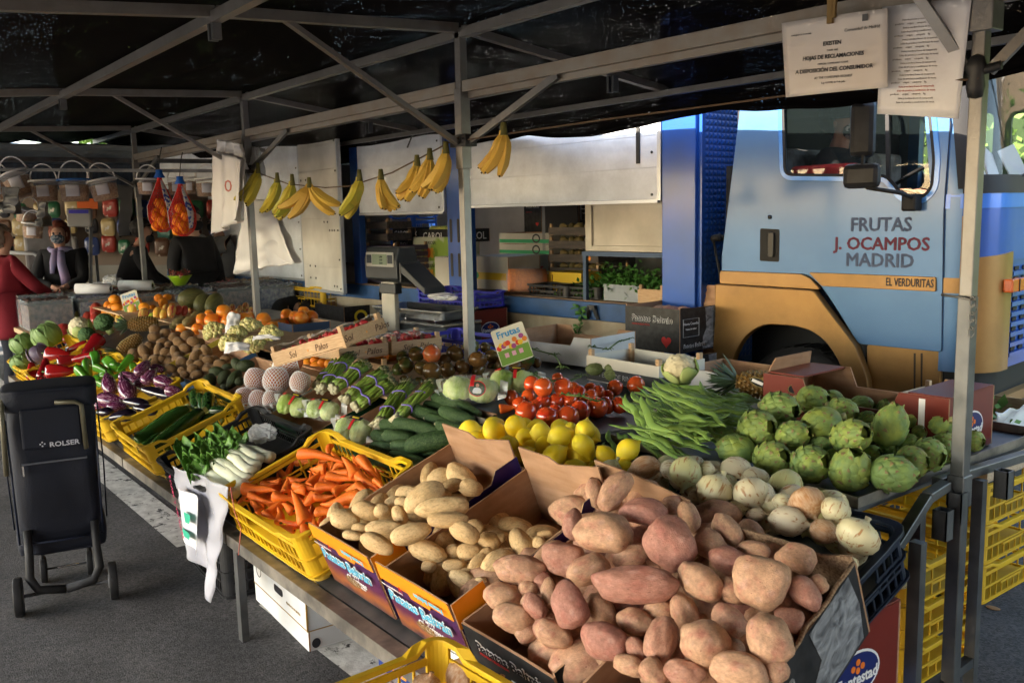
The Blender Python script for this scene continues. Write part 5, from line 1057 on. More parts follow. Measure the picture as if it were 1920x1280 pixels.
proto('melon',[blob(3,lambda v:v*(1+.03*math.cos(math.atan2(v.z,v.y)*10)*(1-abs(v.x))))],mel)
heap('melon','melon','melon','dark green melons behind the persimmons','dark green ribbed melon',[(1440,155,112,76,170,.06),(1520,195,70,64,120,.02),(1605,195,76,62,120,.02)],.14,rows=1,**GO)
heap('bicolour_apple','nectarine','nectarine','nectarines behind the persimmons','red and yellow nectarine behind the persimmons',[(1800,240,30,22,-80),(1840,225,34,26,-80),(1740,235,34,24,-80),(1880,255,30,24,-80),(1700,250,30,24,-80),(1780,265,30,20,-80)],.08,rows=1,**GO)
# ================================================================== asparagus, beans, bagged lettuce, chard, cabbages ...
asp=M('asparagus_spear',(.16,.26,.03),.45,c2=(.14,.12,.05),nscale=4,stretch=(1.6,3,3),rand=[(.14,.25,.03),(.22,.34,.05),(.13,.19,.03)],lo=.5,hi=.8)
aspb=M('asparagus_butt',(.50,.46,.30),.7);aspt=M('asparagus_tip',(.07,.07,.05),.7,c2=(.12,.13,.04),nscale=20)
def spear(s):
 m=MB();rr=random.Random(s);pts=[(-1+2*i/9,.02*math.sin(i*1.1+s),.02*math.cos(i*.9+s))for i in range(10)]
 m.tube(pts[:2],[.030,.031],7,mi=1,smooth=True);m.tube(pts[1:9],[.031,.031,.030,.029,.027,.026,.027,.026],7)
 m.tube([pts[8],((pts[8][0]+1)/2-.02,pts[8][1],pts[8][2]),(1.0,pts[9][1],pts[9][2])],[.030,.033,.006],7,mi=2)
 for i in range(12):
  t=.45+.5*rr.random()**.7;a=rr.uniform(0,6.28);p=Vector((t,.025*math.cos(a),.025*math.sin(a)));m.add([p,p+Vector((.02,.01*math.cos(a+1.6),.01*math.sin(a+1.6))),p+Vector((.065,.012*math.cos(a),.012*math.sin(a))),p+Vector((.02,-.01*math.cos(a+1.6),-.01*math.sin(a+1.6)))],[(0,1,2,3)],2)
 return m.mesh('spear',[asp,aspb,aspt])
SP=[spear(i)for i in range(4)]
rbm=M('violet_rubber_band',(.22,.15,.55),.5)
AL=['asparagus bundle at the back left of the row, partly covered','wide asparagus bundle, second from the left','asparagus bundle third from the left','asparagus bundle in the middle of the row','asparagus bundle second from the right','loose-tipped asparagus bundle at the right end of the row','asparagus bundle behind the others at the left','asparagus bundle underneath between the middle ones']
for i,(x0,y0,x1,y1,hw,lf)in enumerate([(1110,500,880,770,44,.02),(1235,560,965,770,52,.05),(1385,610,1050,850,52,.035),(1440,690,1130,900,48,.02),(1560,690,1300,1030,46,.02),(1740,700,1430,1000,40,.03),(1060,500,850,740,40,.0),(1330,640,1080,840,44,-.0)]):
 a,N=surf(380+x0/4,540+y0/4,.13+lf);b,_=surf(380+x1/4,540+y1/4,.10+lf);c=(a+b)/2;L=(a-b).length/2;hw_=hw*1.22/4*depth(c)/FPX
 F=frame(c,a-b,N);bt=thing('asparagus_bundle',AL[i],'asparagus',mat=F,group='asparagus bundles laid side by side');n=0;rr=random.Random(i)
 for k in range(30):
  r=hw_*math.sqrt((k+.5)/30)*.92;t=k*2.39996;y,z=r*math.cos(t),r*math.sin(t)*.62
  f=rr.uniform(-.02,.03);spl=rr.uniform(.25,.6);rr2=rr.uniform(.8,1.25)
  q=Matrix.Translation((f*L,y,z))@Matrix.Rotation(y*spl/hw_*.12,4,'Z')@Matrix.Rotation(-z*spl/hw_*.12,4,'Y')@Matrix.Rotation(rr.uniform(0,6),4,'X')@Matrix.Diagonal((L*rr.uniform(.93,1.03),.26*rr2,.26*rr2,1))
  link('spear',SP[k%4],bt,q)
 for xx in(.30,-.38):
  m=MB();m.tube([(xx*L+.004*math.sin(3*t),(hw_+.004)*math.cos(t),(hw_*.62+.006)*math.sin(t))for t in[2*math.pi*q/24 for q in range(25)]],.005,5,flat=.6,up=(0,1,0));m.build('rubber_band',rbm,bt)
rb=random.Random(11);bl=[]
def bean(px,py,a,b,ang,h,lab=None):
 o=put('runner_bean','runner_bean','bean',lab or 'flat green runner bean in the big heap beside the artichokes','flat green runner beans heaped on the tray',px,py,a,b/.11,ang,h,.75,roll=rb.uniform(-.5,.5),rs=rb)
 return o
for k in range(185):
 u=rb.random()**.8;v=rb.uniform(-1,1);px=1190+u*205+rb.uniform(-8,8);wv=(.45+.55*math.sin(math.pi*min(1,u*1.1+.12)))*68;py=785+v*wv-(u-.3)*26
 d=v*v+(u-.5)**2;h=.055+.13*(1-min(1,d))*rb.uniform(.45,1)
 bean(px,py,rb.uniform(26,46),rb.uniform(4.2,6),rb.gauss(16 if u>.4 else 28,14),h)
for(x,y,a,b,g,h,l)in[(290,690,218,26,6,.22,'long runner bean pointing left across the tray'),(430,600,205,34,54,.25,'broad runner bean lying diagonally on top of the heap'),(350,480,130,28,40,.22,None),(270,520,120,28,50,.2,None),(640,460,240,26,22,.22,None),(500,430,160,26,35,.21,None),(110,800,120,24,70,.1,'curled runner bean hanging over the lemons'),(30,880,90,22,120,.08,None),(470,830,250,24,28,.16,None),(340,610,110,24,62,.2,None),(620,390,200,24,20,.2,None),(1120,500,150,18,2,.12,None),(1130,530,150,18,4,.1,None),(1050,470,160,18,0,.14,None),(200,760,60,22,20,.08,None),(560,700,160,28,-8,.2,None),(720,600,160,26,15,.2,None),(780,520,170,24,10,.18,None),(850,640,170,24,12,.15,None)]:
 bean(1120+x/4.267,640+y/4.267,a/4.267,b/4.267,g,h,l)
def spot(px,py,h,w=.6):
 p,N=surf(px,py,h);tc=(CC-p).normalized();return p,N,(N*w+tc*(1-w)).normalized(),depth(p)/FPX
filmb=M('bag_film',(.9,.92,.93),.06,alpha=.12,bump=1.0,bscale=14,spec=1.0)
let=M('lettuce_leaf',(.28,.42,.06),.5,c2=(.58,.66,.30),nscale=9,stretch=(3,1,1),bump=1,bscale=24,sss=.05)
fold=M('crinkled_film',(.86,.88,.88),.18,alpha=.55,bump=1.2,bscale=7,spec=.9)
def lettuce_bag(px,py,a,b,ang,h,label,photo=False,red=True):
 p,N,nn,k=spot(px,py,h);a*=k;b*=k
 x=(onpl(px+math.cos(R(ang))*20,py+math.sin(R(ang))*20,p,nn)-p).normalized();F=frame(p,x,nn)
 t=thing('lettuce_bag',label,'lettuce',mat=F,group='bags of lettuce hearts')
 for i,dx in enumerate((-.42,.42)):
  m=MB();v,f=blob(4,lambda v,i=i:Vector((v.x*a*.50,v.y*b*.86,v.z*b*.6))*(1+.10*nzv(v,2.5,i*9)+.10*abs(math.sin(v.y*8+4*nzv(v,2,i)))+.05*nzv(v,9,i))+Vector((dx*a,0,0)));m.add(v,f,0,True);m.build('lettuce_heart',let,t)
 m=MB();v,f=blob(4,lambda v:Vector((math.copysign(abs(v.x)**.7,v.x)*a*1.02,math.copysign(abs(v.y)**.75,v.y)*b*1.0,v.z*b*.74))*(1+.06*nzv(v,3.5,px)+.05*abs(nzv(v,8,px))));m.add(v,f,0,False);m.build('plastic_bag',filmb,t)
 m=MB();m.grid(lambda u,w:(-a*1.0-.02*u-.01*math.sin(w*11),(w-.5)*b*1.5,.02*math.sin(w*9+u)),3,14);m.build('bag_end',fold,t);m=MB();m.grid(lambda u,w:(a*1.0+.035*u,(w-.5)*b*1.6,.02*math.sin(w*8+u)),3,14);m.build('bag_end',fold,t)
 def band(x0,x1,y0,y1,mat,nm,lift=.0):
  m=MB()
  def fn(u,w):
   X=x0+(x1-x0)*u;Y=y0+(y1-y0)*w;q=max(0,1-(abs(X/a))**2.6-(abs(Y/b))**2.4);return(X,Y,b*.76*q**.42+.003+lift)
  m.grid(fn,8,8);return m.build(nm,mat,t,solid=.0006)
 band(.02*a,.16*a,-.5*b,.75*b,ink_r,'red_band')
 if red:band(-.75*a,-.5*a,.35*b,.62*b,ink_r,'red_band');band(-.2*a,.45*a,.35*b,.72*b,ink_k,'printed_label',.001);band(-.05*a,.3*a,.45*b,.6*b,M('yellow_print',(.8,.6,.03),.5),'label_print',.0025)
 if photo:
  m=MB();Fp=Matrix.Translation((.28*a,-.50*b,b*.55))@Matrix.Rotation(R(38),4,'X');
  q=plate('photo_label',[ell(0,0,a*.30,b*.50)],ink_w,t,Fp,.002);plate('photo_rim',[ell(0,0,a*.30,b*.50),ell(0,0,a*.27,b*.45)],ink_r,t,Fp@Matrix.Translation((0,0,.0012)),.0012)
  plate('photo_ground',[ell(0,0,a*.27,b*.45)],M('photo_green',(.03,.05,.03),.5),t,Fp@Matrix.Translation((0,0,.0012)),.001)
  plate('photo_figure',[rpoly([(-.17*a,-.30*b),(.17*a,-.30*b),(.12*a,.06*b),(-.12*a,.06*b)],.02)],M('shirt_print',(.6,.62,.66),.5),t,Fp@Matrix.Translation((0,0,.0022)),.001)
  plate('photo_face',[ell(0,.2*b,.06*a,.12*b)],M('skin_print',(.45,.27,.2),.5),t,Fp@Matrix.Translation((0,0,.0024)),.001)
 return t
lettuce_bag(882,730,54,30,4,.10,'bag of two lettuce hearts with an oval photo label',photo=True,red=False)
lettuce_bag(962,715,46,28,2,.09,'bag of lettuce hearts behind, next to the red tomatoes')
lettuce_bag(550,760,34,24,15,.13,'bagged lettuce hearts at the left of the green carton')
lettuce_bag(605,768,34,22,10,.13,'bagged lettuce hearts in the middle of the green carton')
lettuce_bag(662,806,38,28,12,.12,'bagged lettuce hearts nearest the carrot crate')
pom=M('pomelo_skin',(.48,.10,.04),.5,rand=[(.5,.12,.05),(.40,.06,.04)],c2=(.55,.2,.06),nscale=2)
netw=M('foam_net',(.85,.84,.84),.6)
def foamnet(lo=-.75):
 m=MB();n=22
 for sgn in(-1,1):
  for k in range(n):
   pts=[]
   for j in range(11):
    t=j/10;z=-.98+(lo*-1+.98)*t;r=math.sqrt(max(.02,1-min(1,z*z)))*1.035;a=2*math.pi*k/n+sgn*t*1.5;pts.append((z*1.02,r*math.cos(a),r*math.sin(a)))
   m.tube(pts,.030,4,cap=False)
 m.tube([(-lo*1.02,math.sqrt(1-lo*lo)*1.05*math.cos(t),math.sqrt(1-lo*lo)*1.05*math.sin(t))for t in[2*math.pi*q/24 for q in range(25)]],.04,6)
 return m.mesh('foam_net',netw)
stk=MB();stk.grid(lambda u,w:(.90+.0,.34*(u-.5),.44*(w-.5)),2,2)
PRODUCE['pomelo']=([MB().add(*blob(3,lambda v:v),0,True).mesh('pomelo',pom)],[('foam_net',[foamnet(-.62)])])
pl_=[(640,572,118,76,-14,.05,'red pomelo lying sideways on top, wrapped in white foam net'),(550,690,98,94,-85,.03,'large pomelo in white foam net, middle of the group'),(398,682,84,82,-80,.02),(730,702,80,74,-70,.02),(312,812,66,66,-100),(415,832,72,66,-70),(512,834,74,60,-80)]
heap('pomelo','pomelo','pomelo','red pomelos in white foam nets','red pomelo in white foam net',pl_,.14,off=(380,540),s=4,rows=1,w=.4)
chs=M('chard_stalk',(.78,.78,.62),.35,c2=(.66,.70,.48),nscale=3,stretch=(.5,5,5));chl=M('chard_leaf',(.07,.19,.025),.45,c2=(.13,.28,.05),nscale=5,bump=.5,bscale=14)
for i,(x0,y0,x1,y1,hh)in enumerate([(250,480,425,535,.11),(190,330,445,520,.13),(290,350,500,470,.14),(340,400,540,435,.12),(370,270,605,385,.15),(420,240,625,345,.15),(500,270,700,330,.13),(230,420,430,510,.12),(450,330,600,400,.13),(215,370,470,560,.12),(300,300,520,500,.14),(400,300,580,420,.15),(260,440,400,560,.11),(350,340,560,470,.14)]):
 hh+=.035;a,N=surf(300+x0/3.369,760+y0/3.369,hh);b,_=surf(300+x1/3.369,760+y1/3.369,hh-.01);c=(a+b)/2;L=(a-b).length;F=frame(b,a-b,N)
 t=thing('chard',('chard stalk with curled green leaf, '+['nearest the front rim','at the front left with a raised leaf','third from the front','lying between the front stalks','in the middle with a tall leaf','with the tallest curled leaf','at the back beside the plastic bag','second from the front, half covered','half covered near the back','at the very front corner','third of the front ones, slightly raised','behind the middle one','lowest at the front left','lying on top in the middle'][i]),'chard',mat=F,group='white-stalked chard in the black crate')
 m=MB();m.tube([(0,0,0),(L*.2,.004,.004),(L*.5,.006*math.sin(i),.012),(L*.8,.0,.012),(L,0,.02)],[.030,.029,.025,.018,.006],9,flat=.75,up=(0,0,1));m.build('stalk',chs,t)
 m=MB();q=random.Random(i)
 def lf(u,w,L=L,i=i):
  s=(u-.5)*2;x=L*(.84+.40*w);wd=.048*math.sin(math.pi*min(1,.12+w*.9))**.7;return(x-.03*abs(s),s*wd,.02+.05*w*w+.022*abs(s)**1.5*math.sin(w*9+i)+.03*(abs(s))*(1-w)+.012*math.sin(w*22+s*5+i))
 m.grid(lf,10,16);m.build('leaf',chl,t,solid=.0012)
def crumple(name,label,px,py,a,b,h,mat=fold,sd=1,cat='plastic bag',fl=.6):
 p,N,nn,k=spot(px,py,h);F=frame(p,(1,.1,0),nn);m=MB()
 v,f=blob(5,lambda v:Vector((v.x*a*k,v.y*b*k,v.z*b*k*fl))*(1+.26*nzv(v,1.7,sd)+.26*abs(nzv(v,3.2,sd+3))+.03*nzv(v,9,sd)));m.add(v,f,0,True);return tag(m.build(name,mat,mat=F),label,cat)
crumple('plastic_bag','crumpled clear plastic bag lying on the chard',490,812,38,20,.15)
cab=M('cabbage_leaf',(.11,.20,.05),.5,c2=(.19,.28,.09),nscale=3,bump=.6,bscale=10);cabr=M('red_cabbage_leaf',(.075,.05,.085),.45,c2=(.14,.11,.15),nscale=4,bump=.3,bscale=8)
vein=M('pale_cabbage_leaf',(.24,.34,.13),.5,c2=(.15,.25,.07),nscale=5,bump=.6,bscale=12)
def cabbage(px,py,a,b,h,label,mat=cab,leaves=5,sd=0,cat='cabbage',name='cabbage'):
 p,N,nn,k=spot(px,py,h);r=(a+b)/2*k;F=frame(p,(1,0,.1),nn);t=thing(name,label,cat,mat=F@Matrix.Rotation(sd,4,'Z'));m=MB()
 v,f=blob(4,lambda v:v*r*.92*(1+.05*nzv(v,1.8,sd)));m.add(v,f,0,True);m.build('head',mat,t)
 for i in range(leaves):
  az=i*2.4+sd;m=MB()
  def lf(u,w,az=az,i=i):
   s=(u-.5)*2;el=-.9+1.9*w;wd=1.05*math.sin(math.pi*(.12+.80*w));rr=r*(1.0+.10*w*w+.06*abs(s)+.02*math.sin(u*30)*w+.03*math.sin(s*7+w*9+i)*w)
   x=math.cos(el);return(rr*x*math.cos(az+s*wd*.75),rr*x*math.sin(az+s*wd*.75),rr*math.sin(el))
  m.grid(lf,16,12);m.build('outer_leaf',vein if mat is cab else mat,t,solid=.002)
 return t
cabbage(88,630,30,20,.20,'large green cabbage with open ribbed leaves, back of its crate',sd=1)
cabbage(42,645,20,20,.18,'green cabbage at the far left edge of the crate',sd=2.2)
cabbage(40,680,18,18,.12,'pale green cabbage below the others, by the yellow rim',sd=.4)
cabbage(72,664,20,18,.17,'dusky purple red cabbage between green cabbages and peppers',mat=cabr,leaves=3,sd=1)
curd=M('cauliflower_curd',(.66,.60,.42),.7,c2=(.56,.48,.30),nscale=5,bump=1,bscale=50);brc=M('broccoli_floret',(.035,.085,.03),.8,c2=(.06,.12,.04),nscale=12,bump=1,bscale=60)
def curdy(px,py,a,b,h,label,mat,name,cat,leaves,sd=0,bump_=.10,sc_=6):
 p,N,nn,k=spot(px,py,h,.6);r=(a+b)/2*k;F=frame(p,(1,0,.1),nn);t=thing(name,label,cat,mat=F@Matrix.Diagonal((a*k/r,1,1,1)));m=MB()
 def fn(v):
  cells=1-min(1,(noise.voronoi(v*sc_*.62+Vector((sd,0,0)))[0][0])*1.5);return v*r*(.86+bump_*cells+.04*nzv(v,12,sd))*(1 if v.z>-.2 else .8)
 v,f=blob(5,fn);m.add(v,f,0,True);m.build('head',mat,t)
 for i in range(leaves):
  az=i*6.28/leaves+sd;m=MB();m.grid(lambda u,w:((r*(.95+.10*w+.05*math.sin(w*8+i)))*math.cos(az+(u-.5)*1.2*math.sin(.3+2.6*w))*math.cos(-1+1.35*w),(r*(.95+.10*w))*math.sin(az+(u-.5)*1.2*math.sin(.3+2.6*w))*math.cos(-1+1.35*w),r*math.sin(-1+1.35*w)),8,10);m.build('leaf',M('cauliflower_leaf',(.30,.42,.10),.5,c2=(.45,.52,.2),nscale=4),t,solid=.003)
 m=MB();m.tube([(0,0,-r*.6),(0,0,-r*1.1)],[r*.35,r*.3],10);m.build('stalk',M('brassica_stalk',(.34,.42,.16),.7),t)
curdy(150,614,24,20,.20,'white cauliflower among the broccoli at the far end',curd,'cauliflower','cauliflower',4,1)
curdy(1275,690,36,25,.17,'large cauliflower beside the pineapples, behind the beans',curd,'cauliflower','cauliflower',5,2)
curdy(196,606,24,17,.20,'larger dark broccoli head behind, by the apples',brc,'broccoli','broccoli',0,3,.12,9)
curdy(163,629,21,14,.16,'smaller dark broccoli head in front of the cauliflower',brc,'broccoli','broccoli',0,4,.12,9)
pin=bpy.data.materials.new('pineapple_skin');pin.use_nodes=True;pin.node_tree.nodes['Principled BSDF'].inputs['Roughness'].default_value=.6
pinm=[M('pineapple_eye',(.26,.13,.03),.6,c2=(.14,.12,.03),nscale=3,bump=.4,bscale=20),M('pineapple_eye_tip',(.42,.36,.22),.8)];pinl=M('pineapple_leaf',(.07,.12,.06),.5,c2=(.13,.19,.12),nscale=3)
def pineapple(px,py,a,b,ang,h,label,crown=1.0,sd=0,cr_side=1):
 p,N,nn,k=spot(px,py,h,.5);x=(onpl(px+math.cos(R(ang))*20,py+math.sin(R(ang))*20,p,nn)-p).normalized();F=frame(p,x,nn);L=a*k;r=b*k
 t=thing('pineapple',label,'pineapple',mat=F,group='pineapples');m=MB()
 m.add(*blob(3,lambda v:Vector((v.x*L,v.y*r*.95,v.z*r*.95))),0,True)
 rows,per=13,13
 for i in range(rows):
  xx=-.92+1.84*i/(rows-1);rr=math.sqrt(max(.05,1-abs(xx)**2.6))
  for j in range(per):
   an=2*math.pi*(j+(i%2)*.5)/per;d=Vector((0,math.cos(an),math.sin(an)));tg=Vector((0,-math.sin(an),math.cos(an)));c=Vector((xx*L,0,0))+d*r*rr;s1=r*rr*math.pi/per*1.0;s2=L*.92/rows*1.05;nx=Vector((xx*.5,0,0))+d
   q=[c+tg*s1,c+Vector((s2,0,0)),c-tg*s1,c-Vector((s2,0,0))];q2=[c+(w-c)*.55+nx*r*.11 for w in q];ap_=c+nx*r*.17+Vector((r*.06,0,0))
   m.add(q+q2+[ap_],[(0,1,5,4),(1,2,6,5),(2,3,7,6),(3,0,4,7),(4,5,8),(5,6,8),(6,7,8),(7,4,8)],[0,0,0,0,1,0,0,1],False)
 m.build('fruit',pinm,t);m=MB();q=random.Random(sd)
 for i in range(46):
  tt=i/46;an=i*2.4;ln=r*crown*(2.3-1.0*tt)*q.uniform(.8,1.1);sp=.95*(1-tt)+.12;d=Vector((math.cos(sp),math.sin(sp)*math.cos(an),math.sin(sp)*math.sin(an)));o=Vector((L*.93+r*.8*tt,0,0));sd_=d.cross(Vector((1,0,0))).normalized()*r*.16
  up=Vector((.25,0,0));pts=[o,o+d*ln*.4,o+d*ln*.75+up*ln*.2,o+d*ln+up*ln*.45];ws=[.9,1,.6,.02];vs=[]
  for pp,w_ in zip(pts,ws):vs+=[pp-sd_*w_,pp+Vector((-.012,0,0))*w_,pp+sd_*w_]
  m.add(vs,[(3*j+c,3*j+c+1,3*j+c+4,3*j+c+3)for j in range(3)for c in range(2)],0,True)
 m.build('crown',pinl,t);return t
pineapple(268,607,28,13,175,.17,'pineapple lying at the back behind the kiwis',.9,1)
pineapple(243,645,26,12,145,.15,'pineapple with its leafy crown towards the peppers',1.2,2)
pineapple(1432,722,52,24,188,.10,'golden pineapple with a black price tag, behind the artichokes',1.1,3)
pineapple(1490,704,40,20,20,.08,'pineapple behind with dark leaves pointing right',.9,4)
for(px,py,a,b,l,d_)in((1422,717,18,8,'small black oval tag with a white streak on the pineapple',0),(1474,697,22,17,'round black tag with a gold ring, standing above the pineapples',1),(1489,729,12,9,'small curled black tag by the artichokes',2)):
 p,N,nn,k=spot(px,py,.17,.1);F=frame(p,(nn.cross(Vector((0,0,1))))*-1,nn);F=F@Matrix.Rotation(-.4 if d_==0 else .2,4,'Z')
 t=thing('price_tag',l,'tag',mat=F);plate('card',[ell(0,0,a*k,b*k)],ink_k,t,Matrix(),.002);plate('ring',[ell(0,0,a*k*.94,b*k*.94),ell(0,0,a*k*.88,b*k*.88)],M('gold_print',(.45,.36,.12),.5),t,Matrix.Translation((0,0,.002)),.001)
 if d_==1:text('G',.03,M('gold_print',(.45,.36,.12),.5),t,Matrix.Translation((0.002,0,.002)))
 if d_==0:m=MB();m.box((-a*k*.7,-.006,.001),(a*k*.5,.006,.0025));m.build('white_streak',ink_w,t)
cus=M('custard_apple_skin',(.22,.27,.11),.6,c2=(.14,.17,.06),nscale=5,bump=.6,bscale=9)
def knob(v):
 q=noise.voronoi(v*2.6)[0][0];return v*(1-.16*q)
proto('custard_apple',[blob(4,knob)],cus)
heap('custard_apple','custard_apple','custard apple','custard apples behind the tomatoes','knobbly green custard apple behind the tomatoes',[(1155,702,24,15,0),(1115,692,18,13,0,.02),(1150,690,18,11,0,.03)],.05,rows=1)
grp=M('grape_skin',(.48,.44,.16),.28,rand=[(.52,.46,.18),(.46,.43,.15),(.58,.49,.22)],sss=.2,coat=.2);gme=MB().add(*blob(2,lambda v:v),0,True).mesh('grape',grp)
GL=['left bunch of white grapes beside the persimmons','lower left bunch of white grapes by the kiwis','big middle bunch of white grapes','white grape bunch at the right, near the strawberries','white grape bunch in front, touching the paper','white grape bunch at the back right']
for i,(px,py,a,b,n)in enumerate([(402,622,30,20,95),(432,645,30,17,95),(468,616,32,20,95),(508,630,30,18,95),(478,650,36,16,95),(446,630,28,16,90)]):
 p,N,nn,k=spot(px,py,.13,.6);t=thing('grape_bunch',GL[i],'grapes',mat=frame(p,(1,0,.1),nn),group='bunches of white grapes');q=random.Random(i);
 for j in range(n):
  r=math.sqrt((j+.5)/n);an=j*2.4;x,y=r*math.cos(an)*a*k,r*math.sin(an)*b*k;z=.055*(1-r*r)+q.uniform(-.008,.008);s=q.uniform(.013,.018);link('grape',gme,t,Matrix.Translation((x+q.uniform(-.004,.004),y,z))@Matrix.Diagonal((s,s,s*1.1,1)))
 m=MB();m.tube([(-a*k*.8,0,.0),(0,.004,.05),(a*k*.8,0,.0)],.004,5)
 for j in range(8):x=-a*k*.6+j*a*k*.17;m.tube([(x,0,.03),(x+.01,.03*math.sin(j*2),.02)],.002,4)
 m.build('stem',M('grape_stem',(.25,.16,.06),.8),t)
paper=M('tissue_paper',(.68,.66,.66),.8,bump=.4,bscale=12)
for(px,py,a,b,s,l)in((437,605,13,22,1,'crumpled white tissue paper between two grape bunches'),(445,652,24,12,2,'flat white tissue paper in front of the grapes'),(500,634,26,5,3,'curled strip of white paper on the right grapes')):
 p,N,nn,k=spot(px,py,.20,.4);m=MB();m.grid(lambda u,w:((u-.5)*2*a*k,(w-.5)*2*b*k*(1-.3*u),.02*nzv((u*3,w*3,s),1.5,s)+.02*math.sin(u*3)),12,10);tag(m.build('tissue_paper',paper,mat=frame(p,RT,nn),solid=.0008),l,'paper','tissue papers among the grapes')
strw=M('strawberry_skin',(.50,.02,.015),.3,rand=[(.5,.02,.015),(.36,.012,.02)],coat=.3,bump=.5,bscale=22)
proto('strawberry',[lathe_x([(0,-1),(.3,-.86),(.62,-.45),(.9,.1),(.95,.5),(.7,.82),(.3,.9),(0,.86)],12)],strw,[('calyx',[calyx(6,.6,.85,stem=0)])])
def wood_crate(name,label,F,w,d,h,mat=wood,title=None,tcol=None,group=None,cat='crate',posts=True):
 t=thing(name,label,cat,mat=F,group=group);m=MB()
 m.box((-w/2,-d/2,.004),(w/2,d/2,.008));m.build('base',mat,t)
 for(a,b)in(((-w/2,-d/2,.01),(w/2,-d/2+.006,h)),((-w/2,d/2-.006,.01),(w/2,d/2,h)),((-w/2,-d/2+.0065,.01),(-w/2+.006,d/2-.0065,h)),((w/2-.006,-d/2+.0065,.01),(w/2,d/2-.0065,h))):
  m=MB();m.box(a,b);m.build('side_board',mat,t)
 if posts:
  for sx in(-1,1):
   for sy in(-1,1):m=MB();cx,cy=sx*(w/2-.018),sy*(d/2-.018);m.box((cx-.011,cy-.011,.0),(cx+.011,cy+.011,h+.03));m.build('corner_post',wood,t)
 if title:
  for Fm in(onfront(d),onright(w)):
   text(title[0],h*.62,tcol or M('brown_print',(.10,.05,.03),.7),t,Fm@Matrix.Translation((-w*.2 if Fm is not None else 0,h*.5,0)),shear=.25);text(title[1],h*.62,tcol or M('brown_print',(.10,.05,.03),.7),t,Fm@Matrix.Translation((w*.2,h*.5,0)),shear=.25)
   for k in range(7):an=k*.9;plate('flower_print',[ell(.009*math.cos(an),h*.5+.009*math.sin(an),.006,.006,10)],M('flower_orange',(.7,.33,.1),.7),t,Fm@Matrix.Translation((0,0,.0012+k*.0001)),.0005)if k<1 else None
 return t
def berries(F,w,d,z,n,label,group,sd):
 q=random.Random(sd)
 for i in range(n):
  x,y=q.uniform(-w/2+.03,w/2-.03),q.uniform(-d/2+.03,d/2-.03);me=PRODUCE['strawberry'][0][0];s=q.uniform(.014,.020)
  o=bpy.data.objects.new('strawberry',me);col.objects.link(o);o.matrix_world=F@Matrix.Translation((x,y,z+q.uniform(-.004,.012)))@Matrix.Rotation(q.uniform(0,6.3),4,'Z')@Matrix.Rotation(q.uniform(-.6,1.2),4,'Y')@Matrix.Diagonal((s*1.2,s,s,1));tag(o,label,'strawberry',group);link('calyx',PRODUCE['strawberry'][1][0][1][0],o)
def film_cover(F,w,d,z,parent,sd=0):
 m=MB();m.grid(lambda u,v:((u-.5)*w,(v-.5)*d,z+.012*nzv((u*3,v*3,sd),1.6,sd)+.006*math.sin(u*20+v*9)),24,16);return m.build('film_cover',film,parent)
for i,(px0,py0,px1,py1,dd,h0,tilt,l,bl_)in enumerate([(508,668,642,622,.28,.22,1,'tilted wooden crate of film-covered strawberries beside the pomelos','strawberry under film in the tilted crate'),(636,662,728,650,.30,.14,0,'flat wooden crate of strawberries in the middle of the row','strawberry in the middle wooden crate'),(735,650,828,640,.30,.14,0,'wooden crate of bright strawberries below the scale','bright strawberry in the crate below the scale')]):
 if tilt:
  a=onz(508,672,1.0);b=onz(645,632,1.10);b=onpl(645,632,a,Vector((-.25,1,0)).normalized())
 else:a=onz(px0,py0,.98);b=onz(px1,py1,.98)
 x=(b-a);W_=x.length;W_=min(W_,.56);x.normalize();z=Vector((0,-.15 if tilt else 0,1));y=z.cross(x).normalized();z=x.cross(y);c=(a+b)/2+y*dd/2-z*.05
 F=MX(c,x,y,z);t=wood_crate('strawberry_crate',l,F,W_,dd,.075,title=('Sol','Palos'),group='wooden strawberry crates');berries(F,W_,dd,.072 if i else .066,34 if i!=1 else 26,bl_,'strawberries in the '+('tilted','middle','right')[i]+' wooden crate',i);film_cover(F,W_-.01,dd-.01,.098,t,i)
for i,(px,py)in enumerate(((690,690),(790,668))):
 p=onz(px,py,.86);wood_crate('strawberry_crate','wooden crate underneath the '+('middle','right')[i]+' strawberry crate',Matrix.Translation(p+Vector((0,.12,-.02)))@Matrix.Rotation(R(-3),4,'Z'),.50,.3,.07,title=('Sol','Palos'),group='wooden strawberry crates')
crate('blue plastic crate behind the dark tomatoes',frame(onz(830,665,.87)+Vector((0,.14,0)),(1,.05,0),(0,0,1)),.50,.30,.10,bluepl,None,cols=12,horn=.015)
carton('persimmon_carton','low blue printed fruit carton under the persimmons','carton',frame(onz(560,618,.87),(1,0,0),(0,0,1)),.45,.3,.07,M('navy_print',(.02,.04,.09),.5))
for(x0,x1,y0,y1,z1,l,nm)in((-9.3,-7.9,2.0,2.7,.93,'wide wooden shelf under the oranges and apples','fruit_shelf'),(-7.9,-6.3,2.2,2.6,.90,'wooden shelf under the pears and persimmons','fruit_shelf'),(-6.3,-5.2,2.2,2.9,.885,'wooden shelf under the grapes','fruit_shelf'),(-5.0,-3.4,2.05,2.9,.865,'low wooden shelf under the dark tomatoes','fruit_shelf')):
 t=thing(nm,l,'shelf',((x0+x1)/2,y0,.815));m=MB();m.box(((x0-x1)/2,0,z1-.815-.012),((x1-x0)/2,y1-y0,z1-.815));m.build('board',wood,t,bevel=.002)
 for sx in(-1,1):m=MB();m.box((sx*(x1-x0)/2-(.02 if sx>0 else 0),0.01,.0),(sx*(x1-x0)/2+(.02 if sx<0 else 0),y1-y0-.01,z1-.815-.0125));m.build('support',wood,t)
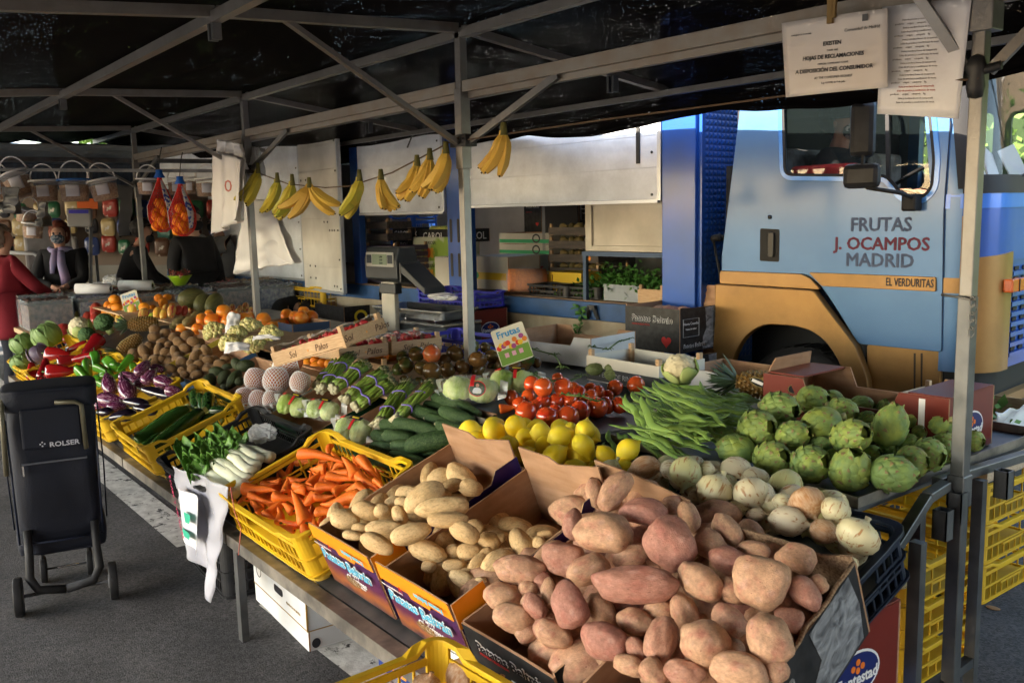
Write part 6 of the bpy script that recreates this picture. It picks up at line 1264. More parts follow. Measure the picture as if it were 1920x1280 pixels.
carton('fruit_carton','open white carton behind the dark tomatoes','carton',frame(onz(1085,672,.835)+Vector((-.05,.0,0)),(1,.12,0),(0,0,1)),.62,.40,.16,white_card,group=None,fn=(.16,.05))
wc=wood_crate('pear_crate','wooden crate with black pear label, behind the red tomatoes',frame(onz(1165,725,.84)+Vector((0,.16,0)),(1,.0,0),(0,0,1)),.50,.32,.13,M('cream_board',(.6,.56,.48),.6))
m=MB();m.box((-.25,-.163,.01),(.25,-.1605,.075));k_=m.build('label_band',M('dark_label',(.05,.05,.055),.6),wc);text('PERAS DE RINCÓN',.036,M('grey_print',(.35,.36,.38),.5),k_,onfront(.327,0,.043))
m=MB();m.box((.2505,-.16,.01),(.253,.16,.075));m.build('label_band',M('dark_label',(.05,.05,.055),.6),wc)
F=frame(onz(1360,745,.85)+Vector((0,.2,0)),(1,.02,0),(0,0,1));carton('pineapple_carton','white carton under the pineapples with green lettering','carton',F,.62,.34,.10,white_card)
text('frutas',.05,M('green_ink',(.02,.3,.12),.5),col.objects[-1].parent if False else bpy.data.objects['pineapple_carton'],onfront(.34,.0,.05))
def font_box(F,w,d,h,label,grp='dark red printed orange cartons',opened=True,dots_=True,name='orange_carton'):
 maro=M('maroon_box_print',(.17,.022,.014),.32,c2=(.13,.018,.012),nscale=4);t=carton(name,label,'carton',F,w,d,h,maro,group=grp,fn=(w*.22,h*.35)if opened else None,lid=None if opened else maro)
 for Fm,ww,sc_ in((onfront(d,-.05*w,h*.38),w,.5),(onright(w,0,h*.42),d,.42)):
  a=min(ww*.24,h*.42);b=a*.62
  plate('logo_rim',[ell(0,0,a*1.08,b*1.12)],ink_w,t,Fm@Matrix.Translation((0,0,.0012)),.001);plate('logo_field',[ell(0,0,a,b)],M('logo_blue',(.01,.02,.13),.4),t,Fm@Matrix.Translation((0,0,.0022)),.001)
  text('Fontestad',a*.48,ink_w,t,Fm@Matrix.Translation((0,-b*.22,.002)),off=a*.012)
  for(x,y)in((-.22,.33),(0,.58),(.22,.33),(0,.18)):plate('logo_dot',[ell(x*a,y*b,a*.1,a*.1,14)],M('logo_orange',(.85,.2,.02),.4),t,Fm@Matrix.Translation((0,0,.0034)),.0008)
 if opened:
  for sy in(1,):m=MB();slab(m,[(-d*.42,0),(d*.42,0),(d*.36,h*.28),(-d*.36,h*.28)],.005,Matrix.Translation((-w/2+.004,0,h))@Matrix.Rotation(R(20),4,'Y')@RIGHT,1,1);m.build('flap',[kraft,kraft],t)
  m=MB();m.box((-w/2,-d/2+.03,h-.002),(-w*.28,d/2-.03,h+.004));m.build('top_flap',maro,t);m=MB();m.box((w*.3,-d/2+.01,h-.002),(w/2,d/2-.01,h+.004));m.build('top_flap',maro,t)
  m=MB();m.box((w*.36,-d/2-.0012,h*.4),(w*.39,-d/2-.0003,h*.95));m.build('bar_sticker',ink_w,t)
 return t
pa_=onz(1535,805,.84);pb_=onz(1760,850,.84)
font_box(Matrix.Translation((-1.83,3.08,.845))@Matrix.Rotation(R(2),4,'Z'),.72,.34,.21,'open dark red orange carton standing at the back of the artichoke tray')
def sign(px,py,h,w,hh,label,yaw=0,lean=.3):
 p,N=surf(px,py,h);t=thing('price_sign',label,'sign',mat=frame(p,RT*math.cos(yaw)+F0*math.sin(yaw)+Vector((0,0,.35)),-F0+Vector((0,0,.3))));plate('card',[rpoly([(-w/2,-hh/2),(w/2,-hh/2),(w/2,hh/2),(-w/2,hh/2)],.012)],M('sign_cream',(.62,.58,.45),.5),t,Matrix(),.003)
 plate('green_field',[[(-w/2+.004,-hh/2+.004),(w/2-.004,-hh/2+.004),(w/2-.004,-hh*.08),(-w/2+.004,-hh*.08)]],M('sign_green',(.14,.26,.04),.5),t,Matrix.Translation((0,0,.002)),.001)
 text('Frutas',hh*.26,M('sign_blue',(.04,.25,.5),.5),t,Matrix.Translation((-.0,hh*.32,.002)),off=.001)
 q=random.Random(3);cs=[(.6,.05,.02),(.7,.45,.03),(.3,.06,.2),(.65,.2,.03)]
 for i in range(12):plate('fruit_print',[ell(-w*.4+i*w*.073,hh*.04+q.uniform(-.01,.01)*hh/.1,hh*.07,hh*.07,10)],M('fruit_print_%d'%(i%4),cs[i%4],.5),t,Matrix.Translation((0,0,.003+i*.0001)),.0006)
 for i in range(3):text(str((1,2,3)[i])*0 or '',.01,ink_w,t,Matrix())if False else plate('price_box',[[(-w*.3+i*w*.22,-hh*.3),(-w*.3+i*w*.22+w*.12,-hh*.3),(-w*.3+i*w*.22+w*.12,-hh*.18),(-w*.3+i*w*.22,-hh*.18)]],M('pink_print',(.6,.3,.4),.5),t,Matrix.Translation((0,0,.003)),.0006)
sign(960,645,.20,.17,.19,'printed fruit sign leaning on the dark tomatoes')
sign(245,566,.22,.15,.18,'printed fruit sign standing among the far oranges')
for(pts,l)in(([(925,650),(960,640),(1000,655),(1040,665),(1055,690)],'green tomato vine lying over the front tomatoes'),([(1000,700),(1020,712),(1060,716),(1090,705)],'short green tomato vine between the lower tomatoes'),([(1110,650),(1140,655),(1160,640),(1180,635)],'green tomato vine at the right of the tray'),([(1060,740),(1090,742),(1120,752)],'green tomato vine near the steel rim')):
 P=[surf(x,y,.12+.01*math.sin(i*2))[0]for i,(x,y)in enumerate(pts)];m=MB();m.tube(P,.004,6)
 for i,p in enumerate(P):
  for j in range(4):an=i*1.3+j*1.6;m.tube([p,p+Vector((math.cos(an)*.02,math.sin(an)*.02,.008)),p+Vector((math.cos(an)*.035,math.sin(an)*.035,-.002))],[.002,.003,.001],5)
 tag(m.build('tomato_vine',grn),l,'vine','green tomato vines')
 # ================================================================== BEHIND THE STALL: scale, cartons, lorry load
def sheet(name,label,cat,F,w,h,mat,**k):...
sc_p=Vector((-6.05,3.72,.74));SCF=frame(sc_p,(math.cos(R(8)),math.sin(R(8)),0),(0,0,1));ss=thing('weighing_scale','shop scale with steel platter, pale column and black display head','scale',mat=SCF)
dk=M('scale_body',(.03,.035,.04),.35,c2=(.045,.05,.055),nscale=5);stl=M('polished_steel',(.5,.5,.5),.22,.9);colm=M('scale_column',(.48,.45,.38),.45,c2=(.38,.36,.30),nscale=6)
m=MB();m.box((-.36,-.17,.0),(.50,.2,.13));m.build('scale_base',dk,ss,bevel=.015)
m=MB();m.box((-.36,-.19,.133),(.50,.2,.155));m.build('base_trim',stl,ss,bevel=.006)
m=MB();a=rpoly([(-.36,-.2),(.5,-.2),(.5,.2),(-.36,.2)],.05,4);b=rpoly([(-.30,-.15),(.44,-.15),(.44,.15),(-.30,.15)],.04,4);n=len(a)
m.add([(p[0],p[1],.25)for p in a]+[(p[0],p[1],.19)for p in b]+[(p[0],p[1],.175)for p in b]+[(p[0],p[1],.243)for p in a],[(i,(i+1)%n,(i+1)%n+n,i+n)for i in range(n)]+[tuple(range(n,2*n))[::1]]+[(i+2*n,(i+1)%n+2*n,(i+1)%n+3*n,i+3*n)for i in range(n)]+[tuple(range(2*n,3*n))[::-1]]+[(i,i+3*n,(i+1)%n+3*n,(i+1)%n)for i in range(n)]);m.build('platter',stl,ss)
m=MB()
for x in(-.30,.06,.40):m.tube([(x,-.18,.15),(x,-.18,.20)],.006,8)
m.build('platter_support',stl,ss)
m=MB();m.box((-.16,-.235,.0),(.0,-.19,.45));m.build('column',colm,ss,bevel=.008)
m=MB();m.box((-.18,-.24,.36),(.02,-.17,.44));m.build('column_neck',dk,ss,bevel=.01)
hd=MB();prf=[(-.19,.44),(.15,.44),(.17,.50),(.17,.70),(.15,.72),(-.15,.72),(-.17,.70)]
hd.prism([(-.36,p[0]*.7-.13,p[1])for p in[(-.14,.47),(.12,.42),(.20,.50),(.12,.71),(-.10,.71),(-.15,.62)]],(.40,0,0));h_=hd.build('display_head',dk,ss,bevel=.012)
m=MB();m.prism([(.05,-.22,.45),(.05,-.02,.45),(.05,-.02,.60),(.05,-.22,.60)],(.02,0,0));m.prism([(.07,-.22,.52),(.07,-.22,.59),(.34,-.22,.42),(.34,-.22,.37)],(0,.2,0));m.build('keyboard',dk,ss,bevel=.008)
Fd=Matrix.Translation((-.16,-.248,.665))@Matrix.Rotation(R(-5),4,'X')@FRONT
Fd=Matrix.Translation((-.16,-.234,.600))@FRONT
plate('display_bezel',[rpoly([(-.17,-.035),(.17,-.035),(.17,.075),(-.17,.075)],.01)],M('bezel',(.35,.35,.32),.4),ss,Fd,.006)
plate('lcd_screen',[[(-.09,-.02),(.09,-.02),(.09,.06),(-.09,.06)]],M('lcd',(.20,.25,.17),.25),ss,Fd@Matrix.Translation((0,0,.005)),.002)
m=MB()
for x in(-.13,.13):m.prism([Fd@Vector((x-.03,-.01,.005)),Fd@Vector((x+.03,-.01,.005)),Fd@Vector((x+.03,.055,.005)),Fd@Vector((x-.03,.055,.005))],(0,-.0012,0))
m.build('bezel_panel',dk,ss)
for r_ in range(3):text('0.000',.018,ink_k,ss,Fd@Matrix.Translation((.02,.04-r_*.024,.006)),name='digits')
def gbox(px0,px1,py,Y,h,d,fn,*a,**k):
 """stands with its front bottom edge on the photo line py between px0 and px1, at distance plane Y"""
 p0=ony(px0,py,Y);p1=ony(px1,py,Y);F=Matrix.Translation(((p0.x+p1.x)/2,Y+d/2,(p0.z+p1.z)/2));return fn(F,p1.x-p0.x,d,h,*a,**k)
font_box(Matrix.Translation((-6.1,4.2,.68)),.66,.34,.26,'closed dark red orange carton behind the middle post',opened=False)
font_box(Matrix.Translation((-6.05,4.2,.40)),.70,.36,.27,'lower dark red orange carton behind the middle post',opened=False)
font_box(Matrix.Translation((-6.0,4.2,.10)),.70,.36,.28,'lowest dark red orange carton, mostly hidden, by the middle post',opened=False)
font_box(Matrix.Translation((-7.25,4.1,.45)),.55,.34,.24,'small open dark red carton left of the scale')
k_=crate('black crate under the small dark red carton',Matrix.Translation((-7.3,4.1,.0)),.6,.4,.42,blk,None)
t=carton('banana_carton','black carton with a yellow emblem beside the bending person','carton',Matrix.Translation((-8.12,4.15,.60)),.62,.36,.24,dkp)
for Fm in(onright(.62,.0,.12),):plate('emblem',[ell(0,.02,.07,.06)],M('yellow_print',(.8,.6,.03),.5),t,Fm,.002);plate('emblem_centre',[ell(0,.015,.045,.04)],ink_k,t,Fm@Matrix.Translation((0,0,.0015)),.001);plate('emblem_bar',[[(-.08,-.05),(.08,-.05),(.08,-.02),(-.08,-.02)]],M('yellow_print',(.8,.6,.03),.5),t,Fm,.0025)
t=carton('fruit_carton','black carton with a white printed panel below the yellow emblem','carton',Matrix.Translation((-8.08,4.12,.28)),.66,.36,.31,dkp,lid=dkp);plate('print_frame',[[(-.16,-.1),(.16,-.1),(.16,.12),(-.16,.12)],[(-.15,-.09),(.15,-.09),(.15,.11),(-.15,.11)]],M('grey_print',(.35,.36,.38),.5),t,onright(.66,0,.15),.001)
crate('black crate on the ground below the black cartons',Matrix.Translation((-8.1,4.14,.0)),.66,.38,.26,blk,None)
crate('bright yellow crate resting above the black cartons by the open lorry',Matrix.Translation((-9.05,4.25,.78)),1.3,.42,.19,yel,None,cols=16)
crate('black crate stack under the bright yellow crate',Matrix.Translation((-9.1,4.25,.0)),1.2,.42,.75,blk,None,rows=6)
crate('purple crate behind the scale, filled with wrapped herbs',Matrix.Translation((-6.15,4.18,.96)),.80,.34,.10,bluepl,None)
crumple('plastic_bag','crumpled clear bag with pink edge behind the scale',830,556,42,10,.2,sd=4)
_o=bpy.data.objects['plastic_bag.001'];_p=ony(825,556,4.1);_o.matrix_world=MX(_p,(1.1,0,0),(0,1,0),(0,0,1))
PW=Matrix.Rotation(R(3),4,'Z')
t=black_box(Matrix.Translation((-4.05,4.42,.80))@PW,.45,.42,.28,'upper black potato carton standing against the blue pillar','black potato cartons beside the lorry')
m=MB();slab(m,[(-.21,0),(.21,0),(.2,.12),(-.2,.1)],.005,Matrix.Translation((.0,.21,.28))@Matrix.Rotation(R(-15),4,'X')@FRONT,1,1);m.build('flap',[kraft,kraft],t)
t=black_box(Matrix.Translation((-4.02,4.42,.50))@PW,.45,.42,.28,'second black potato carton below the upper one','black potato cartons beside the lorry')
t=black_box(Matrix.Translation((-4.04,4.44,.20))@PW,.45,.42,.28,'lowest black potato carton beside the lorry, mostly hidden','black potato cartons beside the lorry')
for i in range(5):
 o=bpy.data.objects.new('potato',PRODUCE['potato_pink'][0][i]);col.objects.link(o);o.matrix_world=Matrix.Translation((-4.15+i*.06,4.40+.03*(i%2),1.03))@Matrix.Diagonal((.06,.045,.045,1));tag(o,'potato showing in the top of the upper black carton beside the lorry','potato','potatoes in the upper black carton')
def inl(px,py,z=Z1):p=KM.inverted()@onz(px,py,z);return p
def tb_(px0,px1,py,h,d,z=Z1):
 if z<0:
  y=-z;a=K(px0,py,-y);b=K(px1,py,-y);return KM@Matrix.Translation(((a[0]+b[0])/2,y+d/2,(a[1]+b[1])/2)),b[0]-a[0],d,h
 a=inl(px0,py,z);b=inl(px1,py,z);y=(a.y+b.y)/2;u0=K(px0,py,-y)[0];u1=K(px1,py,-y)[0]
 return KM@Matrix.Translation(((u0+u1)/2,y+d/2,z)),u1-u0,d,h
merm=M('carton_white',(.50,.49,.44),.6,c2=(.42,.40,.34),nscale=4);gri=M('green_ink',(.02,.3,.12),.5);yprint=M('yellow_box_print',(.62,.42,.03),.5)
def lbox(px0,px1,py,h,d,label,mat,z=Z1,texts=(),name='carton',cat='carton',lid=True,group=None,mats=None):
 F,w,d,h=tb_(px0,px1,py,h,d,z);t=carton(name,label,cat,F,w,d,h,mat,lid=mat if lid else None,group=group)
 for(s,sz,mt,x,zz)in texts:
  text(s,sz,mt,t,onfront(d,x*w,zz*h),off=.0008);text(s,sz,mt,t,onright(w,x*d,zz*h),off=.0008)
 return t
def lb(px0,px1,pt,y,d,label,mat,pb=None,texts=(),lid=True,group=None,name='carton'):
 a=K(px0,pt,-y);b_=K(px1,pt,-y);zt=(a[1]+b_[1])/2;zb=Z1 if pb is None else(K(px0,pb,-y)[1]+K(px1,pb,-y)[1])/2
 F=KM@Matrix.Translation(((a[0]+b_[0])/2,y+d/2,zb));w=b_[0]-a[0];h=zt-zb;t=carton(name,label,'carton',F,w,d,h,mat,lid=mat if lid else None,group=group)
 for(s,sz,mt,x,zz)in texts:
  text(s,sz,mt,t,onfront(d,x*w,zz*h),off=.0006);text(s,sz,mt,t,onright(w,x*d,zz*h),off=.0006)
 return t,F,w,h
t,F,w,h=lb(815,850,483,.25,.4,'plain white carton behind the blue side post',merm)
t,F,w,h=lb(884,952,482,.25,.38,'white carton with a yellow printed label right of the middle post',merm);m=MB();m.box((-w*.35,-.193,h*.3),(w*.45,-.1912,h*.52));m.build('yellow_label',yprint,t);plate('green_print',[ell(-w*.4,h*.42,.05,.035)],gri,t,onfront(.386),.002)
t,F,w,h=lb(944,1028,478,.85,.35,'white pepper carton with red lettering and green ring',merm,texts=[('MERCE',.085,ink_r,.18,.5)]);plate('green_ring',[ell(-w*.3,h*.6,.045,.045),ell(-w*.3,h*.6,.034,.034)],gri,t,onfront(.35),.002);text('E',.05,gri,t,onfront(.35,-w*.3,h*.6))
for i,(p0,p1)in enumerate(((458,477),(437,457))):
 t,F,w,h=lb(936,1030,p0,.9,.35,('lower','upper')[i]+' white and green carton stacked in the lorry',merm,pb=p1,group='white and green cartons in the lorry',lid=False)
 m=MB();m.box((-w/2+.004,-.1778,h*.08),(w/2-.004,-.1758,h*.42));m.build('green_band',gri,t);plate('round_print',[ell(w*.25,h*.5,.05,.042),ell(w*.25,h*.5,.036,.028)],ink_k,t,onfront(.353)@Matrix.Translation((0,0,.002)),.002)
dw=M('dark_tray_wood',(.12,.10,.085),.7,c2=(.07,.06,.055),nscale=4,stretch=(2,12,12))
for i in range(5):
 a=K(1030,520,-.6);b_=K(1122,520,-.6);w=b_[0]-a[0];F=KM@Matrix.Translation(((a[0]+b_[0])/2,.8,Z1+i*.112));t=wood_crate('fruit_tray','grey wooden fruit tray, %s in the tall stack inside the lorry'%('lowest','second from the bottom','in the middle','second from the top','topmost')[i],F,w,.4,.07,dw,group='stack of grey fruit trays')
 plate('orange_sticker',[ell(w*.32,.042,.02,.02)],M('sticker_orange',(.75,.25,.02),.5),t,onfront(.4),.002)
 for j in range(6):o=link('pear',PRODUCE['pear'][0][0],None,F@Matrix.Translation((-w*.38+j*w*.15,-.08+.02*(j%2),.075))@Matrix.Rotation(j*1.7,4,'Z')@Matrix.Diagonal((.045,.03,.03,1)));tag(o,'dark pear in the '+('lowest','second','middle','fourth','topmost')[i]+' grey tray of the tall stack','pear','pears in the '+('lowest','second','middle','fourth','topmost')[i]+' grey tray')
lb(980,1035,514,.32,.25,'flat yellow carton with white print beside the fruit trays',yprint);lb(1030,1090,512,.33,.24,'second flat yellow carton under the fruit trays',yprint)
for(a,b,y,l)in((985,1062,.03,'black plastic tray at the edge of the lorry floor'),(1040,1120,.06,'black plastic tray behind, holding small packets')):
 a=K(a,550,-y);b_=K(b,550,-y);crate(l,KM@Matrix.Translation(((a[0]+b_[0])/2,y+.14,Z1)),b_[0]-a[0],.25,.085,blk,'black trays on the lorry floor',cols=10,horn=.004,rows=1)
F=KM@Matrix.Translation((K(955,540)[0],.2,Z1));t=thing('net_roll','roll of orange netting wrapped in clear film on the lorry floor','netting roll',mat=F);Rr_=Matrix.Translation((0,0,.10))@Matrix.Rotation(R(-35),4,'Z')@Matrix.Rotation(R(88),4,'X');m=MB();m.lathe([(.015,-.15),(.095,-.15),(.095,.15),(.015,.15)],26,mat=Rr_);m.build('roll',M('orange_netting',(.65,.25,.10),.8,c2=(.5,.2,.1),nscale=60),t);m=MB();m.lathe([(.012,.1512),(.092,.1512)],26,mat=Rr_);m.build('roll_end',M('orange_roll_end',(.85,.22,.02),.7),t);m=MB();v,f=blob(4,lambda v:Rr_@Vector((v.x*.11,v.y*.11,v.z*.22))*1.0+Vector((0,0,.01*nzv(v,4,2))));m.add(v,f,0,True);m.build('film_wrap',filmb,t)
F,w,d,h=tb_(1132,1200,568,.13,.25,-.08);t=thing('plastic_tub','clear grey plastic tub of herbs under the white cupboard','tub',mat=F);m=MB();m.box((-w/2,-d/2,0),(w/2,d/2,.004))
for(a,b)in(((-w/2,-d/2,.005),(w/2,-d/2+.004,h)),((-w/2,d/2-.004,.005),(w/2,d/2,h)),((-w/2,-d/2+.005,.005),(-w/2+.004,d/2-.005,h)),((w/2-.004,-d/2+.005,.005),(w/2,d/2-.005,h))):m.box(a,b)
m.build('tub_walls',M('tub_plastic',(.45,.5,.55),.2,alpha=.5),t)
F,w,d,h=tb_(1196,1243,572,.11,.2,-.06);wood_crate('small_crate','small pale wooden crate with red stamp under the cupboard',F,w,d,h)
psl=M('parsley_leaf',(.03,.11,.015),.6,c2=(.06,.18,.03),nscale=9)
def herb(name,label,c,rx,ry,rz,n,sd,cat='herb',droop=0,s=.02,mat=psl,kind=None,group=None):
 q=random.Random(sd);m=MB()
 for i in range(n):
  v=Vector((q.gauss(0,.45),q.gauss(0,.45),q.gauss(0,.45)));p=Vector((v.x*rx,v.y*ry,v.z*rz));a=Vector((q.uniform(-1,1),q.uniform(-1,1),q.uniform(-1,1))).normalized();b=a.cross(Vector((q.uniform(-1,1),q.uniform(-1,1),q.uniform(-1,1)))).normalized();k=s*q.uniform(.5,1.2)
  m.add([p-a*k,p+b*k*.6,p+a*k,p-b*k*.6],[(0,1,2,3)])
 return tag(m.build(name,mat,mat=Matrix.Translation(c)),label,cat,group,kind)
for(px,py,rx,rz,n,l)in((1165,528,.35,.14,900,'big dark parsley bunch under the white cupboard'),(1110,548,.22,.10,500,'parsley bunch spilling beside the black trays'),(1060,560,.12,.06,220,'loose parsley at the edge of the lorry floor'),(1225,535,.15,.1,300,'parsley behind the small wooden crate')):
 u_,z_=K(px,py,-.18);herb('parsley',l,KW(u_,z_,-.18),rx*.8,.12,rz*.8,n,px)
m=MB();q=random.Random(2);P0=K(1093,575);pts=[KW(P0[0]+.02*math.sin(i),P0[1]-i*.05,.04)for i in range(8)];m.tube(pts,.003,5)
for p in pts:
 for j in range(9):a=Vector((q.uniform(-.06,.06),q.uniform(-.03,.0),q.uniform(-.03,.03)));m.add([p,p+a+Vector((.012,0,.01)),p+a*1.4,p+a+Vector((-.012,0,-.01))],[(0,1,2,3)])
tag(m.build('herb_sprig',psl),'sprig of parsley hanging down over the cream skirt panel','herb')
for i,(a,b,y,dz,h,l)in enumerate(((980,1012,430,0,.3,'grey photo carton with a heart, high at the back of the lorry'),(1018,1082,430,0,.32,'black potato carton high at the back of the lorry'))):
 p=KM.inverted()@onpl(a,436,KM@Vector((0,1.3,0)),TN);p2=KM.inverted()@onpl(b,436,KM@Vector((0,1.3,0)),TN)
 black_box(KM@Matrix.Translation(((p.x+p2.x)/2,1.5,p.z)),abs(p2.x-p.x),.35,.34,l,'black cartons high in the lorry')
p=KM.inverted()@onpl(1030,436,KM@Vector((0,1.3,0)),TN);t=thing('load_shelf','dark shelf carrying black cartons at the back of the lorry','shelf',mat=KM@Matrix.Translation((p.x,1.5,p.z-.03)));m=MB();m.box((-.5,-.25,0),(.5,.25,.025));m.build('board',dw,t)
for sx in(-.48,.48):m=MB();m.box((sx-.02,-.02,-(p.z-.03-Z1)),(sx+.02,.02,-.0005));m.build('leg',dw,t)
for i in range(6):
 a=K(684,540,-.12);b_=K(738,540,-.12);w=b_[0]-a[0];wood_crate('berry_tray','flat dark fruit tray, %s in the stack by the door leaf'%('lowest','second from the bottom','third from the bottom','third from the top','second from the top','topmost')[i],KM@Matrix.Translation(((a[0]+b_[0])/2,.35,Z1+i*.062)),w,.4,.048,M('lilac_board',(.16,.13,.2),.6),group='stack of flat fruit trays')
for i in range(2):a=K(684,460,-.2);b_=K(722,460,-.2);wood_crate('fruit_crate','brown wooden crate, %s of the two above the flat trays'%('lower','upper')[i],KM@Matrix.Translation(((a[0]+b_[0])/2,.38,Z1+.40+i*.115)),b_[0]-a[0],.3,.075,dw,group='brown crates in the lorry')
for i,(p0,p1)in enumerate(((450,469),(428,449))):lb(736,778,p0,.6,.3,('lower','upper')[i]+' black carton with white name, left of the pepper cartons',dkp,pb=p1,texts=[('CAROL',.075,ink_w,-.1,.5)],group='black cartons with white lettering')
lb(736,778,470,.62,.28,'dark carton under the black lettered cartons',dkp)
t,Fb,w,h=lb(778,866,430,.62,.35,'open black carton of green fruit above the pepper cartons',dkp,pb=454,lid=False,texts=[('CAROL',.10,ink_w,-.1,.45)])
for j in range(6):o=link('apple',PRODUCE['pale_apple'][0][0],None,Fb@Matrix.Translation((-.22+j*.09,-.05,h-.01))@Matrix.Rotation(-1.5,4,'Y')@Matrix.Diagonal((.045,.05,.05,1)));tag(o,'pale green apple in the open black carton above the pepper cartons','apple','apples in the open black carton')
for i,(p0,p1)in enumerate(((490,None),(446,489))):
 t,F,w,h=lb(774,846,p0,.55,.35,('lower','upper')[i]+' green and white carton printed with red peppers',M('green_white_carton',(.50,.52,.40),.55,c2=(.22,.34,.05),nscale=3,lo=.48,hi=.55),pb=p1,texts=[('POXIOSA',.045,ink_k,-.05,.78)],group='pepper cartons in the lorry')
 for q_,c_ in((-.06,(.5,.08,.02)),(0,(.6,.3,.03)),(.05,(.15,.25,.03))):plate('pepper_print',[ell(q_,h*.35,.04,.05)],M('pp%g'%c_[0],c_,.5),t,onfront(.35),.002)
F,w,d,h=tb_(726,772,468,.3,.4,-.9);crate('tall blue crate high in the left half of the lorry',F,w,.35,.34,M('mid_blue_plastic',(.03,.12,.5),.45),None,rows=4)
F,w,d,h=tb_(726,772,468,.3,.4,-.9);t=thing('load_shelf','grey shelf under the tall blue crate in the lorry','shelf',mat=F@Matrix.Translation((0,0,-.515)));m=MB();m.box((-.4,-.2,.49),(.4,.2,.51));m.build('board',dw,t);m=MB();m.box((-.38,-.18,0),(-.34,.18,.4895));m.box((.34,-.18,0),(.38,.18,.4895));m.build('support',dw,t)
# ================================================================== HANGING THINGS
rope=M('brown_rope',(.10,.065,.04),.9);rope_pts=lambda pts:[ony(x,y,2.66)for x,y in pts]
def cord(name,label,pts,r=.004,mat=rope):m=MB();m.tube(pts,r,6);return tag(m.build(name,mat),label,'rope')
cord('rope','brown rope from the middle post to the paper notices',rope_pts([(878,262),(1000,244),(1150,222),(1300,203),(1470,180),(1640,160),(1835,148)]))
cord('rope','brown rope carrying bananas between the second and middle posts',rope_pts([(466,318),(540,345),(610,352),(655,349),(735,324),(800,290),(860,258)]))
cord('rope','thin rope carrying the orange nets between the first and second posts',rope_pts([(272,352),(330,345),(400,336),(458,326)]),.003)
ban=M('banana_peel',(.62,.40,.05),.45,rand=[(.60,.38,.06),(.66,.44,.08),(.58,.34,.06)],c2=(.50,.28,.05),nscale=3,stretch=(2,2,1),lo=.5,hi=.8,sss=.05);dots(ban,60,(.16,.08,.03),.12,.7);bang=M('greenish_banana_peel',(.36,.36,.04),.45,c2=(.55,.42,.05),nscale=2.5,rand=[(.30,.34,.04),(.48,.42,.05)]);bant=M('banana_tip',(.07,.05,.03),.8)
def banana(k):
 m=MB();n=12;pts=[];rad=[]
 for i in range(n+1):
  t=i/n;a=k*(t**1.15);pts.append((.16*(math.sin(a)if 0 else t*t*k*.75),0,-.20*t*(1-.18*t*k)));rad.append(.006+.019*min(1,max(0,(t-.08)/.2))*(1 if t<.75 else max(.22,1-(t-.75)/.25*.85)**.7))
 m.tube(pts,rad,5,smooth=False);m.tube([pts[-1],Vector(pts[-1])+(Vector(pts[-1])-Vector(pts[-2]))*.35],[.0045,.004],6,mi=1);return m
for m_,nm in((ban,'y'),(bang,'g')):PRODUCE['banana_'+nm]=([banana(k).mesh('banana',[m_,bant])for k in(.42,.62,.8)],[])
BL=[(484,318,'g',8,1.0,-1,'greenish banana bunch nearest the second post'),(520,336,'g',7,.95,-.7,'green-yellow banana bunch, second from the second post'),(548,340,'g',8,1.05,-.8,'greenest banana bunch in the row'),(580,345,'y',9,1.0,.5,'spotted yellow banana bunch spread like a fan'),(674,332,'g',9,1.05,-.5,'banana bunch hanging in the gap before the door leaf'),(714,330,'y',7,.95,.1,'small sunlit banana bunch touching the rope'),(782,304,'y',8,1.0,-.6,'ripe banana bunch, farthest from the middle post of three'),(806,292,'y',8,1.05,-.6,'ripe banana bunch between its two neighbours by the middle post'),(836,280,'y',8,1.1,-.3,'ripe banana bunch right beside the middle post'),(944,245,'y',7,1.15,-.4,'single banana bunch with a dark label, right of the middle post')]
for i,(px,py,c_,n,s,lean,l)in enumerate(BL):
 p=ony(px,py,2.64);t=thing('banana_bunch',l,'bananas',mat=Matrix.Translation(p),group='banana bunches hanging from the rope');q=random.Random(i+3);s*=depth(p)/4.6*(.98 if px<600 else 1.02)
 dirx=RT*1.0
 for j in range(n):
  u=(j+.5)/n*2-1;az=math.atan2(RT.y,RT.x)+(0 if lean<0 else 0);side_=-1 if lean<0 else 1
  yaw=az+(math.pi if lean<0 else 0)+u*.8+q.uniform(-.2,.2)if abs(lean)>.2 else az+u*1.5
  tl=.0+.16*(1-u)*abs(lean)+q.uniform(-.06,.06)
  if lean==.5:yaw=az+(0 if u>0 else math.pi);tl=abs(u)*.55+.05
  me=PRODUCE['banana_'+c_][0][q.randrange(3)];link('banana',me,t,Matrix.Translation((RT.x*u*.012,RT.y*u*.012-.008*(j%2),0))@Matrix.Rotation(yaw,4,'Z')@Matrix.Rotation(-tl,4,'Y')@Matrix.Scale(s*q.uniform(.92,1.05),4))
 m=MB();m.tube([(0,0,.035*s),(0,0,.01),(0,0,-.02*s)],[.012,.016,.02],8);m.build('stem',M('banana_stem',(.12,.11,.03),.8),t)
 if i==9:m=MB();m.prism([(RT*x*.01+Vector((0,0,z))+TN*.035)for x,z in((3,-.07),(4.5,-.075),(3.6,-.125),(2.4,-.12))],TN*.002);m.build('dark_label',ink_k,t)
red_net=M('red_net',(.7,.04,.03),.5,alpha=.5);lab_=M('white_blue_label',(.62,.60,.58),.5,c2=(.04,.07,.35),nscale=34,lo=.52,hi=.56)
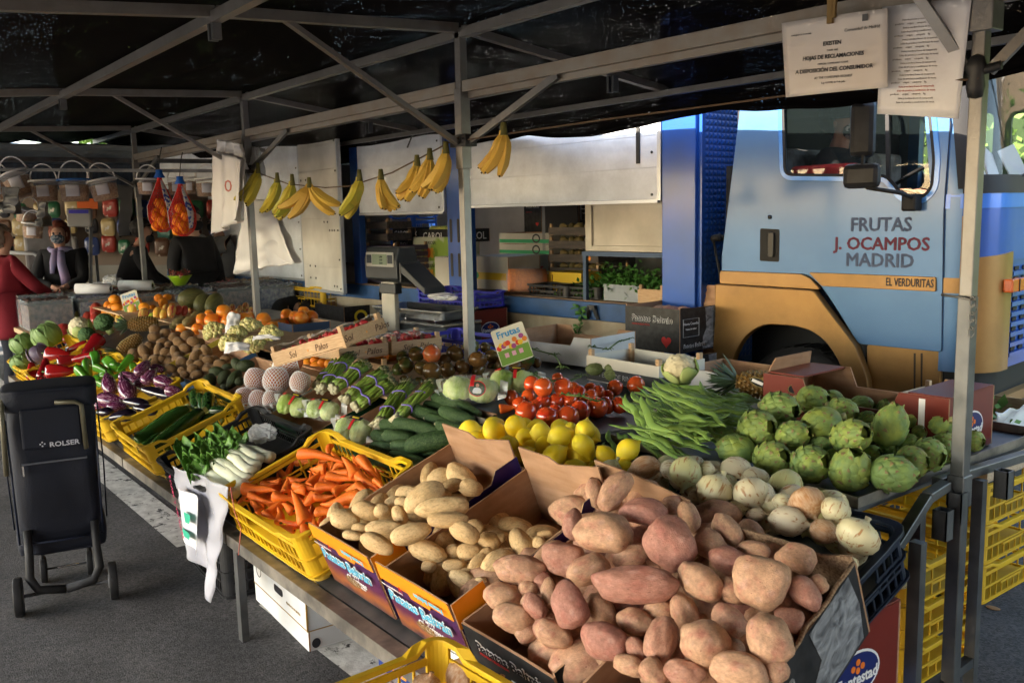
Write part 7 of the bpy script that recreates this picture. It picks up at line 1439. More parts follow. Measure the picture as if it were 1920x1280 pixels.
for i,(px,py,w_,h_)in enumerate([(298,322,50,112),(337,334,50,108)]):
 p=ony(px,py,2.62);k=depth(p)/FPX;L=h_*k;r=w_*k*.42;t=thing('orange_net',('left','right')[i]+' red net of oranges with a blue and white label','net bag',mat=Matrix.Translation(p),group='nets of oranges hanging by the first post')
 def rad(z):z=z/L;return r*(.12+.25*z if z<.12 else .15+.95*min(1,(z-.12)/.45)if z<.75 else 1.1*math.sqrt(max(.02,1-((z-.72)/.29)**2)))
 m=MB();n=16
 for sg in(-1,1):
  for j in range(n):m.tube([(rad(L*q/14)*1.05*math.cos(2*math.pi*j/n+sg*q*.16),rad(L*q/14)*1.05*math.sin(2*math.pi*j/n+sg*q*.16),-L*q/14)for q in range(15)],.0028,4,cap=False)
 m.build('net_mesh',M('red_net_thread',(.6,.03,.02),.6),t)
 for sg in(0,1):
  m=MB();an0=-1.9+sg*2.2
  m.grid(lambda u,v:(rad(L*(.06+.80*v))*1.12*math.cos(an0+(u-.5)*(.35+.5*(1-v))),rad(L*(.06+.80*v))*1.12*math.sin(an0+(u-.5)*(.35+.5*(1-v))),-L*(.06+.80*v)),6,14);m.build('paper_label',lab_,t,solid=.001)
 m=MB();m.lathe([(0,-.10*L),(r*.5,-.10*L),(r*.28,-.02*L),(r*.3,.03*L),(0,.03*L)],10);m.build('blue_knot',M('blue_tie',(.01,.10,.45),.5),t)
 m=MB();m.tube([(0,0,.03*L),(0,.02,.15),(0,.04,.22)],.004,5);m.build('hook',iron,t)
 q=random.Random(i)
 for(x,y,z)in((-.5,.1,.55),(.3,-.3,.52),(-.45,-.4,.68),(.5,.2,.66),(.05,-.6,.74),(-.6,.3,.80),(.55,-.2,.82),(0,.1,.88),(-.2,.5,.7),(-.25,-.55,.9)):
  o=link('orange',PRODUCE['orange'][0][0],None,Matrix.Translation(p+Vector((x*r*.9,y*r*.9,-z*L)))@Matrix.Scale(r*.46,4));tag(o,'orange inside the '+('left','right')[i]+' hanging net','orange','oranges in the '+('left','right')[i]+' hanging net')
bagm=M('white_plastic',(.78,.77,.76),.3,c2=(.66,.65,.64),nscale=3,bump=1,bscale=9,alpha=.8)
def drape(name,label,quad,Y,mat,folds=.03,n=4,sd=0,cat='plastic bag',layers=1,solid=.001):
 """hanging sheet: quad = photo corners TL, TR, BR, BL at plane Y"""
 Q=[ony(x,y,Y)for x,y in quad];t=thing(name,label,cat,mat=Matrix.Translation(Q[0]));
 for l_ in range(layers):
  m=MB()
  def fn(u,v):
   a=Q[0].lerp(Q[1],u);b=Q[3].lerp(Q[2],u);p=a.lerp(b,v)-Q[0];w=folds*(.3+.7*v);return p+Vector((0,-w*math.sin(u*n*6.28+sd+l_)-l_*.03+.5*w*nzv((u*3,v*4,sd+l_),1.5,sd),.3*w*nzv((u*5,v*2,sd),2,l_)))
  m.grid(fn,40,24);m.build('bag_sheet',mat,t,solid=solid)
 return t
b=drape('carrier_bag','bundle of white carrier bags with red print by the second post',[(408,283),(462,300),(458,410),(410,438)],2.52,bagm,.03,2,1,layers=2);pc=ony(428,350,2.43);text('0',.12,M('faded_red_print',(.6,.18,.14),.6),b,b.matrix_world.inverted()@frame(pc,RT,-F0),name='print')
drape('carrier_bag','gathered top of the white carrier bags under the rail',[(412,262),(455,270),(466,318),(406,300)],2.58,bagm,.04,3,3,layers=2)
drape('carrier_bag','clear bags gathered behind the second post, under the rail',[(462,280),(488,276),(498,330),(462,325)],2.76,fold,.04,3,8,layers=2)
drape('plastic_sheet','large white plastic sheet hanging in folds behind the second post',[(466,372),(508,375),(556,492),(446,512)],2.85,bagm,.05,1.5,2,cat='plastic sheet',layers=2)
notice=M('aged_laminate',(.68,.64,.60),.35,c2=(.60,.54,.48),nscale=3,bump=.4,bscale=6);notice2=M('crinkled_sleeve',(.74,.74,.75),.25,c2=(.64,.62,.62),nscale=5,bump=.9,bscale=12)
def hang_card(name,label,quad,Y,mat,bow=.01):
 Q=[ony(x,y,Y)for x,y in quad];t=thing(name,label,'notice',mat=Matrix.Translation(Q[0]));m=MB();m.grid(lambda u,v:Q[0].lerp(Q[1],u).lerp(Q[3].lerp(Q[2],u),v)-Q[0]+Vector((0,-bow*math.sin(math.pi*u),0)),16,12);m.build('sheet',mat,t,solid=.003);return t,Q
n2,Q2=hang_card('paper_notice','crinkled white price list in a plastic sleeve, hanging behind the other notice',[(1655,14),(1822,-4),(1797,223),(1645,214)],2.66,notice2)
n1,Q1=hang_card('paper_notice','pale laminated complaints notice in Spanish hanging over the cab',[(1466,44),(1664,16),(1664,164),(1474,183)],2.60,notice)
def ntext(t,Q,u,v,s,size,mat=ink_k,off=0,lift=.014):
 x=(Q[1]-Q[0]).normalized();z=(Q[0]-Q[3]).normalized();c=Q[0].lerp(Q[1],u).lerp(Q[3].lerp(Q[2],u),v);nrm=x.cross(z).normalized();y=nrm.cross(x)
 text(s,size,mat,t,t.matrix_world.inverted()@MX(c+nrm*lift,x,y,nrm),off=off)
for(v,s,z_,o_)in((.36,'EXISTEN',.017,.0004),(.45,'THERE ARE',.008,0),(.53,'HOJAS DE RECLAMACIONES',.017,.0004),(.62,'OFFICIAL COMPLAINT FORMS',.008,0),(.70,'A DISPOSICIÓN DEL CONSUMIDOR',.017,.0004),(.80,'AT THE CONSUMER REQUEST',.010,0),(.87,'Ley 11/1998, de 9 de julio',.008,0)):ntext(n1,Q1,.52,v,s,z_,off=o_)
ntext(n1,Q1,.80,.22,'Comunidad de Madrid',.013);ntext(n1,Q1,.22,.2,'CONSEJERIA DE ECONOMIA',.006)
m=MB();x=(Q1[1]-Q1[0]).normalized();c=Q1[0].lerp(Q1[1],.80).lerp(Q1[3].lerp(Q1[2],.80),.13)-Q1[0]+Vector((0,-.013,0));m.prism([c,c+x*.018,c+x*.018+Vector((0,0,.02)),c+Vector((0,0,.02))],(0,-.001,0));m.build('crest_print',M('grey_ink',(.1,.1,.1),.6),n1)
for i in range(22):ntext(n2,Q2,.5-.1*(i%3==1),.14+i*.035,('Lista de precios y condiciones de venta ','producto     origen     categoria    kg','fruta y verdura fresca de temporada ')[i%3],.0075,M('faint_ink',(.3,.27,.26),.7)if i not in(17,18)else M('faded_red_print',(.6,.18,.14),.6),lift=.012)
m=MB();m.beam(Q1[0].lerp(Q1[1],.52)+Vector((0,-.02,.10)),Q1[0].lerp(Q1[1],.52)+Vector((0,-.02,-.025)),.018,.012,(0,1,0));m.beam(Q1[0].lerp(Q1[1],.52)+Vector((.018,-.02,.12)),Q1[0].lerp(Q1[1],.52)+Vector((.012,-.02,-.01)),.012,.01,(0,1,0));tag(m.build('clip',M('brass_clip',(.25,.16,.06),.5,.5)),'brass-coloured clip holding the complaints notice','clip')
m=MB();p=Q2[0].lerp(Q2[1],.55);m.beam(p+Vector((0,-.02,.08)),p+Vector((0,-.02,-.02)),.022,.012,(0,1,0));tag(m.build('clip',steel_d),'grey steel clip at the top of the crinkled price list','clip')
for i,(px,py,l)in enumerate(((636,262,'leftmost spring clamp on the net edge'),(785,240,'spring clamp on the net edge left of the middle post'),(1018,200,'green-handled spring clamp right of the middle post'))):
 p=onpl(px,py,Vector((0,4.30,0)),Vector((0,1,0)));t=thing('spring_clamp',l,'clamp',mat=Matrix.Translation(p),group='spring clamps on the net edge');s=depth(p)/5.6
 for sg in(-1,1):m=MB();m.beam(RT*sg*.012+Vector((0,0,.04)),RT*sg*.075*s+Vector((0,0,-.12*s)),.02,.012);m.build('handle',iron,t)
 m=MB();m.beam((0,0,.06),(0,0,.0),.03,.03);m.build('jaw',M('green_tape',(.01,.18,.06),.6)if i==2 else iron,t)
 # ================================================================== LEFT STALL, persons, trolley
t=thing('nut_stall_table','long table of the sweets and nuts stall beyond the fruit','table',(-9.55,3.0,0));m=MB();m.box((-.55,-1.55,.70),(.52,1.6,.74));m.build('table_top',wood,t)
m=MB();m.box((.521,-1.0,.55),(.53,.2,.98));m.build('front_board',M('brown_board',(.22,.10,.05),.7),t)
for x in(-.5,.45):
 for y in(-1.5,1.5):m=MB();m.box((x-.02,y-.02,0),(x+.02,y+.02,.6995));m.build('leg',steel_d,t)
clr=M('clear_box',(.7,.8,.85),.08,alpha=.14,spec=1);swc=[M('dark_sweets',(.03,.02,.02),.5,c2=(.22,.13,.10),nscale=26,detail=2),M('coloured_sweets',(.02,.07,.03),.4,c2=(.35,.04,.04),nscale=24,detail=2),M('blue_wrapped_sweets',(.02,.03,.10),.4,c2=(.25,.25,.28),nscale=28,detail=2),M('brown_nuts',(.22,.13,.07),.6,c2=(.4,.28,.16),nscale=45,detail=2)]
for r_ in range(2):
 for i in range(7):
  y=1.68+i*.43;x=-9.20-r_*.42;z0=.741;hh=.27 if r_==0 else .30;tt=thing('sweet_box','clear plastic box of wrapped sweets, %s in the %s row'%(ORD[i],('front','back')[r_]),'box',mat=Matrix.Translation((x,y,z0)),group='clear boxes of sweets on the neighbouring stall')
  m=MB();a=.19;m.box((-a,-a,0),(a,a,.004))
  for(p,q_)in(((-a,-a,.005),(a,-a+.004,hh)),((-a,a-.004,.005),(a,a,hh)),((-a,-a+.005,.005),(-a+.004,a-.005,hh)),((a-.004,-a+.005,.005),(a,a-.005,hh))):m.box(p,q_)
  m.build('clear_walls',clr,tt)
  m=MB();sd=i*3+r_;m.grid(lambda u,v:((u-.5)*.36,(v-.5)*.36,hh-.01+.03*nzv((u*4,v*4,sd),2,sd)+.012*nzv((u*20,v*20,sd),2,sd)),26,26);m.box((-.18,-.18,.006),(.18,.18,hh-.045));tag(m.build('sweets',swc[(i*2+r_)%4],mat=Matrix.Translation((x,y,z0))),'sweets filling the %s clear box of the %s row'%(ORD[i],('front','back')[r_]),'sweets','sweets in the clear boxes','stuff')
for(px,py,l)in((175,541,'white paper roll lying on the sweets, left one'),(255,535,'white paper roll behind the first post')):
 p=onz(px,py,1.07);m=MB();m.tube([p-RT*.16,p+RT*.16],.05,18);o=m.build('paper_roll',ink_w);tag(o,l,'paper roll','white paper rolls');m=MB();m.tube([p+RT*.161-Vector((0,0,0)),p+RT*.164],.022,14);m.build('roll_core',iron,o)
p=onz(338,535,1.05);t=thing('sweet_bowl','lime green bowl heaped with wrapped lollipops','bowl',mat=Matrix.Translation(p));m=MB();m.lathe([(0,0),(.05,0),(.11,.09),(.12,.10),(.105,.10),(.05,.012),(0,.012)],22);m.build('bowl',M('lime_plastic',(.30,.50,.02),.35),t);herb('lollipops','wrapped lollipops heaped in the lime green bowl',p+Vector((0,0,.11)),.11,.11,.05,160,5,'lollipops',mat=swc[1],kind='stuff',s=.02)
bkc=M('bucket_plastic',(.7,.72,.74),.1,alpha=.15,spec=1);pel=M('brown_pellets',(.26,.14,.08),.8,c2=(.42,.27,.17),nscale=60,detail=2);lidm=M('white_lid',(.6,.62,.66),.3)
def bucket(px,py,D,w,h,tilt,label,lidcol=lidm,lab=True):
 p=dp(px,py,D);k=D/FPX;w*=k;h*=k;t=thing('pellet_bucket',label,'bucket',mat=frame(p,RT,Vector((0,0,1)))@Matrix.Rotation(R(tilt),4,'Y'),group='clear buckets hanging at the neighbouring stall')
 m=MB();m.lathe([(0,-h/2),(w*.42,-h/2),(w*.5,h/2)],22);m.build('bucket_wall',bkc,t);m=MB();m.lathe([(0,-h*.46),(w*.40,-h*.46),(w*.46,h*.22),(0,h*.28)],20);m.build('pellets',pel,t)
 m=MB();m.lathe([(0,h*.5),(w*.52,h*.5),(w*.53,h*.42),(w*.50,h*.42)],22);m.build('lid',lidcol,t)
 m=MB();m.tube([(w*.5*math.cos(a),0,h*.45+w*.62*math.sin(a))for a in[math.pi*q/14 for q in range(15)]],.006,6);m.build('handle',ink_w,t)
 if lab:m=MB();m.grid(lambda u,v:(w*.475*math.sin((u-.5)*.9+.3),-w*.475*math.cos((u-.5)*.9+.3),(v-.55)*h*.5),6,3);m.build('paper_label',M('bucket_label',(.55,.55,.62),.6),t,solid=.001)
bk=M('blue_lid',(.03,.15,.5),.4)
for i,(px,py,w,h,tl,l,lc)in enumerate([(36,346,52,46,-22,'tilted bucket of brown pellets at the far left',lidm),(84,358,50,40,-4,'bucket with a white label, second from the left',lidm),(140,357,56,42,-2,'bucket with a blue-rimmed lid',bk),(195,356,52,38,-12,'bucket tilted towards the first post, with white label',lidm),(-4,352,40,44,0,'bucket cut by the left picture edge',lidm),(278,350,42,30,0,'bucket right behind the first post',lidm),(330,350,30,32,0,'bucket behind the orange nets',lidm),(355,348,26,32,0,'narrow bucket between the nets and the carrier bags',lidm),(388,352,42,34,0,'labelled bucket left of the carrier bags',lidm)]):bucket(px,py,8.6,w,h,tl,l,lc)
bucket(62,432,8.4,38,30,4,'lower white-lidded bucket of pellets hanging by a cord');bucket(50,405,8.5,38,26,20,'small tilted bucket above the lowest one',lab=False)
t=thing('hanging_rail','steel rail and frame of the neighbouring nuts stall','stall frame',mat=Matrix.Translation((-9.9,3,0)))
def pr(a,b,w=.035,nm='rail'):
 m=MB();q=Vector((-9.9,3,0));m.beam(Vector(a)-q,Vector(b)-q,w);m.build(nm,steel_d,t)
zr=dp(100,318,8.6).z
a0=dp(-60,318,8.6);b0=dp(462,321,8.6);pr(a0,b0,.03);pr((-10.2,.9,0),(-10.2,.9,2.4),.045,'post');pr((-10.3,5.0,0),(-10.3,5.0,2.4),.045,'post');pr((-10.2,.5,2.32),(-10.3,6.2,2.34),.045)
pr(dp(170,560,9.6),dp(170,300,9.6),.03,'post');pr(a0,(a0.x,a0.y,0),.04,'post')
prof2=[(-.5,2.25),(0.5,2.42),(2,2.45),(3.5,2.47),(5,2.44),(6.4,2.3)]
def net2():
 m=MB()
 def fn(u,v):
  x=-14.2+4.1*u;y=-2.5+10.2*v;z=2.47+.10*math.sin(u*3.1)+.05*noise.noise(Vector((x*1.5,y*2,1)))-.38*max(0,(.06-u)/.06);return(x,y,z)
 m.grid(fn,60,60);return tag(m.build('tarpaulin',M('dark_blue_tarp',(.006,.009,.016),.35,c2=(.03,.045,.07),nscale=3,stretch=(1,6,1),bump=1,bscale=6)),'wrinkled dark blue tarpaulin over the neighbouring nuts stall','tarpaulin')
net2()
crm=M('cream_canvas',(.30,.25,.17),.8,c2=(.22,.18,.12),nscale=1.2,bump=.4,bscale=4)
t=thing('cream_van','cream van side standing in the sun behind the nuts stall','van',mat=Matrix.Translation((-14.5,3,0)));m=MB();m.grid(lambda u,v:(.25*math.sin(v*1.6)*-1+.02*nzv((u*9,v*6,1),1,1),-7+16*u,.35+2.3*v),40,14);m.build('body',crm,t,solid=.05)
m=MB();m.box((-.02,-3.4,1.25),(.05,-1.2,1.9));m.build('window',M('dark_glass',(.05,.055,.06),.1,spec=1),t,bevel=.03)
for y in(-3,3):m=MB();m.tube([(-.25,y,.35),(.02,y,.35)],.34,24);m.build('wheel',rub,t)
t=thing('display_rack','grey perspex racks and shelves behind the nuts stall','rack',mat=Matrix.Translation((-11.6,1.6,0)))
rk=M('grey_perspex',(.34,.32,.32),.3,alpha=.85,c2=(.2,.18,.18),nscale=4)
for i,(y,z,w,h)in enumerate(((-1.5,1.25,.55,.6),(-.85,1.35,.5,.62),(-.1,1.35,.55,.5),(.6,1.4,.5,.55),(-.5,.8,1.6,.35))):m=MB();m.box((-.03,y-w/2,z-h/2),(.03,y+w/2,z+h/2));m.build('panel',rk,t,bevel=.03)
m=MB();m.tube([(.1,.5,.95),(.1,.5,1.28),(.1,.42,1.36),(.1,.15,1.38)],.02,8);m.build('tube_frame',M('white_tube',(.6,.6,.6),.3),t);m=MB();m.box((.05,-.1,.92),(.15,1.2,.99));m.build('white_rail',ink_w,t)
for y in(-1.4,1.1):m=MB();m.beam((0,y,0),(0,y,1.3),.03);m.build('leg',steel_d,t)
p=dp(150,408,9.0);t=thing('price_scale','grey flat scale with small keys hanging behind the buckets','scale',mat=frame(p,RT,Vector((0,0,1))));m=MB();m.box((-.12,-.03,-.09),(.12,.02,.09));m.build('body',M('grey_plastic',(.2,.2,.2),.5),t,bevel=.015);m=MB();m.box((-.09,-.034,.04),(.10,-.0305,.075));m.build('key_strip',bluepl,t)
p=dp(164,382,9.0);m=MB();m.box((-.10,-.004,-.05),(.10,.004,.05),0,frame(p,RT,Vector((0,0,1))));tag(m.build('orange_card',M('orange_card_m',(.7,.14,.02),.5)),'small orange card above the grey scale','card')
for(q4,l,mt)in(([(285,395),(330,398),(322,450),(290,440)],'dark green bag hanging behind the orange nets',M('dark_green_bag',(.01,.08,.06),.5)),([(214,345),(252,350),(250,440),(216,445)],'black coat hanging beside the first post',M('black_cloth',(.012,.012,.014),.9)),([(0,350),(40,352),(36,402),(2,398)],'black plastic bag hanging at the far left',blk),([(70,378),(90,380),(88,425),(72,420)],'small black bag hanging on a strap',blk)):drape('hanging_bag' if 'bag' in l else 'hanging_coat',l,q4,3.0 if 'coat' in l else(3.3 if 'green bag' in l else(1.9 if 'sack' in l else 1.45)),mt,.05,1.5,4,cat='bag' if 'bag' in l else 'coat')
m=MB();p=dp(190,520,9.0)
crumple('plastic_bag','clear bag of snacks with red print on the nuts stall',212,524,22,16,.2,sd=9);_o=bpy.data.objects['plastic_bag.002'];_o.matrix_world=MX(dp(214,528,8.9),RT*.16,F0*.16,Vector((0,0,.16)))@Matrix.Scale(6,4)
q=random.Random(12);PC=[((.25,.03,.02),'red'),((.03,.05,.15),'navy'),((.10,.05,.03),'brown'),((.02,.09,.04),'green'),((.30,.22,.10),'tan'),((.02,.02,.025),'black'),((.22,.20,.19),'grey')];PO=['first','second','third','fourth','fifth','sixth','seventh','eighth','ninth','tenth','eleventh','twelfth','thirteenth','fourteenth']
for rw in range(3):
 for i in range(14):
  px=6+i*33+q.uniform(-5,5);py=392+rw*34+q.uniform(-4,4);c_,cn=PC[q.randrange(7)];pp=dp(px,py,10.9+.1*rw);a=q.uniform(.07,.10)
  m=MB();v,f=blob(3,lambda v:Vector((math.copysign(abs(v.x)**.5,v.x)*a,v.y*.03*(1-abs(v.z)**3),math.copysign(abs(v.z)**.5,v.z)*a*1.2))+Vector((0,.01*nzv(v,3,i),0)));m.add(v,f,0,True)
  tag(m.build('snack_packet',M('packet_'+cn,c_,.3,c2=(.4,.36,.3),nscale=9,lo=.6,hi=.63),mat=frame(pp,RT,(0,0,1))),'%s snack packet, %s from the left in the %s hanging row'%(cn,PO[i],('top','middle','bottom')[rw]),'packet','snack packets hanging behind the shoppers')
t=thing('packet_board','brown pegboard carrying rows of snack packets behind the shoppers','board',mat=frame(dp(230,420,11.25),RT,(0,0,1)));m=MB();m.box((-1.7,0,-.5),(1.4,.03,.42));m.build('board',M('pegboard',(.16,.12,.09),.8),t)
for sx in(-1.6,1.3):m=MB();m.box((sx,.031,-1.55),(sx+.05,.06,.4));m.build('leg',steel_d,t)
t=thing('jar_rack','rack of red and yellow snack tubes behind the white sheet','rack',mat=frame(dp(565,490,11),RT,Vector((0,0,1))));m=MB();m.box((-.6,0,-.32),(.35,.4,-.26));m.box((-.6,0,.35),(.35,.4,.38));m.build('shelf',steel_d,t);q=random.Random(4)
for i in range(24):m=MB();x=-.55+(i%12)*.075;z=-.25+(i//12)*.24;m.tube([(x,.05,z),(x,.05,z+.2)],.034,10);m.build('snack_tube',M('snack_%d'%(i%3),[(.35,.02,.02),(.4,.05,.03),(.25,.02,.03)][i%3],.4,c2=(.6,.4,.2),nscale=20,lo=.6,hi=.65),t)
for sx in(-.58,.33):m=MB();m.box((sx,.1,-1.4),(sx+.03,.13,-.3205));m.build('leg',steel_d,t)
skin_m=M('skin',(.42,.24,.17),.5,sss=.1)
def skinmesh(name,joints,edges,mats,root=0,sub=2,parent=None):
 me=bpy.data.meshes.new(name);me.from_pydata([j[0]for j in joints],edges,[]);me.materials.append(mats);o=link(name,me,parent)
 sk=o.modifiers.new('k','SKIN');
 if not me.skin_vertices:
  bm=bmesh.new();bm.from_mesh(me);bm.verts.layers.skin.verify();bm.to_mesh(me);bm.free()
 for i,j in enumerate(joints):r=j[1];me.skin_vertices[0].data[i].radius=(r,r)if not hasattr(r,'__len__')else r;me.skin_vertices[0].data[i].use_root=i==root
 sb=o.modifiers.new('s','SUBSURF');sb.levels=sub;sb.render_levels=sub
 me2=bpy.data.meshes.new_from_object(o.evaluated_get(bpy.context.evaluated_depsgraph_get()));o.modifiers.clear();o.data=me2
 for p_ in me2.polygons:p_.use_smooth=True
 me2.materials.clear();me2.materials.append(mats);return o
def person(label,x,y,yaw,h,coat,trous,hair,hairlen=.0,mask=None,arms=None,lean=0,z0=0,scarf=None,shoes=True,sit=False,longcoat=False,look=0,gloves=None):
 """local frame: +x is where the person faces; arms = ((elbow), (wrist)) for right (-y) and left (+y)"""
 s=h/1.7;t=thing('person',label,'person',mat=Matrix.Translation((x,y,z0))@Matrix.Rotation(yaw,4,'Z')@Matrix.Scale(s,4));V=Vector
 pel=V((0,0,.90));
 def L(p):
  p=V(p)-pel;return tuple(V((p.x*math.cos(lean)+p.z*math.sin(lean),p.y,-p.x*math.sin(lean)+p.z*math.cos(lean)))+pel)
 arms=arms or(((.02,-.25,1.15),(.10,-.24,.92)),((.02,.25,1.15),(.10,.24,.92)))
 J=[((0,0,.92),(.13,.16)),(L((0,0,1.10)),(.11,.145)),(L((-.01,0,1.30)),(.12,.17)),(L((0,0,1.43)),(.06,.08)),(L((.015,0,1.50)),.055),(L((.045,0,1.565)),(.075,.062)),(L((.03,0,1.635)),(.092,.078)),(L((.015,0,1.695)),(.06,.055)),(L((.125,0,1.60)),.013)]
 E=[(0,1),(1,2),(2,3),(3,4),(4,5),(5,6),(6,7),(6,8)];C=[(J[0][0],(.17,.20)),(J[1][0],(.14,.18)),(J[2][0],(.14,.20)),(L((0,0,1.41)),(.09,.13)),(L((.01,0,1.47)),.075)];CE=[(0,1),(1,2),(2,3),(3,4)]
 gl=[]
 for sg,(el,wr)in zip((-1,1),arms):
  sh=L((0,sg*.17,1.39));el=L(el);wr=L(wr);b_=len(J);J+=[(sh,.06),(el,.045),(wr,.03)];E+=[(2,b_),(b_,b_+1),(b_+1,b_+2)]
  d=(V(wr)-V(el)).normalized();sd_=V((0,0,1)).cross(d).normalized()if abs(d.z)<.9 else V((0,1,0));pm=V(wr)+d*.06;J.append((tuple(pm),(.035,.018)));E.append((b_+2,b_+3))
  for fi in range(4):k=(fi-1.5)*.019;f1=pm+d*.035+sd_*k;f2=f1+d*(.032-.004*abs(fi-1.3))+V((0,0,-.012));f3=f2+d*.02+V((0,0,-.018));n_=len(J);J+=[(tuple(f1),.0095),(tuple(f2),.0085),(tuple(f3),.007)];E+=[(b_+3,n_),(n_,n_+1),(n_+1,n_+2)]
  th_=V(wr)+d*.03-sd_*sg*.03;n_=len(J);J+=[(tuple(th_),.011),(tuple(th_+d*.035-sd_*sg*.015),.009)];E+=[(b_+2,n_),(n_,n_+1)]
  c_=len(C);C+=[(tuple(V(sh)+V((0,sg*.01,0))),.082),(el,.066),(tuple(V(wr)-d*.02),.048)];CE+=[(2,c_),(c_,c_+1),(c_+1,c_+2)];gl.append((pm,d))
 TJ=[((0,0,.95),(.14,.17)if not longcoat else(.09,.13))];TE=[]
 for sg in(-1,1):
  kn=(.05,sg*.10,.50)if not sit else(.42,sg*.12,.86);an=(0,sg*.11,.09)if not sit else(.40,sg*.12,.45);hp=(0,sg*.09,.86);b_=len(J);J+=[(hp,.085),(kn,.058),(an,.042),((an[0]+.13,an[1]*1.1,an[2]-.05),.035)];E+=[(0,b_),(b_,b_+1),(b_+1,b_+2),(b_+2,b_+3)]
  c_=len(TJ);TJ+=[(hp,.105),(kn,.078),((an[0],an[1],an[2]+.02),.062)];TE+=[(0,c_),(c_,c_+1),(c_+1,c_+2)]
  m=MB();v,f=blob(2,lambda v:Vector((v.x*.135,v.y*.055,max(-.045,v.z*.06))));m.add(v,f,0,True);m.build('shoe',rub,t,mat=Matrix.Translation((an[0]+.06,an[1],max(.045,an[2]-.04))))
 if longcoat:C.insert(0,((0,0,.62),(.20,.22)));CE=[(0,1)]+[(a+1,b+1)for a,b in CE]
 skinmesh('body',J,E,skin_m,0,2,t);skinmesh('coat',C,CE,coat,1 if longcoat else 0,2,t);skinmesh('trousers',TJ,TE,trous,0,2,t)
 hc=V(L((-.002,0,1.655)));m=MB()
 v,f=blob(4,lambda v:(Vector((v.x*.118-.012,v.y*.104,v.z*.112))*(1+.10*nzv(v,5,h)+.05*nzv(v,12,h)))if not(v.x>.15 and v.z<.35)else Vector((v.x*.05-.01,v.y*.07,v.z*.06+.02)))
 if hairlen:v=[Vector((p.x,p.y*(1+hairlen*2*max(0,-p.z/.1)),p.z-(hairlen if p.z<-.02 else 0)))if p.x<.03 else p for p in v]
 m.add(v,f,0,True);m.build('hair',hair,t,mat=Matrix.Translation(hc)@Matrix.Rotation(lean,4,'Y'))
 for sg in(-1,1):m=MB();v,f=ico(2);m.add([p*.012 for p in v],f,0,True);m.build('eye',ink_k,t,mat=Matrix.Translation(L((.115,sg*.032,1.622))));m=MB();m.add([Vector((p.x*.012,p.y*.008,p.z*.026))for p in v],f,0,True);m.build('ear',skin_m,t,mat=Matrix.Translation(L((.02,sg*.082,1.61))))
 if mask:m=MB();v,f=blob(3,lambda v:Vector((v.x*.058,v.y*.070,v.z*.056)));m.add([p for p in v],f,0,True);m.build('face_mask',mask,t,mat=Matrix.Translation(L((.085,0,1.565)))@Matrix.Rotation(lean,4,'Y'))
 else:m=MB();m.box((-.002,-.024,-.004),(.004,.024,.004));m.build('mouth',M('lip',(.35,.08,.07),.5),t,mat=Matrix.Translation(L((.118,0,1.548))))
 if scarf:m=MB();m.tube([(.09*math.cos(a),.10*math.sin(a),1.44+.01*math.sin(3*a))for a in[2*math.pi*q/16 for q in range(17)]],.035,10);m.tube([(.10,.02,1.43),(.16,.03,1.3),(.17,.06,1.15),(.16,.05,1.05)],[.04,.045,.05,.04],10);m.tube([(.11,-.03,1.43),(.155,-.05,1.32),(.16,-.07,1.2)],[.035,.035,.02],10);m.build('scarf',scarf,t)
 if gloves:
  for pm,d in gl:m=MB();m.tube([pm-d*.05,pm,pm+d*.05,pm+d*.09],[.035,.045,.04,.015],10);m.build('glove',gloves,t)
 return t
black_c=M('black_coat',(.012,.012,.014),.85,c2=(.02,.02,.022),nscale=6);jean=M('dark_trousers',(.02,.022,.03),.9)
yc=math.atan2(-F0.y,-F0.x)
p=dp(16,600,8.6);person('person with grey hair and dark red coat at the left edge',p.x,p.y,yc+2.5,1.64,M('dark_red_coat',(.14,.008,.015),.9,c2=(.20,.015,.025),nscale=3),jean,M('grey_hair',(.22,.18,.15),.8,c2=(.12,.09,.07),nscale=20),.02,arms=(((.15,-.27,1.16),(.36,-.16,1.05)),((.15,.27,1.16),(.36,.16,1.05))),longcoat=True)
p=dp(118,520,9.7);person('person with auburn hair, patterned mask and lilac scarf',p.x,p.y,yc+.25,1.66,black_c,jean,M('auburn_hair',(.14,.035,.02),.7,c2=(.07,.02,.01),nscale=20),.05,mask=M('patterned_mask',(.03,.06,.09),.8,c2=(.25,.25,.28),nscale=40,lo=.5,hi=.55),scarf=M('lilac_scarf',(.30,.22,.36),.9,c2=(.2,.22,.36),nscale=8),arms=(((.16,-.24,1.12),(.30,-.02,1.06)),((.16,.24,1.12),(.30,.07,1.06))))
p=dp(240,520,10.1);person('person in black seen from the side beside the first post',p.x,p.y,yc+1.9,1.68,black_c,jean,M('dark_hair',(.015,.012,.01),.7),0,mask=M('black_mask',(.01,.01,.012),.8),lean=.25,arms=(((.2,-.22,1.15),(.42,-.1,1.08)),((.2,.22,1.15),(.42,.1,1.08))))
p=dp(366,520,9.6);person('person in a black coat and black mask standing behind the orange nets',p.x,p.y,yc+.9,1.78,black_c,jean,M('dark_hair',(.015,.012,.01),.7),0,mask=M('black_mask',(.01,.01,.012),.8),longcoat=True)
p=dp(418,520,10.8);person('person in a grey hooded jacket with blue gloves holding a bag',p.x,p.y,yc-.9,1.74,M('grey_jacket',(.10,.105,.11),.85,c2=(.16,.16,.16),nscale=4),jean,M('dark_hair',(.015,.012,.01),.7),0,mask=M('black_mask',(.01,.01,.012),.8),gloves=M('blue_gloves',(.03,.05,.35),.5),arms=(((.2,-.24,1.15),(.42,-.12,1.12)),((.18,.25,1.3),(.34,.2,1.5))))
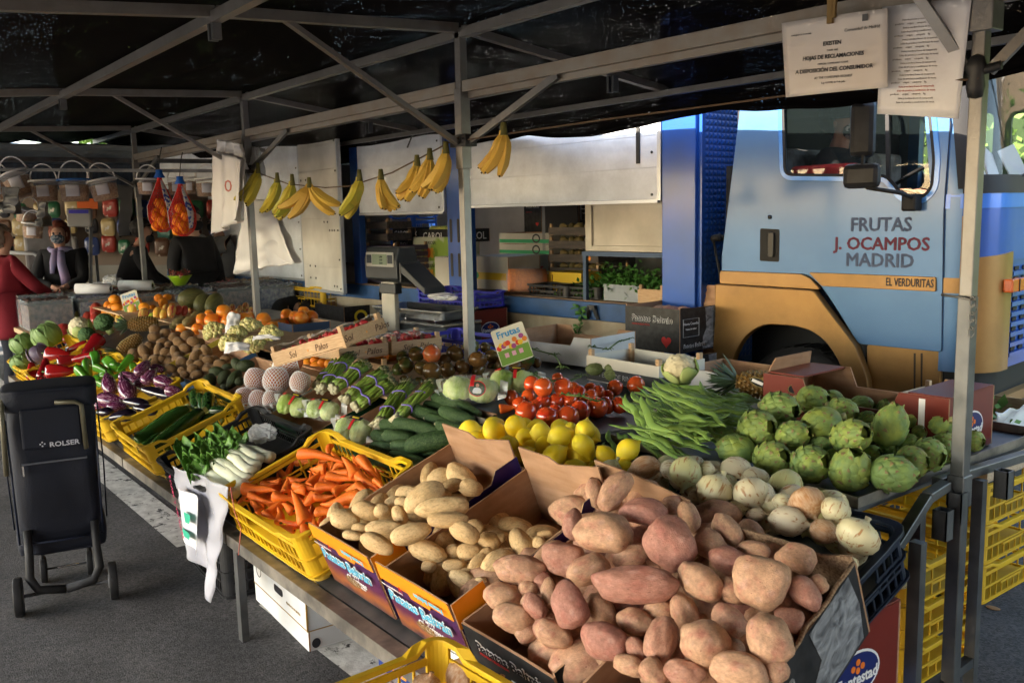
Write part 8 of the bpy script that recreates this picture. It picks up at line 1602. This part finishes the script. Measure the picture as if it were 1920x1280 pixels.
p=ony(505,600,3.95);person('person in a black jacket bending low behind the persimmons',p.x,p.y,0.15,1.80,black_c,jean,M('dark_hair',(.015,.012,.01),.7),0,lean=1.75,z0=-.10,arms=(((.05,-.25,1.5),(.1,-.22,1.75)),((.05,.25,1.5),(.1,.22,1.75))))
dr=KM@Vector((.66,.56,.0));_d=person('driver in a dark cap and black jacket sitting in the lorry cab',dr.x,dr.y,math.atan2(TD.y,TD.x),1.66,black_c,jean,M('dark_cap',(.012,.014,.016),.9),0,mask=M('checked_scarf',(.03,.03,.03),.9,c2=(.45,.43,.42),nscale=30,lo=.5,hi=.54),sit=True,z0=.62,arms=(((.2,-.24,1.12),(.42,-.14,1.16)),((.2,.24,1.12),(.42,.14,1.16))))
m=MB();m.add(*blob(3,lambda v:Vector((v.x*.125+.02,v.y*.112,max(-.01,v.z*.12)))),0,True);m.grid(lambda u,w:(.11+.08*w,(u-.5)*.17*(1-.4*w),.01-.02*w),6,4);m.build('cap',M('dark_cap',(.012,.014,.016),.9),_d,mat=Matrix.Translation((.02,0,1.65)))
nv=M('navy_canvas',(.0035,.005,.011),.7,c2=(.006,.008,.017),nscale=3,bump=.25,bscale=160)
o0=Vector((-4.37,.57,0));o1=Vector((-4.29,.96,0));xa=(o1-o0).normalized();W_=(o1-o0).length;ya=Vector((-xa.y,xa.x,0));TF_=MX((o0+o1)/2,xa,ya,Vector((0,0,1)));tr=thing('shopping_trolley','navy canvas shopping trolley with four black wheels beside the stall','trolley',mat=TF_)
def gridbag(x0,x1,z0,z1,y0,y1,nm,mat,sd=0,bulge=.02,taper=0):
 m=MB();v,f=blob(4,lambda v:Vector((math.copysign(abs(v.x)**.32,v.x),math.copysign(abs(v.y)**.36,v.y),math.copysign(abs(v.z)**.25,v.z))))
 v=[Vector(((x0+x1)/2+p.x*(x1-x0)/2*(1+taper*p.z)*(1+.03*nzv(p,1.4,sd)),(y0+y1)/2+p.y*(y1-y0)/2+.016*nzv(p,3,sd)+.012*nzv((p.x*2,p.y,p.z*6),2,sd),(z0+z1)/2+p.z*(z1-z0)/2))for p in v];m.add(v,f,0,True);return m.build(nm,mat,tr)
gridbag(-.175,.175,.27,.95,.03,.33,'bag',nv,1,taper=.04);gridbag(-.195,.195,.88,.985,.02,.345,'top_flap',nv,2);gridbag(-.185,.185,.22,.36,.05,.33,'bag_bottom',nv,3)
m=MB();m.tube([(-.168,.024,.30),(-.172,.022,.60),(-.176,.022,.86)],.005,6);m.tube([(.168,.024,.30),(.172,.022,.60),(.176,.022,.86)],.005,6);m.tube([(-.165,.022,.30),(0,.018,.295),(.165,.022,.30)],.005,6);m.build('piping',M('piping_navy',(.008,.012,.028),.5),tr)
for sx in(-1,1):m=MB();m.tube([(sx*.19,.10,.90),(sx*.196,.12,.6),(sx*.19,.14,.34)],.012,6,flat=.3);m.build('side_strap',M('piping_navy',(.008,.012,.028),.5),tr)
m=MB();m.box((-.12,.012,.72),(.12,.032,.90));pk=m.build('front_pocket',nv,tr,bevel=.012);m=MB();m.box((-.13,.012,.655),(.13,.022,.662));m.build('zip',M('zip_grey',(.08,.085,.10),.5),tr);m=MB();m.box((-.128,.004,.61),(-.122,.01,.655));m.build('zip_pull',stl,tr)
text('ROLSER',.030,M('silver_print',(.45,.45,.5),.4),tr,Matrix.Translation((.045,.0095,.735))@FRONT,off=.0006,sx=1.15)
m=MB()
for(a,b)in((-.05,.742),(-.042,.733),(-.033,.742),(-.042,.75)):m.box((a-.003,.008,b-.003),(a+.003,.0095,b+.003))
m.build('emblem',M('silver_print',(.45,.45,.5),.4),tr)
m=MB();m.tube([(-.19,.01,.62),(-.185,.01,.90),(-.18,.1,.97)],.011,8);m.tube([(.13,.004,.70),(.125,.004,.90),(.10,.01,.915),(.02,.012,.92)],.010,8);m.build('handle_bar',M('khaki_tube',(.10,.09,.06),.4,.3),tr)
for sx in(-1,1):
 m=MB();m.tube([(sx*.135,.03,.36),(sx*.135,.0,.25),(sx*.14,-.03,.16),(sx*.11,-.04,.105),(0,-.045,.09)],[.018,.018,.02,.02,.02],10);m.build('fork',rub,tr)
 m=MB();m.tube([(sx*.19-.018,-.03,.085),(sx*.19+.018,-.03,.085)],.085,26);w_=m.build('wheel',rub,tr,bevel=.006);m=MB();m.tube([(sx*.19-.021,-.03,.085),(sx*.19+.021,-.03,.085)],.03,14);m.build('hub',M('wheel_grey',(.12,.12,.13),.5),w_)
 m=MB();m.tube([(sx*.10-.014,.34,.062),(sx*.10+.014,.34,.062)],.062,22);m.build('wheel',rub,tr,bevel=.005);m=MB();m.tube([(sx*.10,.30,.28),(sx*.10,.33,.12),(sx*.10,.34,.062)],.01,8);m.build('fork',rub,tr)
m=MB();m.tube([(-.19,-.03,.085),(.19,-.03,.085)],.008,8);m.tube([(-.10,.34,.062),(.10,.34,.062)],.005,8);m.tube([(-.06,.20,.19),(.06,.20,.19)],.004,6);m.build('axle',stl,tr)
wb=carton('lidded_box','white lidded carton with gold edges on the ground under the table','carton',Matrix.Translation((-3.50,1.62,.0))@Matrix.Rotation(R(-3),4,'Z'),.62,.40,.20,white_card,lid=white_card)
gold_p=M('gold_edge',(.32,.19,.04),.4,.3);m=MB();w,d,z=.62,.40,.206
for(a,b)in(((-w/2,-d/2),(w/2,-d/2)),((w/2,-d/2),(w/2,d/2))):m.beam((a[0]*1.012,a[1]*1.012,z),(b[0]*1.012,b[1]*1.012,z),.006);m.beam((a[0]*1.012,a[1]*1.012,.085),(b[0]*1.012,b[1]*1.012,.085),.003)
m.beam((w/2+.003,-d/2-.003,.085),(w/2+.003,-d/2-.003,z-.003),.006);m.build('gold_line',gold_p,wb)
m=MB();slab(m,[(-w/2,.085),(w/2,.085),(w/2,.203),(-w/2,.203)],.003,onfront(d+.004),0,0);slab(m,[(-d/2,.085),(d/2,.085),(d/2,.203),(-d/2,.203)],.003,onright(w+.004),0,0);m.build('lid_rim',white_card,wb)
for Fm in(onright(w+.006,-.17,.03),onright(w+.006,.10,.03),onright(w+.006,-.05,.20)):plate('vent_hole',[ell(0,0,.018,.02)],ink_k,wb,Fm,.001)
plate('hand_hole',[rpoly([(-.05,-.016),(.05,-.016),(.05,.016),(-.05,.016)],.014)],ink_k,wb,onfront(d+.006,.0,.15),.001)
text('Eating different!',.028,gold_p,wb,onright(w+.006,-.06,.155),shear=.2);text('PERSIMON  D.O. RIBERA',.011,gold_p,wb,onright(w+.006,-.06,.13));text('PRODUCTO DE ESPAÑA',.014,gold_p,wb,onfront(d+.006,.17,.13));plate('stamp',[ell(-.24,.16,.03,.03),ell(-.24,.16,.026,.026)],ink_k,wb,onfront(d+.006),.001)
bw=M('blue_white_carton',(.46,.49,.54),.5,c2=(.03,.08,.35),nscale=7,lo=.5,hi=.53)
t=carton('fruit_carton','blue and white fruit carton with green patch under the chard','carton',Matrix.Translation((-4.15,1.55,.28))@Matrix.Rotation(R(-4),4,'Z'),.50,.40,.18,bw);plate('logo_oval',[ell(0,0,.09,.035)],M('logo_blue',(.01,.02,.13),.4),t,onright(.5,0,.06),.002);text('LA ERTO',.045,ink_w,t,onright(.5,0,.06)@Matrix.Translation((0,0,.001)));text('LA ERTO',.045,ink_w,t,onfront(.4,.1,.06))
crate('black crate standing under the blue and white carton',Matrix.Translation((-4.15,1.55,.0))@Matrix.Rotation(R(-4),4,'Z'),.54,.42,.26,blk,None,rows=4)
t=carton('fruit_carton','navy and green melon carton behind the white lidded carton','carton',Matrix.Translation((-3.62,2.05,.20)),.60,.40,.20,M('navy_print',(.02,.04,.09),.5));text('LONA',.10,M('pale_blue_print',(.3,.45,.6),.5),t,onfront(.4,-.05,.1));m=MB();m.prism([onfront(.4)@Vector(q_+(.001,))for q_ in((-.3,.02),(-.18,.02),(-.24,.16))],(0,-.001,0));m.build('green_patch',gri,t);text('LONA',.08,M('pale_blue_print',(.3,.45,.6),.5),t,onright(.6,0,.1))
crate('black crate holding up the navy melon carton',Matrix.Translation((-3.62,2.05,.0)),.6,.4,.18,blk,None,rows=2)
t=carton('fruit_carton','orange and blue persimmon carton on the ground under the purple cartons','carton',Matrix.Translation((-2.62,1.78,.0))@Matrix.Rotation(R(4),4,'Z'),.60,.42,.15,M('deep_blue_print',(.01,.03,.16),.45));m=MB();m.box((-.3,-.2125,.11),(-.1,-.2105,.15));m.build('orange_patch',orp,t)
text('PERSIMON',.045,ink_w,t,onfront(.42,.0,.085));
for i in range(9):m=MB();x=-.27+i*.06;m.prism([onfront(.42)@Vector(q_+(.001,))for q_ in((x,.02),(x+.03,.02),(x+.045,.045),(x+.015,.045))],(0,-.001,0));m.build('orange_mark',orp,t)
t=carton('fruit_carton','dark red carton standing on the ground under the courgettes','carton',Matrix.Translation((-5.25,2.0,.0)),.50,.36,.34,M('maroon_box_print',(.17,.022,.014),.32));
for i in range(3):carton('flat_carton','flat black carton, %s on the pile under the aubergines'%('lowest','middle one','topmost')[i],'carton',Matrix.Translation((-6.25+.03*i,2.1,.0+i*.13)),.6,.4,.115,dkp,group='flat black cartons under the table',lid=dkp)
crate('yellow crate of brown onions in the near foreground',Matrix.Translation((-1.50,.95,.45))@Matrix.Rotation(R(3),4,'Z'),.62,.42,.19,yel,None,cols=12)
crate('yellow crate supporting the foreground onion crate',Matrix.Translation((-1.50,.95,.225))@Matrix.Rotation(R(3),4,'Z'),.62,.42,.20,yel,None,cols=12);crate('lowest yellow crate of the foreground stack',Matrix.Translation((-1.50,.95,.0))@Matrix.Rotation(R(3),4,'Z'),.62,.42,.20,yel,None,cols=12)
for i,(px,py,r)in enumerate(((872,1268,38),(800,1290,30),(930,1300,34),(860,1330,40))):
 p=onz(px,py,.58);o=link('onion',PRODUCE['brown_onion'][0][0],None,frame(p,(.3,.2,1),(1,0,0))@Matrix.Scale(r*depth(p)/FPX,4));tag(o,('brown onion with dry roots, the one in full view in the foreground crate','brown onion low at the left of the foreground crate','brown onion low at the right of the foreground crate','brown onion at the very bottom edge of the picture')[i],'onion','brown onions in the foreground crate')
for i in range(3):crate('yellow crate, %s of the stack behind the table legs'%('lowest','middle one','topmost')[i],Matrix.Translation((-1.88,3.12,i*.155)),.66,.48,.135,yel,'stack of yellow crates behind the table legs',cols=10,horn=.02,rows=2)
for i in range(3):crate('yellow crate, %s of the stack at the right picture edge'%('lowest','middle one','topmost')[i],Matrix.Translation((-2.02,4.05,i*.175)),.60,.56,.155,yel,'stack of yellow crates at the right edge',cols=10,horn=.02,rows=2)
for i in range(2):wood_crate('vegetable_crate','pale wooden vegetable crate, %s of two on the yellow stack'%('lower','upper')[i],Matrix.Translation((-2.0,4.05,.535+i*.15)),.56,.54,.115,M('pale_crate_wood',(.50,.38,.25),.75,c2=(.36,.26,.16),nscale=5,stretch=(3,30,30)),group='pale wooden crates at the right edge')
herb('celery_leaves','green leafy tops poking out of the upper pale wooden crate',Vector((-1.95,3.9,.80)),.25,.25,.06,240,8,'leaves',s=.035,mat=M('celery_green',(.12,.25,.05),.6))
m=MB();m.grid(lambda u,v:(-1.70+.012*math.sin(v*9+u*5),3.77+.56*u,.84-.16*v+.02*nzv((u*4,v*3,2),2,1)),20,8);tag(m.build('plastic_wrap',fold,solid=.001),'torn clear plastic wrapped round the pale wooden crates','plastic wrap')
for i,(px,py)in enumerate(((1665,1073),(1685,1082),(1672,1070))):p=onz(px,py,.42);o=link('onion',PRODUCE['onion'][0][0],None,frame(p,(0,.3,1),(1,0,0))@Matrix.Scale(.045,4));tag(o,'white onion lying in the top crate of the stack behind the legs','onion','onions in the crate behind the legs')
font_box(Matrix.Translation((-1.47,2.03,.40))@Matrix.Rotation(R(-2),4,'Z'),.5,.38,.25,'dark red orange carton low under the near end of the table',opened=False)
crate('blue crate on the ground under the near end of the table',Matrix.Translation((-1.5,2.03,.0)),.5,.42,.375,M('mid_blue_plastic',(.03,.12,.5),.45),None)
bgm=M('grey_film_bag',(.60,.60,.66),.25,alpha=.62,bump=.6,bscale=8,c2=(.5,.5,.56),nscale=3)
q4=[(322,872),(432,912),(402,1128),(356,1020)];Yb=1.19
Q=[ony(x,y,Yb)for x,y in q4];t=thing('hanging_bag','clear plastic bag with red and green print hanging from the chard crate','plastic bag',mat=Matrix.Translation(Q[0]));m=MB();m.grid(lambda u,v:(Q[0].lerp(Q[1],u)).lerp(Q[3].lerp(Q[2],u),v)-Q[0]+Vector((0,-.02*math.sin(u*9)*(.4+v)-.015*nzv((u*4,v*5,1),1.5,1),0)),24,30);m.build('bag_sheet',bgm,t,solid=.001)
def bagp(u,v,dy=.045):return Q[0].lerp(Q[1],u).lerp(Q[3].lerp(Q[2],u),v)-Q[0]+Vector((0,-dy,0))
m=MB();m.grid(lambda a,b:bagp(.28+.42*a,.16+.55*b,.042+.012*math.sin(a*7)),8,10);m.build('white_panel',M('bag_white',(.62,.62,.66),.4),t)
for(u0,v0,mt,w0,h0)in((.52,.40,gri,.16,.10),(.48,.58,gri,.22,.07)):m=MB();m.grid(lambda a,b:bagp(u0+(a-.5)*w0*(1-.3*b),v0+(b-.5)*h0,.0575+.003*math.sin(a*7)),6,6);m.build('green_print',M('bag_green',(.03,.35,.22),.5),t)
tq=frame(Vector(bagp(.30,.36,.060)),(Q[3]-Q[0]),(0,-1,0));text('Frutas y verduras',.040,M('bag_red',(.45,.05,.12),.5),t,tq)
m=MB();m.tube([ony(432,912,1.18),ony(440,960,1.185),ony(452,990,1.19),ony(447,1040,1.195)],.002,5);tag(m.build('string',M('pink_string',(.5,.15,.12),.8)),'thin pink string trailing from the chard crate','string')
m=MB();v,f=blob(2,lambda v:Vector((v.x*.03,v.y*.02,.003+v.z*.002)));p=onz(1862,1140,0);m.add(v,f,0,True);tag(m.build('dry_leaf',M('dry_leaf_brown',(.25,.14,.06),.8),mat=Matrix.Translation(p)),'dry brown leaf on the tarmac beside the yellow stack','leaf')
# ================================================================== BACKGROUND
hg=M('hedge_leaf',(.06,.13,.02),.6,c2=(.12,.2,.04),nscale=1.5)
q=random.Random(5);m=MB()
for i in range(11000):
 p=Vector((q.uniform(-14,9),q.uniform(0,.7),q.uniform(.1,3.0 if q.random()<.6 else 3.7)));p.y=.35+(p.y-.35)*(1 if q.random()<.5 else 1.3);a=Vector((q.uniform(-1,1),q.uniform(-1,1),q.uniform(-1,1))).normalized();b=a.cross(Vector((q.uniform(-1,1),q.uniform(-1,1),q.uniform(-1,1)))).normalized();k=q.uniform(.05,.10);m.add([p-a*k,p+b*k*.6,p+a*k,p-b*k*.6],[(0,1,2,3)])
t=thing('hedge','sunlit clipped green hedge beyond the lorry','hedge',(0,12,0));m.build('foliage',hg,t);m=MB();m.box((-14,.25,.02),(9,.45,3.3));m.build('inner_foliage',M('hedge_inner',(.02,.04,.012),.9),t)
t=thing('apartment_building','beige apartment block seen through the cab windows','building',(-4,30,0));m=MB();m.box((-22,0,0),(22,10,14));m.build('wall',M('beige_wall',(.24,.19,.13),.8,c2=(.20,.16,.11),nscale=.5),t)
for i in range(9):
 for j in range(4):m=MB();m.box((-20+i*4.6,-.06,1.2+j*3.2),(-18+i*4.6,-.005,2.8+j*3.2));w_=m.build('window',M('dark_glass',(.05,.055,.06),.1,spec=1),t);m=MB();m.box((-20.1+i*4.6,-.09,1.08+j*3.2),(-17.9+i*4.6,-.003,1.195+j*3.2));m.build('sill',ink_w,w_)
t=thing('plane_tree','bare winter tree standing beyond the hedge','tree',(-3.2,15,0));m=MB();q=random.Random(9)
def br(p,d,L,r,n):
 e=p+d*L;m.tube([p,p+d*L*.5+Vector((q.uniform(-.05,.05),q.uniform(-.05,.05),0))*L,e],[r,r*.85,r*.65],6 if n>2 else 4)
 if n:
  for _ in range(3 if n>1 else 2):br(e,(d+Vector((q.uniform(-.8,.8),q.uniform(-.8,.8),q.uniform(-.1,.6)))).normalized(),L*q.uniform(.6,.85),r*.6,n-1)
m.tube([(0,0,0),(0,0,2.2)],[.16,.13],10);m.build('trunk',M('bark',(.12,.09,.07),.9),t);m=MB();br(Vector((0,0,2.2)),Vector((0,0,1)),1.4,.12,5);m.build('branches',M('bark',(.12,.09,.07),.9),t)
for i,x in enumerate((-22,-17)):
 t=thing('plane_tree',('dark evergreen tree far behind the nuts stall','second evergreen tree behind the cream van')[i],'tree',(x,-1+i*7,0));m=MB();m.tube([(0,0,0),(0,0,3)],[.25,.18],10);m.build('trunk',M('bark',(.12,.09,.07),.9),t);m=MB()
 for k in range(3500):
  d=Vector((q.gauss(0,1),q.gauss(0,1),q.gauss(0,1))).normalized()*q.uniform(.5,1)**.5;p=Vector((d.x*2.4,d.y*2.4,4.2+d.z*2.3))*(1+.0)+Vector((0,0,.5*noise.noise(d*2)));a=Vector((q.uniform(-1,1),q.uniform(-1,1),q.uniform(-1,1))).normalized();b=a.orthogonal().normalized();s_=q.uniform(.08,.18);m.add([p-a*s_,p+b*s_*.6,p+a*s_,p-b*s_*.6],[(0,1,2,3)])
 m.build('crown',hg,t)
t=thing('sky_blocker_building','unseen brick building added behind the camera to block sky light','building',(8.5,-4,0));m=MB();m.box((0,-16,0),(8,9,9));m.build('wall',M('brown_brick',(.20,.13,.09),.9,c2=(.16,.10,.07),nscale=2),t)  # added out of view to cut skylight from behind, so light comes from the left
for i in range(7):
 for j in range(3):m=MB();m.box((-.06,-14+i*3.2,1+j*2.8),(-.005,-12.6+i*3.2,2.6+j*2.8));m.build('window',M('dark_glass',(.05,.055,.06),.1,spec=1),t)
